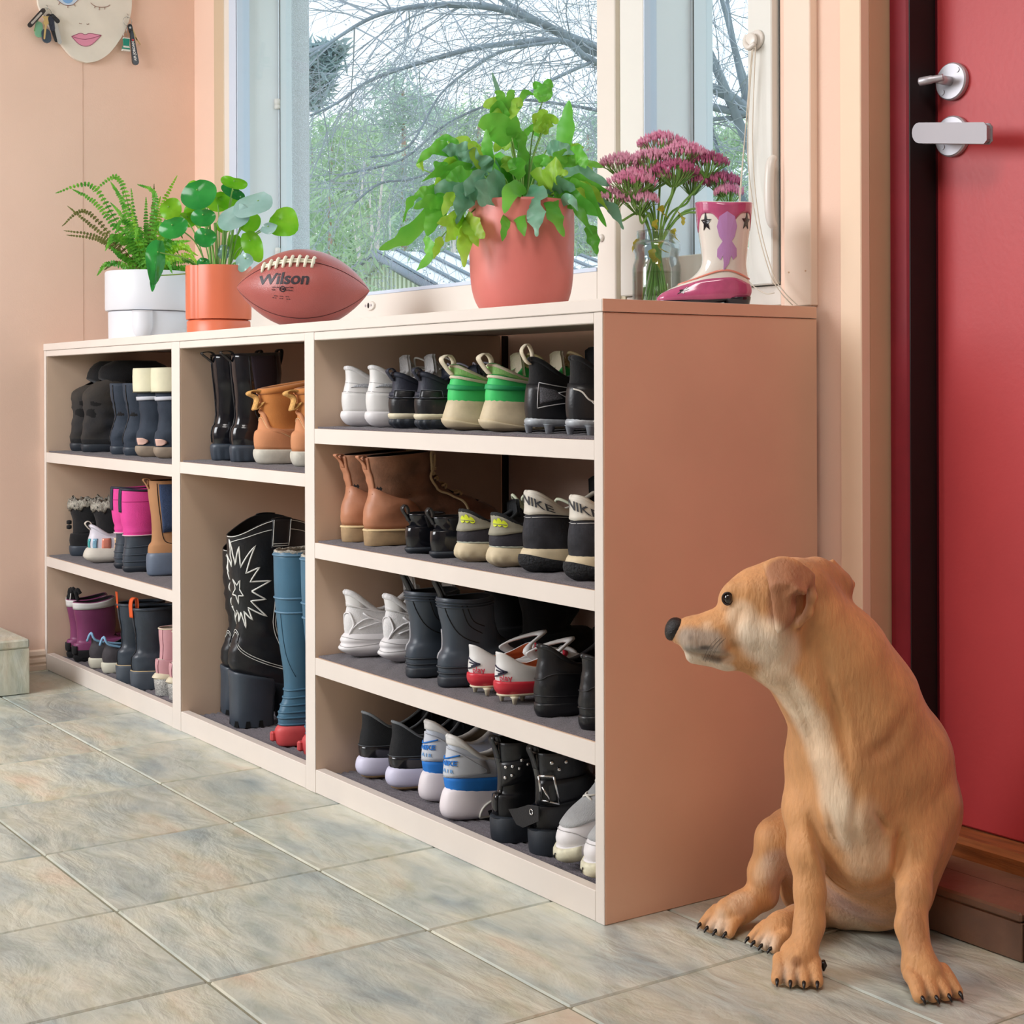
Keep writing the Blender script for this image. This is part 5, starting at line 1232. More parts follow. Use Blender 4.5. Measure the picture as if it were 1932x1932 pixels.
place(f, -1.840, 0.048, ZL2, 0)

# ================================================================== left column, lowest compartment
PURP = mat('purple_rubber', (134, 64, 106), 0.45, var=0.12, vscale=12)
f = Foot('rubber_boot', 'purple rubber boot with white rim and black foot, left of its pair', 'boot', Last(boot_rings(0.19, 0.158, 0.012, 0.026, 0.030, 0.11, 0.029, za=0.06, dip=0.006, toph=0.010)), PURP, LINE_D, 'pair of purple rubber boots', nv=20)
f.sole(sole_rings(0.19, 0.014, 0.012, 0.027, 0.031, out=0.0, toe_up=0.003), K_MATTE)
f.patch('foxing', K_MATTE, lambda p, q: (p - 0.5, 0.0 + 0.17 * q), 0.0016, 30, 4); f.patch('white_rim', WHITE_L, lambda p, q: (p - 0.5, 0.90 + 0.09 * q), 0.0018, 30, 3)
f.patch('heel_spur', K_MATTE, lambda p, q: (-0.06 + 0.12 * p, 0.1 + 0.16 * q), 0.004, 4, 4)
place(f, -2.424, 0.044, ZL3, 0)
r_ = again(f, -2.358, 0.040, ZL3, 'purple rubber boot with white rim and black foot, right of its pair', 0)
g = thing('warm_sock', 'bobbly black and white liner poking out of the left purple boot', 'sock', (-2.424, 0.05, ZL3 + 0.150))
g2 = MB()
for k, (x, y, z, s_) in enumerate(((-0.014, 0.008, 0.018, 1), (-0.004, 0.008, 0.036, 1), (0.010, 0.010, 0.038, 1), (0.022, 0.018, 0.036, 1), (-0.012, 0.008, 0.0, 1))):
    q = spline([(x, y, z - 0.030), (x - 0.002, y - 0.004, z - 0.012), (x, y - 0.002, z), (x + 0.003, y + 0.005, z - 0.012)], 4); g2.tube(q, 0.0055, 8)
g2.build('loops', K_MATTE, g, smooth=True)
tube('white_thread', spline([(-0.019, 0.001, -0.012), (-0.020, 0.0, 0.002), (-0.018, 0.0, 0.012)], 4), 0.002, WHITE_L, g)
tube('white_thread', spline([(0.006, 0.002, -0.02), (0.008, 0.0, 0.0), (0.014, 0.0, 0.016), (0.016, 0.0, 0.026)], 4), 0.0016, WHITE_L, g)
# cream and dark strappy trainers
f = Foot('sneaker', 'dark sneaker with cream sole and pale blue lace, beside the purple boots', 'sneaker', Last(sneaker_rings(0.21, 0.078, 0.026, 0.029, 0.034, dip=0.022)), mat('dark_taupe_mesh', (64, 60, 64), 0.8, var=0.2, vscale=60), LINE_D, 'pair of dark sneakers with cream soles')
f.sole(sole_rings(0.21, 0.026, 0.02, 0.032, 0.036, out=0.002, toe_up=0.006), mat('cream_midsole', (218, 214, 196), 0.6)); f.patch('cream_toe_strap', CREAM_R, lambda p, q: (0.30 + 0.4 * p, 0.5 + 0.35 * q), 0.002, 10, 4)
tube('lace', spline([f.L.O(0.40, 0.8, 0.004), f.L.O(0.3, 1.0, 0.004), f.L.O(0.1, 1.0, 0.006), f.L.O(0.05, 0.95, 0.012) + Vector((0, 0, 0.02)), f.L.O(0.0, 0.9, 0.012)], 5), 0.0032, mat('pale_blue_lace', (140, 184, 220), 0.7), f.root)
place(f, -2.232, 0.040, ZL3, 2)
again(f, -2.148, 0.044, ZL3, 'dark sneaker with cream sole and pale blue lace, beside the orange-tabbed boots', 0)
ORG = mat('bright_orange_webbing', (226, 90, 36), 0.7)
BBOOT = mat('blue_black_leather', (40, 48, 58), 0.38, col2=(58, 68, 80), var=0.2, vscale=14, bump=0.25, bscale=120)
f = Foot('ankle_boot', 'black leather boot with thin orange heel cord, left of its pair', 'boot', Last(boot_rings(0.27, 0.196, 0.042, 0.035, 0.041, 0.12, 0.039, za=0.11)), BBOOT, LINE_D, None, wrinkle=0.004, nv=26)
SOLE_B = mat('blue_grey_sole', (72, 80, 90), 0.55, var=0.1, vscale=30)
bs = [(0.003, 0.26, 0, 0.004, 0.035, 0.040, 0), (-0.001, 0.268, 0.003, 0.007, 0.038, 0.042, 0), (-0.004, 0.272, 0.040, 0.032, 0.039, 0.043, 0), (-0.001, 0.270, 0.045, 0.037, 0.037, 0.042, 0), (0.008, 0.26, 0.046, 0.038, 0.033, 0.038, 0)]
f.sole(bs, SOLE_B); f.lines('welt_stitch', LACE_C, [[(u / 20 - 0.5, 0.72) for u in range(21)]], 0.0011, 0.0006, sub=2, last=f.sl)
f.lines('seam', LINE_D, [[(-0.02, 0.06), (0.0, 0.4), (0.0, 0.6), (0.02, 0.97)]], 0.001, 0.0006, smooth=True); f.collar(BBOOT, 0.004)
root2 = dup(f.root, (0, 0, 0), label='black leather boot with a broad orange heel tab, right of its pair')
a_ = f.L.P(0, 1.0)
tube('orange_cord', spline([a_ + Vector((0.0, 0.0, -0.01)), a_ + Vector((-0.004, 0.0, 0.012)), a_ + Vector((-0.010, 0.0, 0.030))], 4), 0.0016, ORG, f.root)
tube('orange_cord', spline([a_ + Vector((0.004, 0.0, -0.01)), a_ + Vector((0.003, 0.0, 0.012)), a_ + Vector((-0.002, 0.0, 0.030))], 4), 0.0016, ORG, f.root)
place(f, -1.990, 0.026, ZL3, 0)
ribbon('orange_tab', spline([a_ + Vector((0, -0.001, -0.022)), a_ + Vector((0, -0.003, 0.010)), a_ + Vector((0, 0.002, 0.024)), a_ + Vector((0, 0.012, 0.022)), a_ + Vector((0, 0.014, -0.01))], 5), 0.016, (1, 0.15, 0), ORG, root2, 0.0015)
place(root2, -1.892, 0.026, ZL3, 0)
f = Foot('ankle_boot', 'dark boot tucked behind the orange-tabbed boots in the lowest left compartment', 'boot', Last(boot_rings(0.11, 0.17, 0.02, 0.03, 0.03, 0.10, 0.036, za=0.08)), K_MATTE, SHEAR_G, None)
f.sole(sole_rings(0.11, 0.02, 0.018, 0.031, 0.031, out=0.0), K_RUBBER); place(f, -1.80, 0.300, ZL3, 0)
DPINK = mat('dusty_pink_leather', (204, 152, 158), 0.6, var=0.06, vscale=20); GLIT = mat('silver_glitter', (190, 190, 186), 0.4, var=0.6, vscale=500, metal=0.3)
f = Foot('ankle_boot', 'dusty pink ankle boot with cream and glitter heel, left of its pair', 'boot', Last(boot_rings(0.20, 0.158, 0.050, 0.027, 0.030, 0.090, 0.029, za=0.09, back=0.010, ht=0.02)), DPINK, LINE_L, 'pair of dusty pink ankle boots', nv=22)
f.sole([(0.002, 0.065, 0, 0, 0.024, 0.025, 0), (-0.002, 0.072, 0.036, 0.036, 0.027, 0.028, 0), (0.0, 0.072, 0.038, 0.038, 0.026, 0.027, 0)], GLIT, 'heel_block')
f.sole([(0.10, 0.192, 0, 0.003, 0.026, 0.028, 0), (0.0, 0.202, 0.036, 0.012, 0.028, 0.031, 0), (-0.002, 0.204, 0.050, 0.020, 0.029, 0.032, 0), (0.002, 0.20, 0.053, 0.024, 0.027, 0.03, 0)], CREAM_R)
f.lines('seam', mat('dark_pink_seam', (150, 96, 108), 0.7), [[(0.03, 0.05), (0.05, 0.5), (0.06, 0.97)]], 0.0007, 0.0004, smooth=True); f.lines('top_binding', CREAM_R, [[(u / 20 - 0.5, 0.99) for u in range(21)]], 0.0018, 0, sub=2)
place(f, -1.792, 0.046, ZL3, 0)
again(f, -1.728, 0.030, ZL3, 'dusty pink ankle boot with cream and glitter heel, against the divider', 0) if False else place(dup(f.root, (0, 0, 0), label='dusty pink ankle boot with cream and glitter heel, half behind the divider'), -1.722, 0.052, ZL3, 0)
# ================================================================== things on the worktop
ZTOP = 0.8846
VIEW = CAM_YAW          # plants and ball are turned so that local -y looks into the room towards the dog side
rnd = random.Random(11)
GREEN_A = leaf_mat('fern_green_leaf', (84, 178, 58), (132, 208, 80), 0.38, 10, 0.45)
GREEN_B = leaf_mat('blue_green_leaf', (84, 150, 116), (140, 190, 164), 0.4, 12, 0.3)
GREEN_C = leaf_mat('yellow_green_leaf', (146, 204, 56), (176, 216, 84), 0.42, 12, 0.5)
GREEN_P = leaf_mat('deep_glossy_leaf', (34, 122, 54), (54, 154, 66), 0.16, 14, 0.25)
GREEN_PL = leaf_mat('bright_glossy_leaf', (92, 178, 24), (140, 200, 50), 0.25, 14, 0.5)
STEM = mat('pale_green_stem', (128, 176, 84), 0.5, var=0.1, vscale=30)
SOIL = mat('dark_potting_soil', (34, 26, 22), 0.95, bump=1.0, bscale=200)


def leaf_strip(path, width, wave=0.12, cup=0.15, n=14, phase=0.0, tipw=0.25, lobes=0.0, roll=0.0, freq=5.0, face=(0, 0, 1)):
    """wavy leaf blade along a path; returns verts, faces"""
    P = [Vector(p) for p in spline(path, max(3, n // (len(path) - 1)))]; m = len(P); vs = []
    side0 = None
    for i, p in enumerate(P):
        t = i / (m - 1); d = (P[min(i + 1, m - 1)] - P[max(i - 1, 0)]).normalized()
        s = d.cross(Vector(face))
        if s.length < 0.15: s = Vector((1, 0, 0)) if side0 is None else side0
        s.normalize()
        if side0 is not None and s.dot(side0) < 0: s = -s
        side0 = s
        s = Matrix.Rotation(roll, 3, d) @ s
        nn = s.cross(d).normalized()
        w = width * 0.5 * (math.sin(math.pi * min(1, t ** 0.8 * 0.96 + 0.03)) ** 0.42) * (1 - (1 - tipw) * t ** 3)
        w *= 1 + wave * math.sin(t * freq * math.pi + phase) + lobes * (0.5 + 0.5 * math.sin(t * freq * 1.3 * math.pi + phase)) 
        for k, a in enumerate((-1, -0.5, 0, 0.5, 1)):
            lift = cup * abs(a) ** 1.5 * w + (wave * 0.9 * w * math.sin(t * freq * 1.7 * math.pi + phase + (0 if a < 0 else 2.1)) * abs(a))
            vs.append(p + s * a * w + nn * lift)
    fs = [(i * 5 + k, i * 5 + k + 1, (i + 1) * 5 + k + 1, (i + 1) * 5 + k) for i in range(m - 1) for k in range(4)]
    return vs, fs


# ---- blue-star fern in the pink ribbed pot
pl = thing('potted_fern', 'wavy-leaved green fern in a coral pink ribbed pot, beside the dried-pink flowers', 'plant', (-0.429, 0.16, ZTOP), VIEW)
PINKP = mat('coral_pink_plastic', (216, 122, 114), 0.4, var=0.04, vscale=12)
prof = [(0.0, 0.0), (0.060, 0.0), (0.070, 0.006), (0.080, 0.024), (0.086, 0.050), (0.0885, 0.09), (0.0895, 0.130), (0.0895, 0.1865), (0.088, 0.188), (0.0865, 0.1865), (0.0865, 0.165), (0.0, 0.163)]
nseg = 180; nz = 64; vs = []; fs = []
pz = spline(prof[1:8], 9)
for j, (r_, z_) in enumerate(pz):
    for k in range(nseg):
        a = 2 * math.pi * k / nseg
        rr = r_ + 0.0015 * math.sin(k * 2 * math.pi / nseg * 60 + j * 0.9) * math.sin(math.pi * min(1, j / 6)) * (1.0)
        vs.append((rr * math.cos(a), rr * math.sin(a), z_))
fs = grid_faces(nseg, len(pz)); fs.append(tuple(reversed(range(nseg))))
b = len(vs)
for r_, z_ in ((0.088, 0.188), (0.0865, 0.1865), (0.0860, 0.165)):
    for k in range(nseg):
        a = 2 * math.pi * k / nseg; vs.append((r_ * math.cos(a), r_ * math.sin(a), z_))
b0 = (len(pz) - 1) * nseg
for q in range(3):
    s0 = b0 if q == 0 else b + (q - 1) * nseg; s1 = b + q * nseg
    fs += [(s0 + k, s0 + (k + 1) % nseg, s1 + (k + 1) % nseg, s1 + k) for k in range(nseg)]
mesh('pot', vs, fs, PINKP, pl, True)
MB().lathe([(0.0855, 0.162), (0.0855, 0.168), (0.04, 0.172), (0.001, 0.173)], 32).build('soil', SOIL, pl, smooth=True)


def fl(x0, y0, x1, y1, w, m=0, dy=0.0, arch=0.03, wave=0.14, mid=None, lob=0.0, base=None, cup=0.12, roll=0.0, k=[0]):
    """leaf given by where its blade starts and ends, in metres right of the pot axis / above the pot foot"""
    k[0] += 1
    cx = lambda X, Y: ((700 + 0.2588 * X - 984) / 1113.0, 0.1865 + (385 - (130 + 0.2588 * Y)) / 1113.0)
    a = cx(x0, y0); c = cx(x1, y1); wm = w * 0.2588 / 1113.0
    md = cx(*mid) if mid else ((a[0] + c[0]) / 2, (a[1] + c[1]) / 2 + arch * 0.5)
    ya = dy * 0.6; pts = [(a[0], ya, a[1]), (md[0], dy, md[1]), (c[0], dy * 1.15, c[1])]
    vs, fs = leaf_strip(pts, wm * 1.1, wave * 1.35, cup, 18, k[0] * 1.3, lobes=lob, roll=0.5 * math.sin(k[0] * 2.3), face=(0.0, 1.0, 0.25))
    o = mesh('leaf', vs, fs, (GREEN_A, GREEN_B, GREEN_C)[m], pl)
    bx = a[0] * 0.2; by = ya * 0.3
    tube('stem', spline([(bx, by, 0.168), ((bx + a[0]) / 2 - 0.1 * (a[0]), (by + ya) / 2, max(a[1] * 0.8, 0.185) + 0.01), (a[0], ya, a[1])], 4), 0.0012, STEM, o, 5)
    return o


# crown lobes
for t_ in ((820, 285, 120), (1112, 275, 110), (1052, 170, 70), (905, 175, 70), (870, 330, 90)):
    fl(990, 370, t_[0], t_[1], t_[2], 2 if t_[2] > 100 else 0, -0.01, wave=0.1, base=1, roll=0.9)
fl(995, 360, 885, 20, 50, 1, 0.0, arch=0.0, wave=0.08, roll=1.2)
fl(1255, 230, 1190, 130, 90, 0, 0.02, roll=1.0); fl(1255, 230, 1335, 115, 95, 0, 0.02, roll=1.0); fl(1060, 300, 1190, 180, 60, 0, 0.01)
fl(1395, 610, 1445, 240, 130, 0, -0.01, arch=0.0, wave=0.07, roll=1.3)
fl(1020, 540, 785, 430, 190, 0, -0.02, arch=0.06, wave=0.06, mid=(900, 420), roll=0.9); fl(1030, 510, 1062, 360, 100, 0, -0.02, arch=0.0, wave=0.05, roll=1.3)
fl(850, 730, 845, 465, 100, 0, -0.03, arch=0.0, wave=0.06, roll=1.2); fl(825, 730, 715, 565, 95, 2, -0.035, arch=0.0, wave=0.05, roll=1.1)
fl(1020, 560, 900, 590, 110, 2, 0.02, roll=0.8); fl(1040, 560, 1130, 650, 90, 0, 0.01, roll=0.9); fl(1030, 740, 960, 700, 110, 2, 0.03, roll=1.0)
fl(1240, 470, 1185, 400, 90, 2, 0.0, roll=1.0); fl(1240, 470, 1290, 330, 90, 2, 0.0, roll=1.2); fl(1250, 470, 1370, 400, 100, 2, 0.0, roll=1.1); fl(1240, 480, 1100, 500, 70, 0, 0.02)
fl(560, 540, 335, 700, 70, 0, -0.01, mid=(440, 600), arch=0, wave=0.2); fl(640, 560, 470, 520, 50, 0, 0.0, mid=(560, 500)); fl(345, 720, 385, 755, 40, 2, -0.01)
fl(760, 600, 540, 560, 110, 2, 0.01, mid=(650, 530)); fl(760, 640, 520, 600, 120, 1, -0.01, mid=(640, 600), wave=0.2)
fl(860, 780, 640, 640, 170, 1, -0.03, mid=(760, 690), wave=0.2); fl(590, 800, 465, 690, 130, 0, -0.02, arch=0.0, roll=0.6)
fl(480, 1020, 70, 1330, 125, 0, -0.03, mid=(270, 1230), arch=0.02, wave=0.14); fl(560, 940, 420, 1240, 140, 0, -0.045, mid=(470, 1090), wave=0.08, roll=0.4)
for t_ in ((500, 1170, 100), (560, 1300, 130), (690, 1480, 110), (835, 1275, 130), (790, 1335, 90)):
    fl(690, 1115, t_[0], t_[1], t_[2], 2, -0.085, arch=0.0, wave=0.12, roll=0.8)
fl(400, 1235, 345, 1490, 80, 0, -0.05, mid=(440, 1370), arch=0, wave=0.15); fl(520, 1240, 470, 1410, 60, 2, -0.06, arch=0)
fl(980, 830, 800, 1045, 200, 1, -0.085, mid=(860, 950), wave=0.18); fl(1110, 880, 975, 1110, 130, 0, -0.10, mid=(1020, 960), wave=0.06, roll=0.3)
fl(1000, 1080, 960, 1310, 70, 0, -0.112, arch=0.0, wave=0.1, roll=0.7); fl(1060, 1040, 1115, 1270, 85, 0, -0.10, arch=0.0, wave=0.1, roll=0.7); fl(1180, 880, 1200, 1275, 135, 1, -0.105, mid=(1190, 1080), wave=0.28, roll=0.5)
fl(1290, 950, 1390, 1275, 115, 0, -0.10, mid=(1330, 1110), wave=0.14, roll=0.6); fl(1240, 900, 1480, 920, 130, 1, -0.06, mid=(1370, 880), wave=0.2); fl(1330, 940, 1640, 1110, 120, 0, -0.06, mid=(1500, 1000))
fl(1380, 1020, 1490, 1090, 70, 1, -0.09); fl(1560, 940, 1830, 1190, 90, 1, -0.03, mid=(1740, 1030), wave=0.22); fl(1590, 1150, 1640, 1370, 90, 0, -0.03, arch=0, roll=0.7)
fl(1400, 780, 1735, 870, 110, 1, -0.02, mid=(1560, 780)); fl(1450, 620, 1560, 750, 120, 0, -0.03, mid=(1520, 660)); fl(1280, 600, 1480, 640, 110, 1, -0.02, mid=(1380, 590)); fl(1330, 740, 1420, 600, 120, 0, -0.02, arch=0.0)
fl(1440, 850, 1700, 1180, 90, 0, -0.05, mid=(1560, 930)); fl(1500, 880, 1540, 1060, 100, 2, -0.05); fl(1100, 820, 1010, 780, 110, 0, -0.07); fl(1210, 740, 1290, 770, 90, 0, -0.05)
fl(1220, 890, 1420, 830, 150, 2, -0.09, wave=0.35, mid=(1310, 800)); fl(760, 830, 560, 850, 110, 0, -0.06, mid=(650, 810), lob=0.3); fl(700, 930, 640, 1110, 120, 1, -0.075, wave=0.2)
fl(820, 860, 700, 980, 120, 1, -0.08, wave=0.2); fl(500, 930, 330, 940, 110, 0, -0.04, mid=(420, 920)); fl(480, 880, 240, 1130, 55, 0, -0.02, mid=(310, 960), wave=0.3); fl(560, 1010, 330, 1050, 100, 0, -0.06, mid=(440, 1000))
fl(620, 1000, 540, 1110, 90, 2, -0.07)
for X0, Y0, X1, Y1, w_, m_, dy_ in ((800, 760, 380, 840, 80, 0, -0.03), (760, 720, 420, 620, 75, 0, 0.0), (860, 900, 620, 1180, 85, 1, -0.07), (1300, 760, 1700, 720, 80, 0, 0.0), (1350, 840, 1780, 980, 80, 0, -0.03), (1320, 880, 1600, 1240, 80, 0, -0.06), (900, 700, 640, 560, 80, 2, 0.02), (1120, 700, 1080, 430, 80, 0, 0.0), (1300, 680, 1560, 560, 80, 2, 0.02), (700, 860, 300, 1040, 80, 1, -0.03), (1420, 820, 1720, 1050, 75, 2, -0.03)):
    fl(X0, Y0, X1, Y1, w_, m_, dy_, arch=0.03, wave=0.24)
for k in range(26):
    a = rnd.uniform(0.15, math.pi - 0.15); L = rnd.uniform(0.10, 0.17); dx = math.cos(a) * L; dy = math.sin(a) * L * 0.8
    zt = 0.19 + rnd.uniform(-0.03, 0.10)
    s0 = (dx * 0.35, dy * 0.35, 0.20); pts = [s0, (dx * 0.72, dy * 0.72, 0.22 + zt * 0.12 + 0.02), (dx, dy, zt)]
    vs, fs = leaf_strip(pts, rnd.uniform(0.024, 0.036), 0.18, 0.12, 14, k, face=(0.2, 1.0, 0.6))
    o = mesh('leaf', vs, fs, rnd.choice((GREEN_A, GREEN_A, GREEN_B, GREEN_C)), pl)
    tube('stem', [(0, 0.01, 0.168), (dx * 0.2, dy * 0.2, 0.195), s0], 0.0012, STEM, o, 5)

# ---- football
fb = thing('football', 'red-brown American football with white laces lying between the terracotta and pink pots', 'ball', (-1.211, 0.145, ZTOP + 0.0845), VIEW, rot=(0, math.radians(1.5), VIEW + 0.03))
BALL = mat('pebbled_red_leather', (168, 88, 82), 0.3, var=0.08, vscale=10, bump=0.55, bscale=520, bdist=0.0012, coat=0.1)
RB, LB = 0.084, 0.1395


def ball_p(x, a, off=0.0):
    t = max(-0.9999, min(0.9999, x / LB)); r_ = RB * (1 - abs(t) ** 2.05) ** 0.86
    dr = (RB * (1 - abs(t + 0.01 * (1 if t < .98 else -1)) ** 2.05) ** 0.86 - r_)
    return Vector((x, -(r_ + off) * math.cos(a), (r_ + off) * math.sin(a)))


vs = []; fs = []; nu, nx = 64, 72
for j in range(nx + 1):
    x = -LB * math.cos(math.pi * j / nx)
    for i in range(nu):
        a = 2 * math.pi * i / nu
        g = 0
        for s_ in (0.70, 0.70 + math.pi / 2, 0.70 + math.pi, 0.70 - math.pi / 2):
            dlt = abs((a - s_ + math.pi) % (2 * math.pi) - math.pi)
            g = max(g, 0.0014 * math.exp(-(dlt / 0.05) ** 2))
        vs.append(ball_p(x, a, -g * math.sin(math.pi * j / nx)))
mesh('cover', vs, grid_faces(nu, nx + 1), BALL, fb)
BLK = mat('faded_black_print', (44, 34, 42), 0.5)
mb = MB()
for s_ in (0.70, 0.70 - math.pi / 2):
    pts = [ball_p(x, s_, -0.0006) for x in np.linspace(-LB * 0.985, LB * 0.985, 40)]
    mb.tube(pts, 0.0007, 5)
mb.build('seam', mat('dark_seam', (70, 30, 32), 0.8), fb, smooth=True)
LC = mat('white_ball_lace', (232, 226, 204), 0.5, bump=0.3, bscale=300)
x0, x1 = -0.082, 0.030
for s_ in (0.735, 0.665):
    tube('lace', [ball_p(x, s_, 0.0015) for x in np.linspace(x0, x1, 16)], 0.0026, LC, fb, 6)
for k in range(8):
    x = x0 + 0.004 + (x1 - x0 - 0.008) * k / 7
    tube('lace', [ball_p(x + dx, 0.70 + da, off) for dx, da, off in ((-0.002, -0.17, -0.001), (-0.001, -0.13, 0.0035), (0.0, -0.04, 0.0055), (0.001, 0.04, 0.0055), (0.002, 0.13, 0.0035), (0.003, 0.17, -0.001))], 0.0034, LC, fb, 6)


def ball_text(txt, size, cx_, ca, bold=0.0, shear=0.0, m=BLK):
    text_part(txt, size, m, fb, None, None, 'lettering', extrude=0.0002, bold=bold, shear=shear, fn=lambda co: ball_p(cx_ + co.x, ca + co.y / RB, 0.0006 + co.z))


for q_ in range(3): ball_text('Wilson', 0.037, -0.0345 + 0.0008 * q_, 0.19 + 0.004 * q_, 0.0003, 0.15)
ball_text('OFFICIAL          LEATHER', 0.0042, -0.034, -0.03); ball_text('SIZE               FOOTBALL', 0.0042, -0.034, -0.10); ball_text('MADE OF GENUINE LEATHER', 0.0040, -0.034, -0.30) if False else None
c_ = [ball_p(-0.034 + 0.0055 * math.cos(t), -0.07 + 0.0055 / RB * math.sin(t), 0.0008) for t in np.linspace(0, 2 * math.pi, 19)]
tube('round_mark', c_, 0.0011, BLK, fb, 5); tube('round_mark', [ball_p(-0.036, -0.07, 0.0008), ball_p(-0.031, -0.06, 0.0008)], 0.0017, BLK, fb, 5)
for aa, w_ in ((-0.26, 0.018), (-0.32, 0.022)):
    for k in range(9):
        if k % 3 != 2: tube('small_print', [ball_p(-0.034 + (k - 4) * w_ / 4.5 - 0.0018, aa, 0.0006), ball_p(-0.034 + (k - 4) * w_ / 4.5 + 0.0014, aa, 0.0006)], 0.0006, BLK, fb, 4)

# ---- pilea in the terracotta pot
pp = thing('potted_pilea', 'plant with large round glossy leaves in a terracotta pot behind the football', 'plant', (-1.700, 0.17, ZTOP), VIEW)
TER = mat('terracotta_glaze', (214, 112, 78), 0.38, var=0.03, vscale=10)
MB().lathe([(0.070, 0.0), (0.0745, 0.002), (0.0745, 0.034), (0.072, 0.037), (0.068, 0.038)], 56).build('saucer', TER, pp, smooth=True).data.set_sharp_from_angle(angle=math.radians(40))
# the pot has a vertical pleat: one half of its wall steps in
vs = []; nseg = 96
prof = [(0.070, 0.039), (0.0765, 0.040), (0.077, 0.050), (0.0775, 0.163), (0.077, 0.1655), (0.0745, 0.1655), (0.074, 0.150)]
for r_, z_ in prof:
    for k in range(nseg):
        a = 2 * math.pi * k / nseg; d = math.degrees(a) % 360
        # camera side is -90 deg; pleat between -145 and -105
        inn = 0.009 if 232 < d < 243 else (0.009 * (d - 222) / 10 if 222 < d <= 232 else 0)
        vs.append(((r_ - inn) * math.cos(a), (r_ - inn) * math.sin(a), z_))
o = mesh('pot', vs, grid_faces(nseg, len(prof)) + [tuple(reversed(range(nseg)))], TER, pp)
o.data.set_sharp_from_angle(angle=math.radians(35))
MB().lathe([(0.066, 0.150), (0.066, 0.156), (0.001, 0.160)], 32).build('soil', SOIL, pp, smooth=True)


def round_leaf(cx_, cy_, rx, ry, dy=0.0, m=GREEN_P, tilt=0.3, spin=0.0, fold=0.15, base=None, tip=0.0, yawl=0.0):
    """disc leaf; position read right of / above the pot"""
    X = (110 + 0.2484 * cx_ - 413) / 804.0; Z = 0.166 + (503 - (310 + 0.2484 * cy_)) / 804.0
    RX = rx * 0.2484 / 804.0; RZ = ry * 0.2484 / 804.0; c = Vector((X, dy, Z))
    R_ = Matrix.Rotation(yawl, 3, 'Z') @ Matrix.Rotation(tilt, 3, 'X') @ Matrix.Rotation(spin, 3, 'Y')
    k = 1 / max(0.25, math.cos(tilt))
    vs = []; rings = 5; n = 26
    vs.append(c + R_ @ Vector((0, 0.006 * fold, 0)))
    for r_ in range(1, rings + 1):
        f_ = r_ / rings
        for i in range(n):
            a = 2 * math.pi * i / n
            sh = 1 + 0.10 * math.cos(a + math.pi / 2) ** 3 + tip * max(0, math.cos(a + math.pi / 2)) ** 9
            # notch at the top
            sh *= 1 - 0.16 * math.exp(-((a - math.pi / 2) / 0.16) ** 2)
            x = math.cos(a) * RX * f_ * sh; z = math.sin(a) * RZ * k * f_ * sh
            y = fold * abs(x) * 0.9 - 0.25 * fold * RX * f_ ** 2 + 0.004 * f_ ** 3 * math.sin(3 * a)
            vs.append(c + R_ @ Vector((x, y, z)))
    fs = [(0, 1 + i, 1 + (i + 1) % n) for i in range(n)]
    for r_ in range(rings - 1):
        b = 1 + r_ * n; fs += [(b + i, b + n + i, b + n + (i + 1) % n, b + (i + 1) % n) for i in range(n)]
    o = mesh('leaf', vs, fs, m, pp)
    at = c + R_ @ Vector((0, 0.002, RZ * k * 0.25))
    b_ = base or (X * 0.25, 0.01 + dy * 0.2)
    tube('petiole', spline([(b_[0], b_[1], 0.155), ((b_[0] * 0.6 + at.x * 0.4), (b_[1] + at.y) / 2 + 0.01, 0.16 + (at.z - 0.16) * 0.65), tuple(at + Vector((0, 0.004, 0)))], 5), 0.0017, STEM, o, 6)
    tube('leaf_dot', [at + R_ @ Vector((0, -0.0035, 0)), at + R_ @ Vector((0, -0.001, 0))], 0.0018, STEM, o, 6)


round_leaf(1060, 170, 95, 70, 0.01, GREEN_PL, 0.3); round_leaf(1095, 232, 142, 112, -0.045, GREEN_P, -0.15, -0.35, 0.18)
round_leaf(1340, 130, 105, 46, 0.0, GREEN_PL, 0.3, 0.25); round_leaf(1320, 195, 100, 44, 0.02, GREEN_P, 0.2, 0.5); round_leaf(1290, 265, 110, 60, 0.04, GREEN_PL, 0.2, 0.1)
SKYL = leaf_mat('sky_sheen_leaf', (128, 172, 158), (166, 196, 192), 0.12, 10, 0.15)  # sky reflection put into the leaf colour
round_leaf(1510, 305, 125, 122, -0.03, SKYL, -0.75, 0.7, 0.12); round_leaf(1370, 405, 105, 118, -0.05, SKYL, -0.5, 0.65, 0.35)
round_leaf(1720, 435, 125, 100, -0.02, GREEN_PL, -0.1, -0.9, 0.12, tip=0.3, base=(0.03, 0.0)); round_leaf(1620, 490, 70, 42, -0.03, SKYL, -0.5, -0.4, 0.1)
round_leaf(1133, 412, 96, 68, -0.05, GREEN_P, 0.15, 0, 0.2); round_leaf(905, 490, 116, 78, -0.05, GREEN_P, 0.1, -0.3, 0.22); round_leaf(1155, 566, 84, 74, -0.06, GREEN_P, 0.1, 0.2, 0.2)
round_leaf(800, 720, 80, 150, -0.07, GREEN_P, 0.0, 0.12, 0.7, tip=0.35, yawl=0.6); round_leaf(775, 880, 28, 75, -0.07, GREEN_P, 0, 0.15, 0.6, tip=0.3)
round_leaf(850, 330, 92, 78, 0.0, GREEN_PL, 0.2, -0.7, 0.2); round_leaf(1485, 610, 80, 118, -0.02, GREEN_PL, 0.0, -0.45, 0.15, tip=0.2); round_leaf(1447, 745, 66, 66, -0.05, SKYL, -0.3, 0.3, 0.1, tip=0.25)
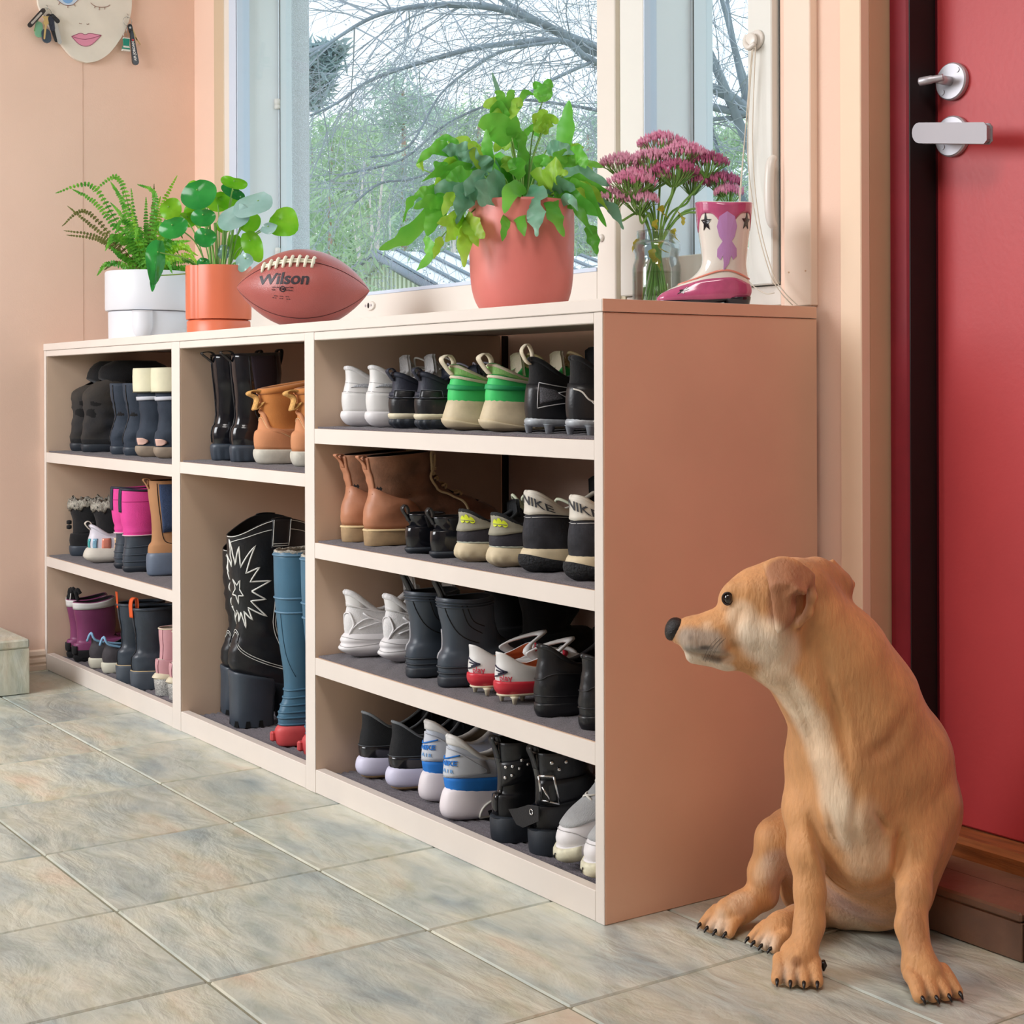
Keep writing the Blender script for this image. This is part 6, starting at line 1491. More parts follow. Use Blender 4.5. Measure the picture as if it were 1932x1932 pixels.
round_leaf(1140, 760, 48, 40, -0.06, GREEN_P, 0.0, 0.1, 0.1); round_leaf(1240, 450, 60, 55, 0.03, GREEN_PL, 0.3); round_leaf(1330, 610, 62, 100, 0.02, GREEN_PL, 0.3); round_leaf(1440, 420, 90, 80, 0.03, GREEN_PL, 0.2)
round_leaf(1010, 340, 85, 70, 0.04, GREEN_PL, 0.3); round_leaf(960, 400, 80, 60, 0.03, GREEN_PL, 0.3); round_leaf(1260, 660, 50, 60, 0.0, SKYL, 0.0); round_leaf(1180, 250, 100, 80, 0.05, GREEN_PL, 0.4)
for k in range(4):
    tube('main_stem', spline([(-0.02 + 0.014 * k, 0.01 * (k % 2), 0.15), (-0.02 + 0.016 * k, 0.0, 0.20), (-0.03 + 0.022 * k, 0.0, 0.27)], 4), 0.0034, STEM, pp, 8)

# ---- Boston fern in the white pot
fp = thing('potted_fern', 'feathery fern in a round white two-tier pot, leftmost on the worktop', 'plant', (-2.222, 0.20, ZTOP), VIEW)
WPOT = mat('matt_white_ceramic', (222, 224, 230), 0.45)
o = MB().lathe([(0.095, 0.0), (0.1035, 0.002), (0.1045, 0.078), (0.1025, 0.0805), (0.095, 0.081)], 72).build('lower_tier', WPOT, fp, smooth=True); o.data.set_sharp_from_angle(angle=math.radians(40))
o = MB().lathe([(0.098, 0.0815), (0.1110, 0.083), (0.1125, 0.088), (0.1125, 0.183), (0.1105, 0.1865), (0.107, 0.186), (0.106, 0.165), (0.001, 0.166)], 72).build('upper_tier', WPOT, fp, smooth=True); o.data.set_sharp_from_angle(angle=math.radians(40))
# rounded spout on the lower tier
vs = []
for j in range(13):
    t = j / 12
    for i in range(20):
        a = 2 * math.pi * i / 20
        rx = 0.0265 * (math.sin(math.pi * (0.5 + 0.5 * t)) ** 0.5 if t > 0 else 1); 
        z = 0.080 - 0.076 * t; rx = 0.0265 * math.sqrt(max(0.0, 1 - max(0, (t - 0.45) / 0.55) ** 2)) + 0.0004
        vs.append((rx * math.cos(a) + 0.008, -0.1035 + 0.024 * math.sin(a) * (rx / 0.0269), z))
mesh('spout', vs, grid_faces(20, 13) + [tuple(range(20)), tuple(reversed(range(240, 260)))], WPOT, fp)
MB().lathe([(0.105, 0.164), (0.105, 0.169), (0.001, 0.174)], 32).build('soil', SOIL, fp, smooth=True)
FERN = [leaf_mat('fern_frond', (60, 150, 40), (124, 196, 60), 0.5, 30, 0.35), leaf_mat('bright_frond', (116, 186, 24), (160, 212, 60), 0.5, 30, 0.45), leaf_mat('brown_green_frond', (98, 100, 46), (120, 128, 60), 0.6, 30, 0.3)]


def frond(pts, m=0, w=0.014, n=34):
    P = [Vector(p) for p in spline(pts, max(4, n // (len(pts) - 1)))]; mm = len(P)
    vs, fs = tube_geo([p for p in P], [0.0012 * (1 - 0.7 * i / mm) for i in range(mm)], 4)
    for i in range(3, mm):
        t = i / (mm - 1); d = (P[min(i + 1, mm - 1)] - P[i - 1]).normalized()
        s = d.cross(Vector((0, 1, 0.35)))
        if s.length < 0.2: s = Vector((1, 0.2, 0))
        s.normalize(); up = s.cross(d).normalized(); ww = w * (math.sin(math.pi * min(1, 0.12 + t * 0.86)) ** 0.6) * (1 - 0.55 * t)
        for sg in (-1, 1):
            tw = s * sg * math.cos(0.5) + up * (0.35 * math.sin(i * 1.7)) - Vector((0, 0, 0.18))
            tw.normalize(); a = P[i]; L = ww * (0.85 + 0.3 * rnd.random()); h = d * 0.0026
            b = len(vs); vs += [a - h, a + tw * L * 0.55 - h * 1.2 + up * 0.0006, a + tw * L, a + tw * L * 0.55 + h * 1.2 + up * 0.0006, a + h]
            fs += [(b, b + 1, b + 2), (b, b + 2, b + 3), (b, b + 3, b + 4)]
    return mesh('frond', vs, fs, FERN[m], fp, False)


def fpx(X, Y): return ((110 + 0.2484 * X - 275) / 700.0, 0.186 + (515 - (310 + 0.2484 * Y)) / 700.0)


tips = [((60, 260), (300, 200), 0), ((80, 490), (230, 380), 2), ((70, 520), (300, 560), 2), ((300, 790), (400, 740), 2), ((860, 90), (760, 300), 1), ((300, 235), (470, 130), 0), ((180, 235), (330, 330), 0), ((120, 350), (260, 470), 2),
        ((600, 170), (720, 240), 0), ((470, 210), (490, 500), 0), ((540, 200), (570, 450), 0), ((350, 450), (480, 520), 0), ((740, 250), (700, 420), 1), ((880, 330), (800, 460), 1), ((930, 480), (840, 560), 0), ((140, 570), (350, 600), 2),
        ((1040, 700), (900, 640), 1), ((1000, 600), (880, 620), 0), ((640, 260), (640, 470), 0), ((420, 640), (480, 700), 0), ((700, 160), (690, 380), 2), ((380, 300), (480, 420), 0), ((560, 330), (600, 560), 1), ((780, 420), (740, 600), 0), ((960, 760), (860, 720), 1), ((430, 170), (500, 300), 0)]
for k, (tp, md, m_) in enumerate(tips):
    a = fpx(*tp); b = fpx(*md); dy = rnd.uniform(-0.07, 0.05); 
    if a[0] < -0.16: dy = -0.10 + 0.03 * (k % 3)
    frond([(rnd.uniform(-0.02, 0.02), rnd.uniform(-0.02, 0.02), 0.17), (b[0] * 0.55, dy * 0.4, 0.17 + (b[1] - 0.17) * 0.6), (b[0], dy * 0.8, b[1]), (a[0], dy, a[1])], m_, w=0.016 if m_ != 2 else 0.012)
for k in range(26):
    a = rnd.uniform(0, 2 * math.pi); L = rnd.uniform(0.09, 0.17); dx = math.cos(a) * L; dy = math.sin(a) * min(L, 0.12)
    zt = rnd.uniform(0.22, 0.34) if k % 3 else rnd.uniform(0.19, 0.24)
    frond([(dx * 0.08, dy * 0.08, 0.17), (dx * 0.4, dy * 0.4, 0.17 + (zt - 0.17) * 0.75), (dx * 0.8, dy * 0.8, zt), (dx, dy, zt - 0.03)], 0 if k % 4 else 1, w=0.015, n=28)

# ---- glass jar with stonecrop flowers
jr = thing('glass_jar', 'clear glass jar half full of water holding the pink flower stems', 'jar', (-0.303, 0.352, ZTOP), VIEW)
JG = glass_mat('clear_jar_glass', (0.93, 0.97, 0.96))
JG.node_tree.nodes['Layer Weight'].inputs['Blend'].default_value = 0.38
for n_ in JG.node_tree.nodes:
    if n_.type == 'MATH': n_.inputs[1].default_value = 0.55; n_.inputs[2].default_value = 0.03
prof = [(0.001, 0.003), (0.036, 0.003), (0.0405, 0.006), (0.0415, 0.012), (0.0415, 0.075), (0.0405, 0.082), (0.0375, 0.090), (0.0372, 0.10), (0.0405, 0.108), (0.0402, 0.116), (0.036, 0.121), (0.0335, 0.124), (0.0345, 0.127), (0.0335, 0.130), (0.0345, 0.133), (0.0335, 0.136), (0.0340, 0.140)]
inner = [(r_ - 0.0018, z_ + (0.0015 if i < 3 else 0)) for i, (r_, z_) in enumerate(prof)][1:]
o = MB().lathe(prof + list(reversed(inner)), 48, cap=False).build('glass', JG, jr, smooth=True)
WAT = glass_mat('water', (0.90, 0.97, 0.88))
for n_ in WAT.node_tree.nodes:
    if n_.type == 'MATH': n_.inputs[1].default_value = 0.4
MB().lathe([(0.001, 0.006), (0.038, 0.007), (0.0393, 0.012), (0.0393, 0.070), (0.001, 0.0702)], 40, cap=False).build('water', WAT, jr, smooth=True)
MB().lathe([(0.0345, 0.0), (0.036, 0.001), (0.036, 0.0027), (0.001, 0.0028)], 32).build('base_ring', JG, jr)
fw = thing('stonecrop_bouquet', 'bunch of dusty pink stonecrop flowers standing in the glass jar', 'flowers', (-0.303, 0.352, ZTOP + 0.008), VIEW)
PK = [mat('dusty_pink_floret', (206, 108, 150), 0.6, var=0.15, vscale=60, col2=(236, 176, 200)), mat('deep_pink_floret', (168, 74, 116), 0.6, var=0.1, vscale=60, col2=(200, 110, 146)), mat('pale_pink_floret', (222, 158, 184), 0.6)]
heads = [(1228, 330, 0.040, 0, 0.0), (1215, 372, 0.026, 2, -0.02), (1185, 300, 0.030, 2, 0.01), (1262, 262, 0.034, 0, 0.02), (1300, 285, 0.032, 0, -0.01), (1345, 300, 0.030, 1, 0.0), (1375, 335, 0.026, 1, 0.01), (1200, 342, 0.034, 0, -0.03), (1280, 320, 0.034, 1, -0.02), (1320, 330, 0.026, 1, 0.02), (1388, 355, 0.020, 0, 0.0), (1238, 296, 0.028, 2, -0.01), (1165, 368, 0.024, 2, -0.02)]
for k, (hx, hy, hr, hm, dy) in enumerate(heads):
    X = (hx - 1250) / 1119.0; Z = (734 - hy) / 1119.0 * 1.0 + 0.757 - ZTOP - 0.008 + 0.0
    Z = 0.757 + (736 - hy) / 1107.0 - ZTOP - 0.008
    bx = -0.02 + 0.04 * rnd.random(); st_ = [(bx * 1.4, 0.01 - 0.02 * rnd.random(), 0.004), (bx * 0.4, 0.0, 0.09), (X * 0.35, dy * 0.4, 0.16), (X * 0.85, dy, Z - 0.05), (X, dy, Z - 0.028)]
    o = tube('stem', spline(st_, 5), 0.0021, STEM, fw, 6)
    vs = []; fs = []; v2 = []; f2 = []
    hr *= 1.28
    for q in range(int(190 * hr / 0.03)):
        a = rnd.uniform(0, 2 * math.pi); u = math.sqrt(rnd.random()); px_ = math.cos(a) * u * hr; py_ = math.sin(a) * u * hr * 0.8; pz_ = 0.45 * hr * (1 - u * u) + rnd.uniform(-0.003, 0.003)
        c = Vector((X + px_, dy + py_, Z + pz_ - 0.012)); d = Vector((px_ * 12, py_ * 12, 1 + 0.3 * rnd.random())).normalized(); s_ = 0.0028 + 0.0014 * rnd.random()
        e1 = d.orthogonal().normalized(); e2 = d.cross(e1); b = len(vs)
        vs += [c + e1 * s_ * 0.6, c + e2 * s_ * 0.6, c - e1 * s_ * 0.6, c - e2 * s_ * 0.6, c + d * s_ * 1.9, c - d * s_ * 1.3]
        fs += [(b, b + 1, b + 4), (b + 1, b + 2, b + 4), (b + 2, b + 3, b + 4), (b + 3, b, b + 4), (b + 1, b, b + 5), (b + 2, b + 1, b + 5), (b + 3, b + 2, b + 5), (b, b + 3, b + 5)]
        if q % 4 == 0:
            tv, tf = tube_geo([Vector((X + px_ * 0.15, dy + py_ * 0.15, Z - 0.036)), Vector((X + px_ * 0.7, dy + py_ * 0.7, Z - 0.020)), c - d * s_], 0.0006, 3, False)
            kk = len(v2); v2 += tv; f2 += [tuple(i + kk for i in f_) for f_ in tf]
    h_ = mesh('florets', vs, fs, PK[hm], o, False)
    mesh('stalks', v2, f2, STEM, o, False)
YL = leaf_mat('yellowed_leaf', (196, 176, 40), (214, 200, 90), 0.6, 40, 0.4)
for X, Y_, Z in ((0.0, -0.02, 0.15), (0.012, -0.02, 0.115), (0.03, -0.015, 0.135), (-0.008, -0.025, 0.10), (0.035, 0.0, 0.165), (-0.03, 0.0, 0.12), (0.01, -0.01, 0.175), (-0.004, -0.022, 0.085)):
    vs, fs = leaf_strip([(X, Y_, Z), (X + rnd.uniform(-0.01, 0.01), Y_ - 0.004, Z - 0.012), (X + rnd.uniform(-0.012, 0.012), Y_ - 0.006, Z - 0.024)], 0.014, 0.2, 0.3, 8, rnd.random() * 6)
    mesh('yellowed_leaf', vs, fs, YL, fw)

# ---- ceramic cowboy-boot vase
CW = mat('glazed_cream_ceramic', (228, 222, 212), 0.12, coat=0.6); CP = mat('glazed_raspberry', (186, 84, 124), 0.12, coat=0.6, var=0.12, vscale=40); CL = mat('glazed_lilac', (190, 140, 194), 0.12, coat=0.6); CB = mat('glazed_black', (22, 20, 28), 0.12, coat=0.6); CC = mat('glazed_coral_line', (226, 140, 120), 0.15, coat=0.6)
r = [(0.004, 0.142, 0.012, 0.006, 0.024, 0.022, 0), (0.0, 0.146, 0.022, 0.012, 0.027, 0.026, 0), (0.002, 0.132, 0.034, 0.024, 0.028, 0.024, 0), (0.006, 0.096, 0.048, 0.042, 0.028, 0.024, 0), (0.008, 0.078, 0.064, 0.062, 0.029, 0.029, 0), (0.006, 0.078, 0.090, 0.088, 0.033, 0.033, 0), (0.002, 0.083, 0.125, 0.123, 0.037, 0.037, 0), (-0.001, 0.086, 0.158, 0.160, 0.039, 0.039, 0.003)]
f = Foot('boot_vase', 'glossy ceramic cowboy boot vase in cream, raspberry and lilac with black stars', 'vase', Last(r, ex=0.85), CW, CW, nu=48, nv=30)
f.patch('foot_glaze', CP, lambda p, q: (p - 0.5, 0.0 + (0.36 - 0.10 * math.cos(2 * math.pi * (p - 0.5) * 2)) * q - (0.06 * math.exp(-((p - 0.25) / 0.08) ** 2) + 0.06 * math.exp(-((p - 0.75) / 0.08) ** 2)) * q), 0.0007, 60, 8)
f.patch('top_glaze', CP, lambda p, q: (p - 0.5, 1.0 - (0.08 + 0.10 * abs(math.sin(2 * math.pi * p * 1.0 + 0)) ** 0.0 * (0.5 + 0.5 * math.cos(4 * math.pi * (p - 0.5) * 2)) ** 2) * q), 0.0007, 80, 5)
f.lines('glaze_line', CC, [[(u / 24 - 0.5, 0.40 - 0.07 * math.cos(4 * math.pi * (u / 24 - 0.5)) + 0.03) for u in range(25)]], 0.0016, 0.0002, smooth=True, sub=4)
def starpts(cu_, cv_, ru, rv, n=5, inn=0.42, ph=math.pi / 2): return [(cu_ + math.cos(ph + math.pi * k / n) * ru * (1 if k % 2 == 0 else inn), cv_ + math.sin(ph + math.pi * k / n) * rv * (1 if k % 2 == 0 else inn)) for k in range(2 * n)]
for cu_, cv_ in ((-0.385, 0.87), (-0.115, 0.87), (0.385, 0.87), (0.115, 0.87)): f.poly('black_star', CB, starpts(cu_, cv_, 0.042, 0.055), 0.0012)
f.poly('black_star', CB, starpts(-0.345, 0.24, 0.022, 0.07), 0.0016)
for s_ in (-1, 1):
    fle = [(0.0, 0.95), (0.045, 0.92), (0.062, 0.86), (0.05, 0.80), (0.03, 0.77), (0.066, 0.72), (0.07, 0.66), (0.045, 0.63), (0.03, 0.67), (0.018, 0.60), (0.0, 0.50), (-0.018, 0.60), (-0.03, 0.67), (-0.045, 0.63), (-0.07, 0.66), (-0.066, 0.72), (-0.03, 0.77), (-0.05, 0.80), (-0.062, 0.86), (-0.045, 0.92)]
    f.poly('lilac_shape', CL, [(s_ * 0.25 + a, b - 0.02) for a, b in fle], 0.0011, rad=4)
f.sole([(0.004, 0.040, 0, 0, 0.021, 0.021, 0), (0.001, 0.046, 0.013, 0.010, 0.024, 0.024, 0), (0.004, 0.044, 0.0135, 0.0105, 0.022, 0.022, 0)], CB, 'heel')
f.sole([(0.066, 0.132, 0.0, 0.003, 0.020, 0.018, 0), (0.060, 0.144, 0.002, 0.006, 0.022, 0.021, 0), (0.010, 0.146, 0.012, 0.009, 0.024, 0.023, 0), (0.012, 0.142, 0.0135, 0.0105, 0.022, 0.021, 0)], CB)
for s_ in (-1, 1):
    a_ = f.L.P(0.25 * s_, 0.97)
    ribbon('ear_loop', [a_ + Vector((0.002 * s_, 0, -0.004)), a_ + Vector((0.003 * s_, 0, 0.010)), a_ + Vector((-0.002 * s_, 0, 0.010)), a_ + Vector((-0.003 * s_, 0, 0.0))], 0.010, (0, 1, 0), CP, f.root, 0.003) if s_ > 0 else None
f.root.location = (-0.040, 0.322, ZTOP); f.root.rotation_euler = (0, 0, VIEW + math.pi / 2)

# ---- blind cord hook and cords
hk = thing('cord_hook', 'round white cord hook stuck on the narrow casement frame', 'hook', (-0.133, 0.424, 1.327))
o = MB().lathe([(0.016, 0.0), (0.016, -0.003), (0.014, -0.0045)], 28, axis='y').build('back_plate', M_PLASTIC, hk, smooth=False)
tube('front_lip', spline([(-0.013, -0.010, 0.008), (-0.014, -0.014, -0.004), (-0.002, -0.017, -0.015), (0.010, -0.014, -0.010)], 5), 0.0042, M_PLASTIC, hk, 10)
MB().lathe([(0.013, -0.008), (0.0145, -0.010), (0.0145, -0.013), (0.012, -0.0145)], 24, (-0.004, 0.0, -0.004), 'y').build('hook_disc', M_PLASTIC, hk, smooth=True)
MB().tube([(0, -0.004, 0), (0, -0.011, 0)], 0.006, 10).build('hook_neck', M_PLASTIC, hk, smooth=True)
cd = thing('blind_cords', 'thin cream blind cords hanging from the round hook to the worktop', 'cord', (-0.12, 0.40, 1.30))
COR = mat('cream_cord', (216, 206, 190), 0.8)
for pts in ([(-0.128, 0.41, 1.312), (-0.136, 0.405, 1.15), (-0.112, 0.40, 1.03), (-0.080, 0.398, 0.945), (-0.055, 0.396, 0.912), (-0.020, 0.39, 0.8872)],
            [(-0.122, 0.41, 1.312), (-0.124, 0.405, 1.15), (-0.105, 0.40, 1.03), (-0.072, 0.398, 0.942), (-0.045, 0.396, 0.910), (-0.010, 0.39, 0.8872)],
            [(-0.130, 0.41, 1.312), (-0.150, 0.405, 1.10), (-0.152, 0.40, 0.985), (-0.130, 0.398, 0.935), (-0.090, 0.396, 0.91), (-0.060, 0.39, 0.908)],
            [(-0.127, 0.41, 1.312), (-0.158, 0.405, 1.05), (-0.155, 0.40, 0.95), (-0.135, 0.39, 0.90), (-0.085, 0.36, 0.8875), (-0.03, 0.375, 0.8872)]):
    o = tube('cord', [tuple(p) for p in spline(pts, 8)], 0.0009, COR, cd, 5)
    o.matrix_parent_inverse = Matrix.Translation((0.12, -0.40, -1.30))

# ================================================================== face-shaped key board on the left wall
XF = XL
kb = thing('key_board', 'cream face-shaped key holder with pink lips, high on the left wall', 'key holder', (XF, 0.115, 1.83))
def wall_poly(name, pts, x0, x1, m, parent, label=None):
    vs = [(x1, y - 0.115, z - 1.83) for y, z in pts] + [(x0, y - 0.115, z - 1.83) for y, z in pts]; n = len(pts)
    return mesh(name, vs, [tuple(range(n)), tuple(reversed(range(n, 2 * n)))] + [(i, n + i, n + (i + 1) % n, (i + 1) % n) for i in range(n)], m, parent, False, label)
half = spline([(0.118, 1.662), (0.150, 1.672), (0.183, 1.697), (0.212, 1.737), (0.231, 1.773), (0.247, 1.83), (0.240, 1.92), (0.19, 1.99), (0.115, 2.02)], 6)
lf = spline([(0.115, 2.02), (0.04, 1.99), (-0.012, 1.92), (-0.018, 1.83), (-0.006, 1.783), (0.044, 1.709), (0.081, 1.672), (0.118, 1.662)], 6)
OUT = [tuple(p) for p in half[:-1]] + [tuple(p) for p in lf[:-1]]
bo = wall_poly('board', OUT, 0.0005, 0.012, mat('cream_board_paint', (232, 224, 210), 0.55, var=0.03, vscale=20), kb)
wall_poly('lips', [(0.075, 1.729), (0.099, 1.741), (0.113, 1.739), (0.127, 1.744), (0.159, 1.743), (0.133, 1.715), (0.114, 1.707), (0.095, 1.711)], 0.0121, 0.0127, mat('pink_lip_paint', (230, 150, 176), 0.6), kb)
DL = mat('brown_drawn_line', (150, 104, 90), 0.7)
def drawn(polys, r_=0.0007, m=DL, name='drawn_line'):
    mb = MB()
    for pts in polys: mb.tube([(0.0130, y - 0.115, z - 1.83) for y, z in spline(pts, 4)], r_, 4)
    return mb.build(name, m, kb, smooth=True)
drawn([[(0.075, 1.729), (0.099, 1.741), (0.113, 1.739), (0.127, 1.744), (0.159, 1.743)], [(0.159, 1.743), (0.133, 1.715), (0.114, 1.707), (0.095, 1.711), (0.075, 1.729)], [(0.075, 1.729), (0.114, 1.726), (0.159, 1.743)]], 0.0008, mat('mauve_line', (170, 96, 120), 0.7), 'lip_outline')
drawn([[(0.096, 1.769), (0.100, 1.7675), (0.104, 1.768)], [(0.117, 1.769), (0.121, 1.768), (0.124, 1.771)]], name='nostrils')
wall_poly('eye_white', [(0.030, 1.829), (0.048, 1.816), (0.063, 1.8125), (0.079, 1.817), (0.095, 1.833), (0.082, 1.85), (0.062, 1.857), (0.042, 1.848)], 0.0121, 0.0124, mat('pale_blue_eye', (206, 220, 236), 0.6), kb)
wall_poly('iris', [(0.064 + 0.016 * math.cos(a), 1.834 + 0.016 * math.sin(a)) for a in np.linspace(0, 2 * math.pi, 20, endpoint=False)], 0.0124, 0.0127, mat('blue_iris_paint', (128, 176, 226), 0.6), kb)
drawn([[(0.030, 1.829), (0.048, 1.816), (0.063, 1.8125), (0.079, 1.817), (0.095, 1.833)], [(0.030, 1.829), (0.045, 1.848), (0.062, 1.857), (0.082, 1.85), (0.095, 1.833)], [(0.129, 1.829), (0.140, 1.822), (0.159, 1.8205), (0.176, 1.825), (0.184, 1.831)]] +
      [[a, b] for a, b in (((0.043, 1.818), (0.039, 1.811)), ((0.065, 1.812), (0.065, 1.806)), ((0.083, 1.819), (0.086, 1.813)), ((0.142, 1.822), (0.140, 1.816)), ((0.154, 1.8205), (0.153, 1.812)), ((0.169, 1.823), (0.169, 1.816)))], name='eye_outline')
STEEL = mat('key_steel', (186, 184, 178), 0.3, metal=0.9); BRASS = mat('key_brass', (206, 178, 120), 0.35, metal=0.7)
for y, z in ((0.006, 1.806), (0.233, 1.813)):
    tube('hook', spline([(0.010, y - 0.115, z - 1.83), (0.020, y - 0.115, z - 1.83 - 0.004), (0.021, y - 0.115, z - 1.83 - 0.012), (0.016, y - 0.115, z - 1.83 - 0.012)], 4), 0.0012, STEEL, kb, 6)


def keyset(label, y, z, r_=0.010):
    k_ = thing('key_bunch', label, 'keys', (XF + 0.017, y, z))
    tube('ring', [(0.0, r_ * math.cos(a), r_ * math.sin(a) - r_) for a in np.linspace(0, 2 * math.pi, 21)], 0.0009, STEEL, k_, 6)
    return k_
def plate(name, pts, x0, x1, m, parent):
    n = len(pts); vs = [(x1, a, b) for a, b in pts] + [(x0, a, b) for a, b in pts]
    return mesh(name, vs, [tuple(range(n)), tuple(reversed(range(n, 2 * n)))] + [(i, n + i, n + (i + 1) % n, (i + 1) % n) for i in range(n)], m, parent, False)
def bar(a, b, w0, w1, n=7):
    a = np.array(a, float); b = np.array(b, float); d = (b - a) / np.linalg.norm(b - a); p = np.array([-d[1], d[0]])
    out = [a + p * w0 * math.cos(t) - d * w0 * math.sin(t) for t in np.linspace(0, math.pi, n)] + [b - p * w1 * math.cos(t) + d * w1 * math.sin(t) for t in np.linspace(0, math.pi, n)]
    return [tuple(q) for q in out]
k1 = keyset('crowded bunch of keys and black tags on the left hook of the face board', 0.006, 1.797, 0.012)
plate('black_case', bar((-0.012, -0.010), (-0.048, -0.054), 0.0065, 0.0065), 0.003, 0.007, K_SHINY, k1); plate('case_window', bar((-0.018, -0.018), (-0.043, -0.048), 0.0028, 0.0028), 0.007, 0.0075, STEEL, k1)
plate('green_key', bar((-0.020, -0.016), (-0.034, -0.066), 0.002, 0.002), 0.000, 0.0015, mat('green_key', (110, 160, 90), 0.4), k1); plate('green_fob', bar((-0.022, -0.050), (-0.022, -0.072), 0.010, 0.011), -0.003, 0.002, mat('sage_fob', (120, 176, 140), 0.4), k1)
plate('key_bow', [(-0.016, -0.026), (-0.010, -0.034), (-0.014, -0.044), (-0.006, -0.052), (0.002, -0.044), (0.006, -0.030), (0.002, -0.024)], 0.007, 0.009, BRASS, k1); plate('key_blade', bar((-0.006, -0.048), (-0.010, -0.086), 0.0028, 0.0022), 0.007, 0.0085, BRASS, k1)
plate('car_fob', bar((-0.004, -0.070), (-0.002, -0.084), 0.0125, 0.0125), 0.0, 0.0055, mat('blue_black_fob', (54, 70, 86), 0.2), k1); plate('dark_key', bar((0.004, -0.024), (0.024, -0.086), 0.008, 0.005), 0.003, 0.006, K_SHINY, k1)
plate('steel_case', bar((0.018, -0.034), (0.032, -0.090), 0.0058, 0.0058), 0.006, 0.009, STEEL, k1); plate('navy_fob', bar((0.008, -0.030), (0.012, -0.056), 0.008, 0.007), 0.007, 0.010, NAVY, k1); plate('black_strap', bar((0.012, -0.020), (0.026, -0.034), 0.004, 0.006), 0.007, 0.011, K_LEATHER, k1)
k2 = keyset('key ring with green boot charm and black lettered strap on the right hook', 0.233, 1.803, 0.0125)
plate('black_strap', bar((0.006, -0.026), (0.009, -0.040), 0.0065, 0.006), 0.0, 0.004, K_LEATHER, k2); plate('strap_end', bar((0.010, -0.044), (0.021, -0.124), 0.0048, 0.0095), 0.001, 0.007, K_SHINY, k2)
plate('rivet', [(0.006 + 0.003 * math.cos(a), -0.030 + 0.003 * math.sin(a)) for a in np.linspace(0, 2 * math.pi, 12, endpoint=False)], 0.004, 0.0048, STEEL, k2)
plate('red_mark', [(0.010, -0.062), (0.015, -0.062), (0.015, -0.0665), (0.010, -0.067)], 0.007, 0.0074, mat('red_tag_print', (214, 50, 60), 0.5), k2)
text_part('AIR JORDAN', 0.0095, WHITE_L, k2, (0.0075, 0.0165, -0.095), (Matrix.Rotation(math.radians(90), 3, 'Z') @ Matrix.Rotation(math.radians(90), 3, 'X') @ Matrix.Rotation(math.radians(98), 3, 'Z')).to_euler(), bold=0.0003)
tube('small_ring', [(0.002, -0.006 + 0.006 * math.cos(a), -0.052 + 0.008 * math.sin(a)) for a in np.linspace(0, 2 * math.pi, 15)], 0.0008, STEEL, k2, 5); tube('chain', [(0.001, -0.002, -0.025), (0.001, -0.004, -0.045)], 0.0012, STEEL, k2, 5)
GB = mat('teal_charm', (0, 134, 112), 0.4)
plate('boot_charm', [(-0.013, -0.062), (0.004, -0.062), (0.003, -0.080), (0.005, -0.088), (0.005, -0.094), (-0.016, -0.094), (-0.015, -0.086), (-0.012, -0.080)], -0.002, 0.006, GB, k2)
plate('charm_trim', [(-0.0135, -0.060), (0.0045, -0.060), (0.0045, -0.0625), (-0.0135, -0.0625)], -0.0025, 0.0065, LACE_W, k2); plate('charm_sole', [(-0.0165, -0.0925), (0.0055, -0.0925), (0.0055, -0.097), (-0.0165, -0.097)], -0.0025, 0.0065, LACE_W, k2)
plate('charm_toe', [(-0.014, -0.083), (0.002, -0.083), (0.0045, -0.088), (-0.0150, -0.088)], 0.006, 0.0066, LACE_W, k2)
plate('key_blade', bar((0.012, -0.026), (0.028, -0.060), 0.0022, 0.0016), -0.003, -0.0015, BRASS, k2); plate('key_blade', bar((0.024, -0.055), (0.038, -0.072), 0.0018, 0.0012), -0.003, -0.0015, BRASS, k2); plate('key_blade', bar((0.014, -0.04), (0.026, -0.070), 0.0018, 0.0012), -0.006, -0.0045, BRASS, k2)
# ================================================================== the dog (one continuous skin from a blended volume)
DX0, DY0 = 0.235, 2.05            # right of / away from the lens axis, metres
rgt = Vector((math.cos(CAM_YAW), math.sin(CAM_YAW), 0)); fwd = Vector((-math.sin(CAM_YAW), math.cos(CAM_YAW), 0))
dog = thing('dog', 'short-haired tan dog sitting beside the rack end, head turned to the left', 'dog', (CAM_LOC[0] + rgt.x * DX0 + fwd.x * DY0, CAM_LOC[1] + rgt.y * DX0 + fwd.y * DY0, 0.0), CAM_YAW)


def J(px, py, D):
    return np.array([(px - 966) / FPX * D - DX0, D - DY0, 0.7567 + (734.6 - py) / FPX * D + 0.0033 * (px - 966) / FPX * D])


def rr(px, D=2.0): return px / FPX * D


PR = []   # (p0, r0, p1, r1, k)


def cap(a, ra, b, rb, k=0.012): PR.append((J(*a), rr(ra, a[2]), J(*b), rr(rb, b[2]), k))
def chain(pts, k=0.012):
    for a, b in zip(pts[:-1], pts[1:]): cap(a[:3], a[3], b[:3], b[3], k)


# torso
chain([(1634, 1450, 2.10, 128), (1640, 1540, 2.11, 140), (1650, 1600, 2.16, 122)], 0.03)
chain([(1690, 1420, 2.12, 86), (1700, 1520, 2.135, 98), (1660, 1640, 2.13, 94)], 0.03)
chain([(1545, 1420, 2.06, 62), (1600, 1440, 2.04, 80), (1700, 1430, 2.08, 84)], 0.03)      # breast
chain([(1600, 1520, 2.03, 76), (1618, 1610, 2.05, 62), (1625, 1640, 2.09, 48)], 0.025)   # keel of the chest
chain([(1590, 1712, 2.17, 44), (1650, 1706, 2.165, 46), (1700, 1698, 2.13, 50)], 0.02)     # right haunch on the floor
chain([(1560, 1640, 2.19, 74), (1620, 1650, 2.19, 76)], 0.03)
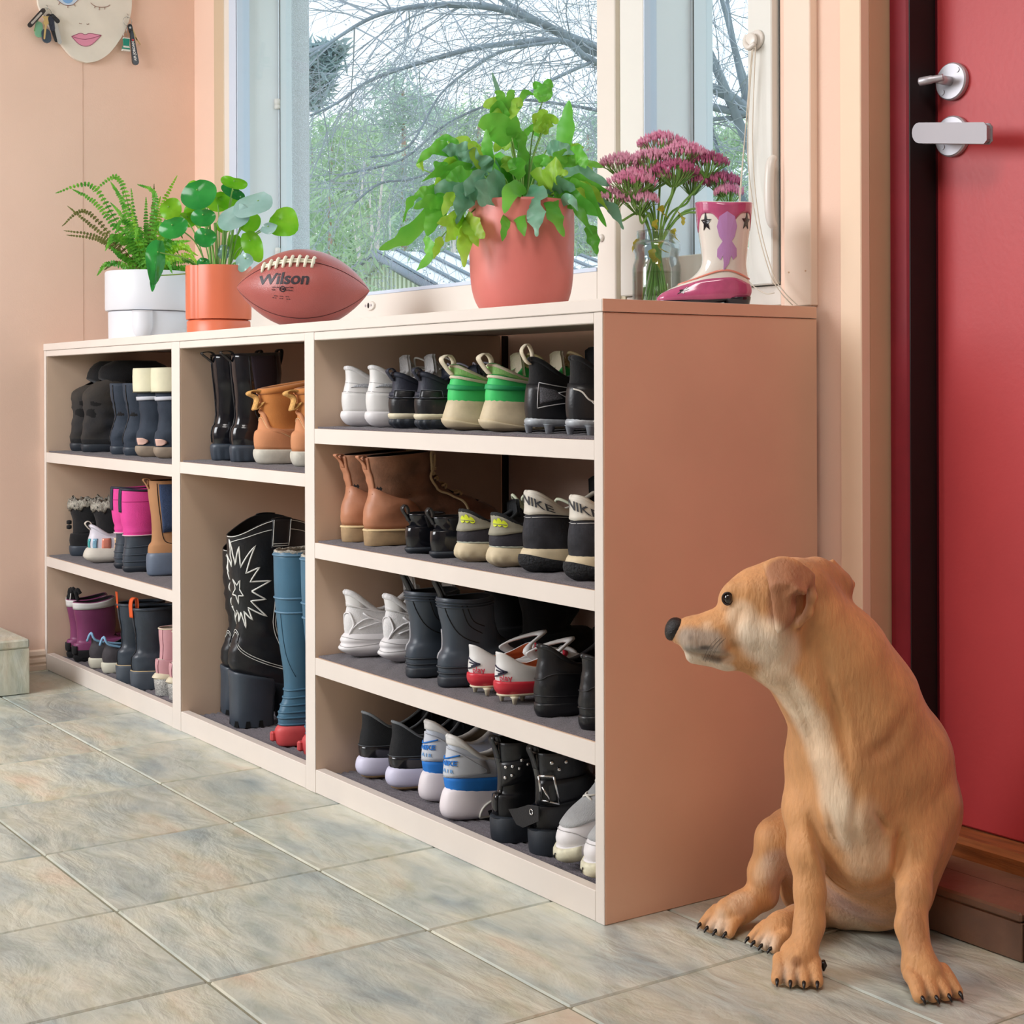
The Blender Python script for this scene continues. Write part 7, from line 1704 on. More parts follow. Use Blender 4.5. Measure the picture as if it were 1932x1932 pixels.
# neck
chain([(1530, 1165, 2.02, 72), (1575, 1245, 2.045, 92), (1612, 1330, 2.07, 112), (1634, 1420, 2.09, 128)], 0.028)
chain([(1408, 1238, 1.998, 32), (1455, 1250, 2.005, 40), (1505, 1278, 2.015, 50)], 0.02)
chain([(1470, 1215, 2.01, 50), (1532, 1300, 2.03, 64), (1572, 1390, 2.04, 74)], 0.022)
# head
chain([(1505, 1120, 2.01, 64), (1470, 1128, 2.005, 66), (1425, 1132, 2.00, 54)], 0.016)
chain([(1425, 1128, 2.00, 50), (1395, 1140, 1.998, 42)], 0.012)
chain([(1404, 1116, 1.982, 24), (1384, 1114, 1.982, 17)], 0.008)                                # brow
chain([(1455, 1190, 1.99, 52), (1420, 1192, 1.99, 46)], 0.018)                              # cheek
chain([(1402, 1178, 1.995, 42), (1350, 1190, 1.995, 35), (1304, 1196, 1.995, 29), (1282, 1196, 1.995, 22)], 0.010)   # muzzle
chain([(1350, 1218, 1.984, 26), (1306, 1214, 1.984, 24)], 0.007)                                # flews
chain([(1430, 1230, 1.995, 36), (1370, 1242, 1.995, 24), (1308, 1238, 1.995, 17)], 0.009)     # lower jaw
chain([(1540, 1090, 2.03, 36), (1575, 1110, 2.045, 34)], 0.014)
# near ear, folded over the cheek
for q in range(9):
    f_ = q / 8; bx = 1446 + 82 * f_; by = 1070 + 20 * f_ ** 1.5 - 14 * math.sin(math.pi * f_)
    chain([(bx, by, 1.957, 9), (bx * 0.62 + 1478 * 0.38, by * 0.62 + 1186 * 0.38 - 4, 1.937, 7.5), (1468 + 20 * f_, 1192 - 22 * f_, 1.944, 6.5)], 0.005)
chain([(1526, 1096, 1.957, 9), (1531, 1130, 1.951, 9), (1524, 1160, 1.953, 8), (1506, 1182, 1.958, 7)], 0.006)
chain([(1484, 1128, 1.934, 5), (1500, 1116, 1.932, 6), (1518, 1120, 1.938, 5)], 0.004)
# far ear
for bx, by in ((1556, 1066), (1568, 1078), (1580, 1096)):
    chain([(bx, by, 2.045, 7), ((bx + 1606) / 2, (by + 1104) / 2 - 2, 2.06, 6), (1604, 1112, 2.065, 5)], 0.004)
chain([(1570, 1064, 2.05, 6), (1606, 1104, 2.065, 5), (1596, 1128, 2.065, 5)], 0.004)
# shoulders and front legs
chain([(1535, 1450, 2.07, 56), (1520, 1530, 2.055, 43), (1519, 1610, 2.03, 33), (1525, 1690, 2.015, 26), (1524, 1745, 2.005, 25), (1512, 1798, 1.985, 28)], 0.016)
chain([(1735, 1440, 2.10, 56), (1745, 1520, 2.075, 54), (1729, 1600, 2.03, 37), (1721, 1690, 1.99, 29), (1716, 1752, 1.968, 26), (1731, 1815, 1.942, 30)], 0.016)
chain([(1702, 1748, 1.965, 12), (1700, 1756, 1.965, 10)], 0.008)
# hind legs
chain([(1560, 1610, 2.20, 68), (1500, 1585, 2.19, 56), (1462, 1585, 2.17, 38)], 0.022)
chain([(1462, 1590, 2.17, 38), (1440, 1650, 2.18, 30), (1436, 1690, 2.185, 27), (1400, 1712, 2.17, 26), (1375, 1722, 2.155, 26)], 0.012)
chain([(1500, 1600, 2.21, 50), (1520, 1680, 2.23, 46), (1545, 1712, 2.20, 36)], 0.02)
chain([(1545, 1722, 2.19, 30), (1500, 1738, 2.13, 24), (1470, 1748, 2.105, 25)], 0.012)
CLAWS = []; GAPS = []


def paw(cx, cy, D, ang, size=1.0, toes=4, spread=11.0):
    """cx, cy = middle of the knuckles; ang = heading in the floor plane, degrees from straight towards the viewer"""
    c = J(cx, cy, D); a = math.radians(ang); d = np.array([math.sin(a), -math.cos(a), 0.0]); s = np.array([math.cos(a), math.sin(a), 0.0])
    c[2] = 0.021 * size; PR.append((c - d * 0.014 * size, 0.0185 * size, c - d * 0.001 * size, 0.0160 * size, 0.008))
    for k in range(toes):
        t = (k - (toes - 1) / 2)
        b = c + s * t * 0.0118 * size - d * 0.002; out = 1 - 0.10 * abs(t)
        kn = b + d * 0.012 * size * out + np.array([0, 0, 0.001]); kn[2] = 0.0165 * size; b[2] = 0.021 * size
        e = b + d * 0.0240 * size * out + s * t * 0.0022; e[2] = 0.0076 * size
        PR.append((b, 0.0080 * size, kn, 0.0076 * size, 0.0020)); PR.append((kn, 0.0078 * size, e, 0.0068 * size, 0.0012))
        if k: GAPS.append((b - s * 0.0059 * size + d * 0.006, e - s * 0.0062 * size + d * 0.004))
        CLAWS.append((e + d * 0.0040 * size + np.array([0, 0, 0.002]), e + d * 0.0085 * size + np.array([0, 0, 0.000]), e + d * 0.0115 * size + np.array([0, 0, -0.0045])))
    return c


paw(1500, 1828, 1.978, -10, 1.22); paw(1746, 1850, 1.932, 16, 1.28); paw(1368, 1722, 2.16, -50, 1.16); paw(1458, 1760, 2.10, -58, 1.1)

VS = 0.0027
lo = np.array([1e9] * 3); hi = -lo
for p0, r0, p1, r1, k in PR:
    lo = np.minimum(lo, np.minimum(p0 - r0, p1 - r1)); hi = np.maximum(hi, np.maximum(p0 + r0, p1 + r1))
lo -= 0.02; hi += 0.02; lo[2] = -0.004
dim = np.ceil((hi - lo) / VS).astype(int) + 1
F = np.full(dim, 1.0, np.float32)
ax = [lo[i] + VS * np.arange(dim[i]) for i in range(3)]
for p0, r0, p1, r1, k in PR:
    m_ = max(r0, r1) + 2 * k + 0.02
    i0_ = np.maximum(((np.minimum(p0, p1) - m_ - lo) / VS).astype(int), 0); i1_ = np.minimum(((np.maximum(p0, p1) + m_ - lo) / VS).astype(int) + 1, dim)
    X, Y, Z = np.meshgrid(ax[0][i0_[0]:i1_[0]], ax[1][i0_[1]:i1_[1]], ax[2][i0_[2]:i1_[2]], indexing='ij')
    ba = p1 - p0; L2 = max(ba @ ba, 1e-10)
    t = np.clip(((X - p0[0]) * ba[0] + (Y - p0[1]) * ba[1] + (Z - p0[2]) * ba[2]) / L2, 0, 1)
    dd = np.sqrt((X - p0[0] - ba[0] * t) ** 2 + (Y - p0[1] - ba[1] * t) ** 2 + (Z - p0[2] - ba[2] * t) ** 2) - (r0 + (r1 - r0) * t)
    sub = F[i0_[0]:i1_[0], i0_[1]:i1_[1], i0_[2]:i1_[2]]
    h = np.clip(0.5 + 0.5 * (sub - dd) / k, 0, 1)
    sub[...] = sub + (dd - sub) * h - k * h * (1 - h)


def carve(a, ra, b, rb, k=0.006):
    p0, p1 = J(*a), J(*b); r0, r1 = rr(ra, a[2]), rr(rb, b[2]); m_ = max(r0, r1) + 0.03
    i0_ = np.maximum(((np.minimum(p0, p1) - m_ - lo) / VS).astype(int), 0); i1_ = np.minimum(((np.maximum(p0, p1) + m_ - lo) / VS).astype(int) + 1, dim)
    X, Y, Z = np.meshgrid(ax[0][i0_[0]:i1_[0]], ax[1][i0_[1]:i1_[1]], ax[2][i0_[2]:i1_[2]], indexing='ij')
    ba = p1 - p0; L2 = max(ba @ ba, 1e-10)
    t = np.clip(((X - p0[0]) * ba[0] + (Y - p0[1]) * ba[1] + (Z - p0[2]) * ba[2]) / L2, 0, 1)
    dd = -(np.sqrt((X - p0[0] - ba[0] * t) ** 2 + (Y - p0[1] - ba[1] * t) ** 2 + (Z - p0[2] - ba[2] * t) ** 2) - (r0 + (r1 - r0) * t))
    sub = F[i0_[0]:i1_[0], i0_[1]:i1_[1], i0_[2]:i1_[2]]
    h = np.clip(0.5 - 0.5 * (sub - dd) / k, 0, 1)
    sub[...] = sub + (dd - sub) * h + k * h * (1 - h)


carve((1506, 1136, 1.935, 11), 11, (1512, 1150, 1.94, 9), 9, 0.004) if False else None
PRc = [((1506, 1132, 1.936), 10, (1508, 1150, 1.938), 8, 0.004), ((1275, 1221, 1.965), 3, (1372, 1224, 1.950), 3, 0.003), ((1275, 1222, 2.0), 3.5, (1285, 1224, 1.965), 3, 0.003)]
for q in PRc: carve(*q)
# sculpted skin folds on the neck and breast
for q in [((1545, 1215, 1.935), 6, (1570, 1330, 1.925), 6, 0.014), ((1570, 1330, 1.925), 6, (1592, 1400, 1.925), 5, 0.014), ((1532, 1560, 1.972), 5, (1556, 1625, 1.985), 9, 0.010), ((1556, 1625, 1.985), 8, (1580, 1672, 2.0), 7, 0.010), ((1694, 1570, 1.968), 5, (1690, 1650, 1.985), 9, 0.010), ((1500, 1150, 1.935), 6, (1503, 1128, 1.933), 7, 0.003)]: carve(*q)

# naive surface nets
S = F < 0
corner = np.zeros(tuple(dim - 1), np.int8)
for a in (0, 1):
    for b in (0, 1):
        for c in (0, 1): corner += S[a:dim[0] - 1 + a, b:dim[1] - 1 + b, c:dim[2] - 1 + c]
act = (corner > 0) & (corner < 8)
idx = -np.ones(act.shape, np.int64); cells = np.argwhere(act); idx[act] = np.arange(len(cells))
acc = np.zeros((len(cells), 3)); cnt = np.zeros(len(cells))
for axis in range(3):
    for a in (0, 1):
        for b in (0, 1):
            o0 = [a, b]; o0.insert(axis, 0); o1 = [a, b]; o1.insert(axis, 1)
            f0 = F[cells[:, 0] + o0[0], cells[:, 1] + o0[1], cells[:, 2] + o0[2]]; f1 = F[cells[:, 0] + o1[0], cells[:, 1] + o1[1], cells[:, 2] + o1[2]]
            c = (f0 < 0) != (f1 < 0); t = np.where(c, f0 / np.where(c, f0 - f1, 1), 0)
            for i in range(3): acc[c, i] += o0[i] + (t[c] if i == axis else 0)
            cnt += c
V = lo + (cells + acc / cnt[:, None]) * VS
quads = []
for axis in range(3):
    sl0 = [slice(None)] * 3; sl1 = [slice(None)] * 3; sl0[axis] = slice(0, -1); sl1[axis] = slice(1, None)
    ch = S[tuple(sl0)] != S[tuple(sl1)]; e = np.argwhere(ch)
    o_ = [i for i in range(3) if i != axis]
    ok = (e[:, o_[0]] > 0) & (e[:, o_[1]] > 0) & (e[:, o_[0]] < dim[o_[0]] - 1) & (e[:, o_[1]] < dim[o_[1]] - 1); e = e[ok]
    ins = S[e[:, 0], e[:, 1], e[:, 2]]
    q = []
    for da, db in ((0, 0), (1, 0), (1, 1), (0, 1)):
        c = e.copy(); c[:, o_[0]] -= da; c[:, o_[1]] -= db; q.append(idx[c[:, 0], c[:, 1], c[:, 2]])
    q = np.stack(q, 1); flip = ins if axis != 1 else ~ins
    q[~flip] = q[~flip][:, ::-1]; quads.append(q)
Q = np.concatenate(quads); Q = Q[(Q >= 0).all(1)]
# two light smoothing passes
E = np.concatenate([Q[:, [0, 1]], Q[:, [1, 2]], Q[:, [2, 3]], Q[:, [3, 0]]])
for _ in range(2):
    s_ = np.zeros_like(V); n_ = np.zeros(len(V))
    np.add.at(s_, E[:, 0], V[E[:, 1]]); np.add.at(s_, E[:, 1], V[E[:, 0]]); np.add.at(n_, E[:, 0], 1); np.add.at(n_, E[:, 1], 1)
    V = V * 0.5 + 0.5 * s_ / np.maximum(n_, 1)[:, None]
# skin folds pressed into the front of the coat
DV = V[:, 1] + DY0; XV = 966 + FPX * (V[:, 0] + DX0) / DV; YV = 734.6 - FPX * (V[:, 2] - 0.7567) / DV
for pts, w_, dep, dmax in (([(1546, 1195), (1560, 1290), (1584, 1370), (1600, 1440)], 9, 0.006, 2.02), ([(1528, 1545), (1546, 1605), (1568, 1650), (1602, 1680)], 9, 0.013, 2.04), ([(1699, 1570), (1694, 1610), (1690, 1655)], 9, 0.013, 2.04),
                           ([(1556, 1520), (1578, 1590)], 7, 0.005, 2.0), ([(1650, 1535), (1674, 1572)], 5, 0.005, 2.0), ([(1286, 1229), (1330, 1238), (1376, 1242)], 4, 0.005, 2.0), ([(1398, 1150), (1386, 1195)], 9, 0.003, 2.0),
                           ([(1720, 1330), (1680, 1400), (1640, 1430)], 12, 0.005, 2.05), ([(1480, 1290), (1520, 1360), (1540, 1420)], 8, 0.004, 2.02), ([(1620, 1480), (1610, 1560), (1625, 1620)], 9, 0.004, 2.0)):
    q = np.array(spline(pts, 6)); dm = np.full(len(V), 1e9); tp = np.zeros(len(V)); ns_ = len(q) - 1
    for k_, (a_, b_) in enumerate(zip(q[:-1], q[1:])):
        ba = b_ - a_; t = np.clip(((XV - a_[0]) * ba[0] + (YV - a_[1]) * ba[1]) / (ba @ ba), 0, 1)
        dd_ = np.hypot(XV - a_[0] - t * ba[0], YV - a_[1] - t * ba[1]); tp = np.where(dd_ < dm, (k_ + t) / ns_, tp); dm = np.minimum(dm, dd_)
    dep = dep * 0.85 * np.sin(np.pi * (0.06 + 0.88 * tp)) ** 0.9
    V[:, 1] += np.where(DV < dmax, dep * np.exp(-(dm / w_) ** 2) - 0.25 * dep * np.exp(-((dm - 2.2 * w_) / w_) ** 2), 0)
V[:, 2] = np.maximum(V[:, 2], 0.0006)

# coat: fur patches, plus shade painted into folds, hollows and toe gaps
TANC = np.array(srgb(212, 154, 100)[:3]); PALE = np.array(srgb(242, 218, 188)[:3]); DARKT = np.array(srgb(136, 80, 44)[:3]); GREY = np.array(srgb(158, 152, 142)[:3]); CHAR = np.array(srgb(34, 28, 28)[:3]); PINKS = np.array(srgb(206, 170, 156)[:3]); WHT = np.array(srgb(236, 222, 202)[:3])
Cc = np.tile(TANC, (len(V), 1))
def patchc(a, r, col, w=1.0, b=None, soft=0.5):
    global Cc
    p0 = J(*a); p1 = J(*(b or a)); ba = p1 - p0; L2 = max(ba @ ba, 1e-9)
    t = np.clip(((V - p0) @ ba) / L2, 0, 1); d = np.linalg.norm(V - p0 - t[:, None] * ba, axis=1) / rr(r, a[2])
    k = np.clip((1 - d) / soft, 0, 1); k = (k * k * (3 - 2 * k) * w)[:, None]
    Cc = Cc * (1 - k) + col * k
patchc((1700, 1330, 2.10), 90, DARKT, 0.45, (1760, 1500, 2.12)); patchc((1640, 1250, 2.10), 70, DARKT, 0.3, (1700, 1330, 2.1)); patchc((1780, 1560, 2.2), 90, DARKT, 0.6, (1760, 1640, 2.3))
EARC = np.array(srgb(160, 104, 72)[:3]); patchc((1520, 1090, 1.97), 60, DARKT, 0.4, (1580, 1100, 2.03)); patchc((1478, 1088, 1.94), 44, EARC, 0.85, (1476, 1170, 1.942), 0.35); patchc((1518, 1090, 1.945), 34, EARC, 0.75, (1500, 1165, 1.945), 0.5)
patchc((1420, 1200, 1.94), 58, PALE, 0.85, (1470, 1235, 1.96)); patchc((1395, 1165, 1.96), 40, PALE, 0.55); patchc((1460, 1280, 1.98), 46, PALE, 0.8, (1500, 1330, 1.99))
patchc((1515, 1380, 1.98), 60, PALE, 0.75, (1560, 1520, 1.97)); patchc((1570, 1500, 1.95), 62, PALE, 0.85, (1590, 1600, 1.97)); patchc((1640, 1560, 1.95), 70, PALE, 0.45, (1640, 1640, 1.98)); patchc((1600, 1560, 1.95), 9, DARKT, 0.5, (1588, 1500, 1.95)); patchc((1660, 1540, 1.95), 7, DARKT, 0.6, (1674, 1562, 1.95))
patchc((1620, 1680, 2.12), 90, PINKS, 0.7); patchc((1600, 1735, 2.16), 60, PALE, 0.6, (1680, 1740, 2.2)); patchc((1470, 1640, 2.14), 46, PINKS, 0.6, (1490, 1700, 2.16))
patchc((1440, 1650, 2.14), 40, PALE, 0.4, (1400, 1700, 2.14))
patchc((1340, 1218, 1.96), 40, GREY, 0.75, (1292, 1212, 1.965)); patchc((1372, 1248, 1.965), 26, GREY, 0.7, (1300, 1240, 1.97)); patchc((1290, 1244, 1.985), 20, WHT, 0.8, (1370, 1264, 1.985)); patchc((1398, 1215, 1.945), 50, WHT, 0.5, (1440, 1235, 1.955)); patchc((1330, 1180, 1.965), 22, PALE, 0.4)
patchc((1300, 1204, 1.966), 13, CHAR, 0.55, soft=0.8); patchc((1332, 1246, 1.975), 15, CHAR, 0.7, (1352, 1250, 1.975), 0.8); patchc((1300, 1223, 1.975), 7, CHAR, 0.8, (1365, 1226, 1.958), 0.8)
patchc((1268, 1186, 1.995), 19, CHAR, 1.0, soft=0.3); patchc((1368, 1122, 1.965), 13, CHAR, 0.9, (1364, 1144, 1.965), 0.7); patchc((1376, 1098, 1.962), 9, DARKT, 0.5, (1392, 1106, 1.958)); patchc((1362, 1146, 1.955), 9, CHAR, 0.5, (1358, 1160, 1.96))
patchc((1508, 1140, 1.94), 13, DARKT * 0.4, 0.9, soft=0.8); patchc((1535, 1150, 1.96), 12, DARKT, 0.8, (1512, 1192, 1.96)); patchc((1548, 1215, 1.94), 10, DARKT, 0.7, (1572, 1330, 1.93)); patchc((1572, 1330, 1.93), 12, DARKT, 0.8, (1594, 1400, 1.93)); patchc((1640, 1430, 1.98), 70, DARKT, 0.35, (1700, 1380, 2.02), 1.0); patchc((1550, 1560, 1.97), 10, DARKT, 0.8, (1562, 1640, 1.98)); patchc((1690, 1560, 1.96), 9, DARKT, 0.7, (1688, 1640, 1.98)); patchc((1600, 1700, 2.1), 40, DARKT, 0.5, (1660, 1690, 2.1)); patchc((1640, 1500, 1.96), 40, DARKT, 0.25, (1650, 1600, 1.96)); patchc((1590, 1095, 2.05), 18, CHAR, 0.6)  # dark tan along folds and in the ear hollow is painted shade
patchc((1416, 1184, 1.945), 4, CHAR, 0.7); patchc((1402, 1238, 1.955), 10, DARKT, 0.6)
for (x, y, D) in ((1485, 1850, 1.97), (1730, 1868, 1.93), (1340, 1742, 2.13), (1432, 1780, 2.07)): patchc((x, y, D), 42, WHT, 0.75, soft=0.8)
patchc((1722, 1680, 1.96), 30, DARKT, 0.35, (1720, 1780, 1.94)); patchc((1500, 1818, 1.96), 14, DARKT, 0.6); patchc((1728, 1832, 1.93), 14, DARKT, 0.5)
for a_, b_ in GAPS:
    ba = b_ - a_; t = np.clip(((V - a_) @ ba) / (ba @ ba), 0, 1); d_ = np.linalg.norm(V - a_ - t[:, None] * ba, axis=1); k_ = (np.clip(1 - d_ / 0.0068, 0, 1) * 0.85)[:, None]; Cc = Cc * (1 - k_) + CHAR * 1.5 * k_  # shade between the toes put into the colour
ns = np.array([noise.noise(Vector((v[0] * 60, v[1] * 60, v[2] * 22))) + 0.6 * noise.noise(Vector((v[0] * 210, v[1] * 210, v[2] * 60))) for v in V])
Cc = Cc * (1 + 0.16 * ns[:, None])
me = bpy.data.meshes.new('body'); me.from_pydata(V.tolist(), [], Q.tolist()); me.update()
me.polygons.foreach_set('use_smooth', [True] * len(me.polygons))
ca = me.color_attributes.new('coat', 'FLOAT_COLOR', 'POINT')
ca.data.foreach_set('color', np.concatenate([np.clip(Cc, 0, 1), np.ones((len(V), 1))], 1).astype(np.float32).ravel())
m = mat('short_tan_coat', (206, 148, 92), 0.62, bump=0.9, bscale=240, stretch=(1, 1, 0.30), bdist=0.0018, sheen=0.15)
an = m.node_tree.nodes.new('ShaderNodeAttribute'); an.attribute_name = 'coat'
m.node_tree.links.new(an.outputs['Color'], m.node_tree.nodes['Principled BSDF'].inputs['Base Color'])
me.materials.append(m)
body = link('body', me, dog)
# nose, eye, claws
NOSE = mat('wet_black_nose', (22, 20, 22), 0.32, bump=0.6, bscale=700)
vs = []; c = J(1270, 1188, 1.995)
for j in range(13):
    for i in range(20):
        a = 2 * math.pi * i / 20; b = math.pi * j / 12
        x = -math.cos(b); r_ = math.sin(b)
        vs.append(c + np.array([x * 0.0120 * (1.0 if x < 0 else 1.1), math.cos(a) * r_ * 0.0145, math.sin(a) * r_ * 0.0145 * (1 - 0.12 * x) + 0.004 * x]))
mesh('nose', vs, grid_faces(20, 13), NOSE, dog)
EYE = mat('dark_glossy_eye', (26, 14, 10), 0.06, coat=1.0)
c = J(1372, 1132, 1.9745)
vs = [c + np.array([math.cos(b) * 0.0058, math.cos(a) * math.sin(b) * 0.0066, math.sin(a) * math.sin(b) * 0.0080]) for b in np.linspace(0.001, math.pi - 0.001, 11) for a in np.linspace(0, 2 * math.pi, 16, endpoint=False)]
mesh('eye', vs, grid_faces(16, 11), EYE, dog)
lid = [c + np.array([math.cos(t) * 0.0062 - 0.0010, -0.0042 + 0.003 * abs(math.cos(t)), math.sin(t) * 0.0076 + 0.0003]) for t in np.linspace(0, 2 * math.pi, 25)]
tube('eyelid', lid, 0.0013, mat('dark_eye_rim', (40, 26, 22), 0.6), dog, 6)
CLAW = mat('black_claw', (24, 20, 20), 0.3)
for a, b, c in CLAWS:
    c = c.copy(); c[2] = max(c[2], 0.001)
    tube('claw', spline([a, b, c], 3), [0.0024, 0.0026, 0.0025, 0.0021, 0.0018, 0.0012, 0.0006], CLAW, dog, 8)
c = J(1547, 1818, 1.985); tube('claw', [c, c + np.array([0.003, 0, -0.006]), c + np.array([0.002, -0.001, -0.012])], [0.0045, 0.004, 0.001], CLAW, dog, 8)
for sx in range(5):
    c = J(1352 + 4 * sx, 1206 + 3 * (sx % 2), 1.957)
    tube('whisker', spline([c, c + np.array([-0.012, -0.010, -0.010]), c + np.array([-0.020, -0.014, -0.026])], 3), 0.0002, CLAW, dog, 3)
# ================================================================== outside the windows
rnd = random.Random(7)


def V3(a, D, z):
    """metres right of and away from the viewpoint, at height z"""
    p = Vector(CAM_LOC) + rgt * a + fwd * D; return Vector((p.x, p.y, z))


def at(px, py, D): return V3((px - 966) / FPX * D, D, 0.757 + (734.6 - py) / FPX * D)


BARK = mat('glare_paled_bark', (128, 142, 152), 0.9, var=0.2, vscale=6); BARKL = mat('glare_paled_twig', (158, 168, 178), 0.9); PBARK = mat('pine_bark', (196, 158, 140), 0.9, var=0.15, vscale=3)  # window glare mixed into the pale bark and twig colours
g = MB().box(-90, 60, 0.66, 140, -1.4, -1.3).build('lawn', mat('winter_grass', (150, 160, 120), 0.95, var=0.2, vscale=0.5)); g['kind'] = 'structure'

# bare tree with long drooping limbs
bt = thing('bare_tree', 'leafless tree with long arching limbs filling both windows', 'tree', tuple(V3(1.9, 9.5, -1.3)))
off = Vector(bt.location)
limbs = [([(1560, 900, 9.4), (1520, 420, 9.4), (1420, 220, 9.2), (1300, 150, 9.0), (1121, 96, 8.8), (1034, 49, 8.6), (947, 17, 8.4), (860, 9, 8.2), (773, 14, 8.0), (692, 38, 7.8), (585, 107, 7.6)], 0.075),
         ([(1420, 220, 9.2), (1300, 190, 9.0), (1121, 116, 8.6), (1063, 78, 8.5), (947, 84, 8.3), (875, 96, 8.1), (773, 125, 7.9), (700, 151, 7.7), (642, 191, 7.6), (587, 217, 7.5)], 0.045),
         ([(1520, 420, 9.4), (1440, 330, 9.3), (1340, 100, 9.0), (1250, -60, 9.0), (1100, -160, 9.0), (800, -240, 9.0)], 0.07), ([(1300, 150, 9.0), (1080, 70, 8.7), (976, 17, 8.6), (920, -20, 8.5), (800, -80, 8.4), (600, -60, 8.2)], 0.045),
         ([(1063, 78, 8.5), (955, 95, 8.2), (890, 130, 8.0), (831, 180, 7.9), (773, 275, 7.8), (700, 296, 7.6)], 0.02), ([(1121, 116, 8.6), (1010, 170, 8.3), (930, 250, 8.1), (800, 330, 7.9), (720, 345, 7.8), (670, 382, 7.7)], 0.02),
         ([(1440, 330, 9.3), (1380, 60, 9.2), (1345, -60, 9.2)], 0.05), ([(1520, 420, 9.4), (1400, 130, 9.6), (1370, -40, 9.8)], 0.05), ([(1520, 620, 9.4), (1400, 370, 9.4), (1360, 300, 9.3), (1300, 60, 9.2)], 0.045), ([(1520, 500, 9.4), (1400, 420, 9.3), (1200, 330, 9.0), (1000, 300, 8.7), (860, 330, 8.4)], 0.03),
         ([(1420, 220, 9.2), (1250, 230, 9.0), (1080, 200, 8.8), (960, 190, 8.6), (850, 230, 8.4), (760, 300, 8.2), (640, 330, 8.0)], 0.024)]
tw = MB()


def twig(p, d, L, r_, depth):
    n = 5; pts = [p]; q = p
    for i in range(n):
        d = (d + Vector((rnd.uniform(-1, 1), rnd.uniform(-1, 1), rnd.uniform(-1.1, 0.7))) * 0.20).normalized(); q = q + d * (L / n); pts.append(q)
    tw.tube(pts, [r_ * (1 - 0.8 * i / n) for i in range(n + 1)], 3, False)
    if depth > 0:
        for i in range(1, n + 1):
            for _ in range(rnd.choice((0, 1, 1)) if depth > 1 else rnd.choice((0, 0, 1))):
                dd = (d + Vector((rnd.uniform(-1, 1), rnd.uniform(-1, 1), rnd.uniform(-1, 1))) * 0.9).normalized()
                twig(pts[i], dd, L * rnd.uniform(0.35, 0.6), r_ * 0.6, depth - 1)
    else:
        e = pts[-1]; b = len(tw.v); s_ = 0.005
        tw.add([e + Vector((s_, 0, 0)), e + Vector((0, s_, 0)), e - Vector((s_, s_, 0)), e + Vector((0, 0, s_ * 2))], [(0, 1, 3), (1, 2, 3), (2, 0, 3), (2, 1, 0)])


for pts, r_ in limbs:
    W = [at(*p) - off for p in pts]; sp = [Vector(v) for v in spline([tuple(w_) for w_ in W], 5)]; n = len(sp)
    tube('limb', sp, [max(0.006, 0.55 * r_ * (1 - 0.85 * i / n)) for i in range(n)], BARK, bt, 7)
    for i in range(3, n):
        for _ in range(1 if i % 2 else 2):
            d = (sp[min(i + 1, n - 1)] - sp[i - 1]).normalized(); dd = (d * rnd.uniform(0.2, 1.0) + Vector((rnd.uniform(-1, 1), rnd.uniform(-1, 1), rnd.uniform(-1.2, 0.8))) * 0.8).normalized()
            twig(sp[i], dd, rnd.uniform(0.5, 1.15), max(0.0026, r_ * 0.07), 2)
# dense fine growth towards the trunk side
for k in range(110):
    p = at(rnd.uniform(1020, 1440), rnd.uniform(-30, 520), rnd.uniform(8.6, 10.0)) - off
    twig(p, Vector((rnd.uniform(-1, 0.4), rnd.uniform(-1, 1), rnd.uniform(-0.6, 0.9))).normalized(), rnd.uniform(0.5, 1.1), 0.0034, 2)
o = tw.build('twigs', BARKL, bt); o['kind'] = 'stuff'

# pines
NEED = [leaf_mat('hazy_pine_needles', (170, 200, 166), (202, 222, 190), 0.8, 3, 0.3), leaf_mat('hazy_blue_needles', (176, 202, 188), (204, 222, 208), 0.8, 3, 0.3), leaf_mat('hazy_spruce_needles', (168, 196, 160), (194, 216, 184), 0.8, 3, 0.3)]  # outdoor haze lightened into the needle colours
def clump(vs, fs, c, R_, n):
    for _ in range(n):
        d = Vector((rnd.gauss(0, 1), rnd.gauss(0, 1), rnd.gauss(0, 0.62))) * R_ * 0.52; p = c + d
        s_ = rnd.uniform(0.08, 0.20) * (0.45 + R_ * 0.3); a = Vector((rnd.uniform(-1, 1), rnd.uniform(-1, 1), rnd.uniform(-0.5, 1))).normalized(); e = a.orthogonal().normalized()
        e = Matrix.Rotation(rnd.uniform(0, 6.3), 3, a) @ e; b = len(vs)
        vs += [p - e * s_ * 0.22, p + a * s_ * 1.7, p + e * s_ * 0.22, p - a * s_ * 0.9]; fs.append((b, b + 1, b + 2, b + 3))


def pine(px, top, D, w, m, lean=0, label='', low=760, n_cl=30, dens=120, bare=0.25):
    b0 = V3((px - 966) / FPX * D, D, -1.3); tpx = at(px + lean, top, D)
    t = thing('pine_tree', label, 'tree', tuple(b0), group='hazy pines behind the shed')
    H = tpx.z + 1.3; tx = tpx - b0
    tube('trunk', [(0, 0, 0), tuple(tx * 0.5 + Vector((0.1, 0, 0))), tuple(tx * 0.97)], [H * 0.016, H * 0.012, H * 0.004], PBARK, t, 8)
    vs = []; fs = []
    for k in range(n_cl):
        f_ = bare + (1 - bare) * (k + rnd.random()) / n_cl; r_ = w * (0.25 + 0.9 * (1 - f_) ** 0.6) * (0.6 + 0.5 * rnd.random()); a = rnd.uniform(0, 6.28)
        c = tx * f_ + Vector((math.cos(a) * r_ * 0.6, math.sin(a) * r_ * 0.6, rnd.uniform(-0.3, 0.3)))
        clump(vs, fs, c, 0.45 * w * (0.5 + 0.8 * (1 - f_)) + 0.25, dens)
    c_ = mesh('crown', vs, fs, NEED[m], t, False); c_['kind'] = 'stuff'
    return t


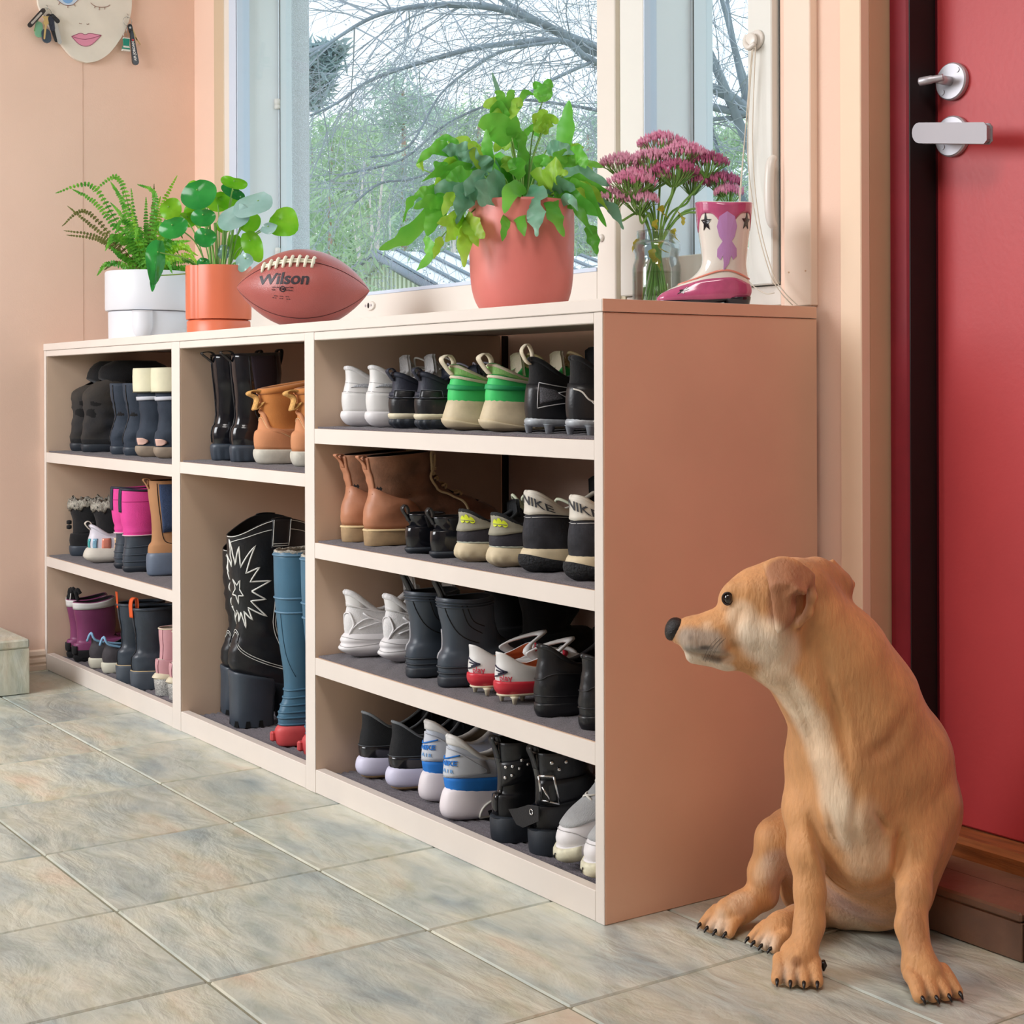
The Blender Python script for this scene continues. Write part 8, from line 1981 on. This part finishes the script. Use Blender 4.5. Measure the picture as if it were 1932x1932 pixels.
spec = [(628, 238, 34, 1.9, 0, 'hazy pine at the left edge of the large window'), (1010, 245, 34, 1.9, 0, 'hazy pine behind the right side of the pink-potted fern'), (1370, 240, 34, 1.9, 0, 'hazy pine filling the narrow window'),
        (762, 148, 39.5, 1.7, 1, 'tallest hazy pine, standing above its neighbours'), (1110, 232, 39.5, 2.0, 1, 'hazy pine at the right edge of the large window'),
        (695, 226, 45, 2.2, 0, 'hazy pine left of the tallest pine'), (905, 205, 45, 2.2, 0, 'hazy pine straight behind the left fern leaves'), (1225, 235, 45, 2.3, 0, 'hazy pine behind the pink flowers'),
        (590, 250, 51, 2.4, 1, 'farther hazy pine half hidden by the rough window reveal'), (835, 208, 51, 2.4, 1, 'hazy pine just right of the tallest pine'), (1045, 232, 51, 2.5, 0, 'farther hazy pine behind the crown of the pink-potted fern'), (1290, 235, 51, 2.5, 1, 'farther hazy pine left in the narrow window')]
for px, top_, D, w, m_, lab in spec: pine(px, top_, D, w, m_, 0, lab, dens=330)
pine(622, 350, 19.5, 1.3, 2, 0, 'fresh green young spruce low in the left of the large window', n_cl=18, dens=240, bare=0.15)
# branch of a nearer pine entering from the left
nb = thing('pine_tree', 'nearer pine whose dark tufted branch enters at the left edge of the window', 'tree', tuple(V3((490 - 966) / FPX * 14, 14, -1.3)))
o_ = Vector(nb.location); tube('trunk', [(0, 0, 0), tuple(at(492, 200, 14) - o_), tuple(at(495, -200, 14) - o_)], [0.14, 0.10, 0.05], PBARK, nb, 8); tube('bough', [at(494, 190, 14) - o_, at(520, 175, 14) - o_, at(600, 120, 14) - o_, at(635, 96, 14) - o_], [0.05, 0.04, 0.02, 0.01], BARK, nb, 6)
vs = []; fs = []
for px, py, R_ in ((595, 105, 0.16), (612, 98, 0.14), (630, 96, 0.12), (598, 135, 0.16), (617, 122, 0.13), (592, 165, 0.16), (606, 156, 0.12), (590, 190, 0.12), (585, 115, 0.2), (580, 150, 0.2)): clump(vs, fs, at(px, py, 14) - o_, R_ * 0.9, 150)
c_ = mesh('needles', vs, fs, leaf_mat('blue_grey_needles', (140, 166, 172), (168, 188, 190), 0.8, 3, 0.2), nb, False); c_['kind'] = 'stuff'
# thin birch-like trunks in the wood
for px, D, lab in ((680, 31, 'slim pale trunk left of the shed'), (716, 31.5, 'slim forked trunk just left of the shed gable'), (860, 31, 'slim pale trunk behind the fern leaves')):
    b0 = V3((px - 966) / FPX * D, D, -1.3); t = thing('slim_tree', lab, 'tree', tuple(b0))
    tube('trunk', spline([(0, 0, 0), (0.1, 0, 3.0), (-0.05, 0, 5.0), (0.2, 0, 6.6)], 4), [0.07 - 0.004 * i for i in range(13)], mat('pale_birch_bark', (206, 200, 192), 0.8), t, 6)
    for s_ in (-1, 1): tube('limb', [(0.05, 0, 3.8 + 0.4 * s_), (0.3 * s_, 0.1, 4.9), (0.42 * s_, 0, 6.0)], [0.035, 0.02, 0.008], MATS['pale_birch_bark'], t, 5)

# shed with a seamed metal roof
sh = thing('shed', 'pale board shed with a white seamed metal roof seen low in the window', 'building', tuple(V3(-1.5, 25.5, -1.3)))
so = Vector(sh.location)
A = (-1.99, 26.2); zA = 0.757 + (734.6 - 473) / FPX * 26.2
ur = np.array([0.94, 0.34]); ug = np.array([0.34, -0.94])
def sp_(u, h, z): q = np.array(A) + ur * u + ug * h; return V3(q[0], q[1], z) - so
RF = mat('white_metal_roof', (232, 238, 244), 0.5); SEAM = mat('grey_roof_seam', (120, 136, 150), 0.5); WB = mat('pale_green_boards', (214, 222, 200), 0.8); FAS = mat('grey_fascia', (128, 136, 148), 0.7)
Lr = 9.0; hn, hf = 3.6, 3.6; dn, df = 0.232, 0.155
for sg, h_, dz_ in ((1, hn, dn), (-1, hf, df)):
    a, b, c, d_ = sp_(-0.35, 0, zA), sp_(Lr, 0, zA), sp_(Lr, sg * h_, zA - h_ * dz_), sp_(-0.35, sg * h_, zA - h_ * dz_)
    up = Vector((0, 0, -0.06)); mesh('roof_sheet', [a, b, c, d_, a + up, b + up, c + up, d_ + up], [(0, 1, 2, 3), (7, 6, 5, 4), (0, 4, 5, 1), (1, 5, 6, 2), (2, 6, 7, 3), (3, 7, 4, 0)], RF, sh, False)
    for k in range(22):
        u = -0.35 + 0.42 * k
        tube('roof_seam', [sp_(u, 0, zA + 0.03), sp_(u, sg * h_, zA - h_ * dz_ + 0.03)], 0.028, SEAM, sh, 4)
    tube('fascia', [sp_(-0.40, 0, zA - 0.05), sp_(-0.40, sg * h_, zA - h_ * dz_ - 0.05)], 0.075, FAS, sh, 4)
bd = 0.13
k = 0; h = -hf + 0.35
while h < hn - 0.35:
    dz_ = dn if h > 0 else df; zt = zA - abs(h + bd / 2) * dz_ - 0.08
    q = [sp_(0, h + 0.008, -1.3), sp_(0, h + bd - 0.008, -1.3), sp_(0, h + bd - 0.008, zt), sp_(0, h + 0.008, zt)]; q2 = [p - (sp_(0.03, 0, 0) - sp_(0, 0, 0)) * (1 + (k % 2)) for p in q]
    mesh('board', q2 + q, [(0, 1, 2, 3), (7, 6, 5, 4), (0, 4, 5, 1), (1, 5, 6, 2), (2, 6, 7, 3), (3, 7, 4, 0)], WB, sh, False); h += bd; k += 1
q = [sp_(0.03, -hf + 0.35, -1.3), sp_(0.03, hn - 0.35, -1.3), sp_(0.03, hn - 0.35, zA - hn * dn - 0.0), sp_(0.03, 0, zA - 0.1), sp_(0.03, -hf + 0.35, zA - hf * df)]
mesh('gable_backing', q, [(0, 1, 2, 3, 4)], FAS, sh, False)
w0 = [sp_(0.0, hn - 0.35, -1.3), sp_(Lr - 0.3, hn - 0.35, -1.3), sp_(Lr - 0.3, hn - 0.35, zA - hn * dn), sp_(0, hn - 0.35, zA - hn * dn)]
mesh('side_wall', w0, [(0, 1, 2, 3)], WB, sh, False)
bl = sp_(-0.1, 0.35, zA - 0.95); MB().box(bl.x - 0.07, bl.x + 0.07, bl.y - 0.07, bl.y + 0.07, bl.z - 0.1, bl.z + 0.1).build('wall_lamp', FAS, sh)
tube('bracket', [sp_(-0.1, 0.8, zA - 1.05), sp_(-0.1, 2.4, zA - 1.12)], 0.03, FAS, sh, 4)
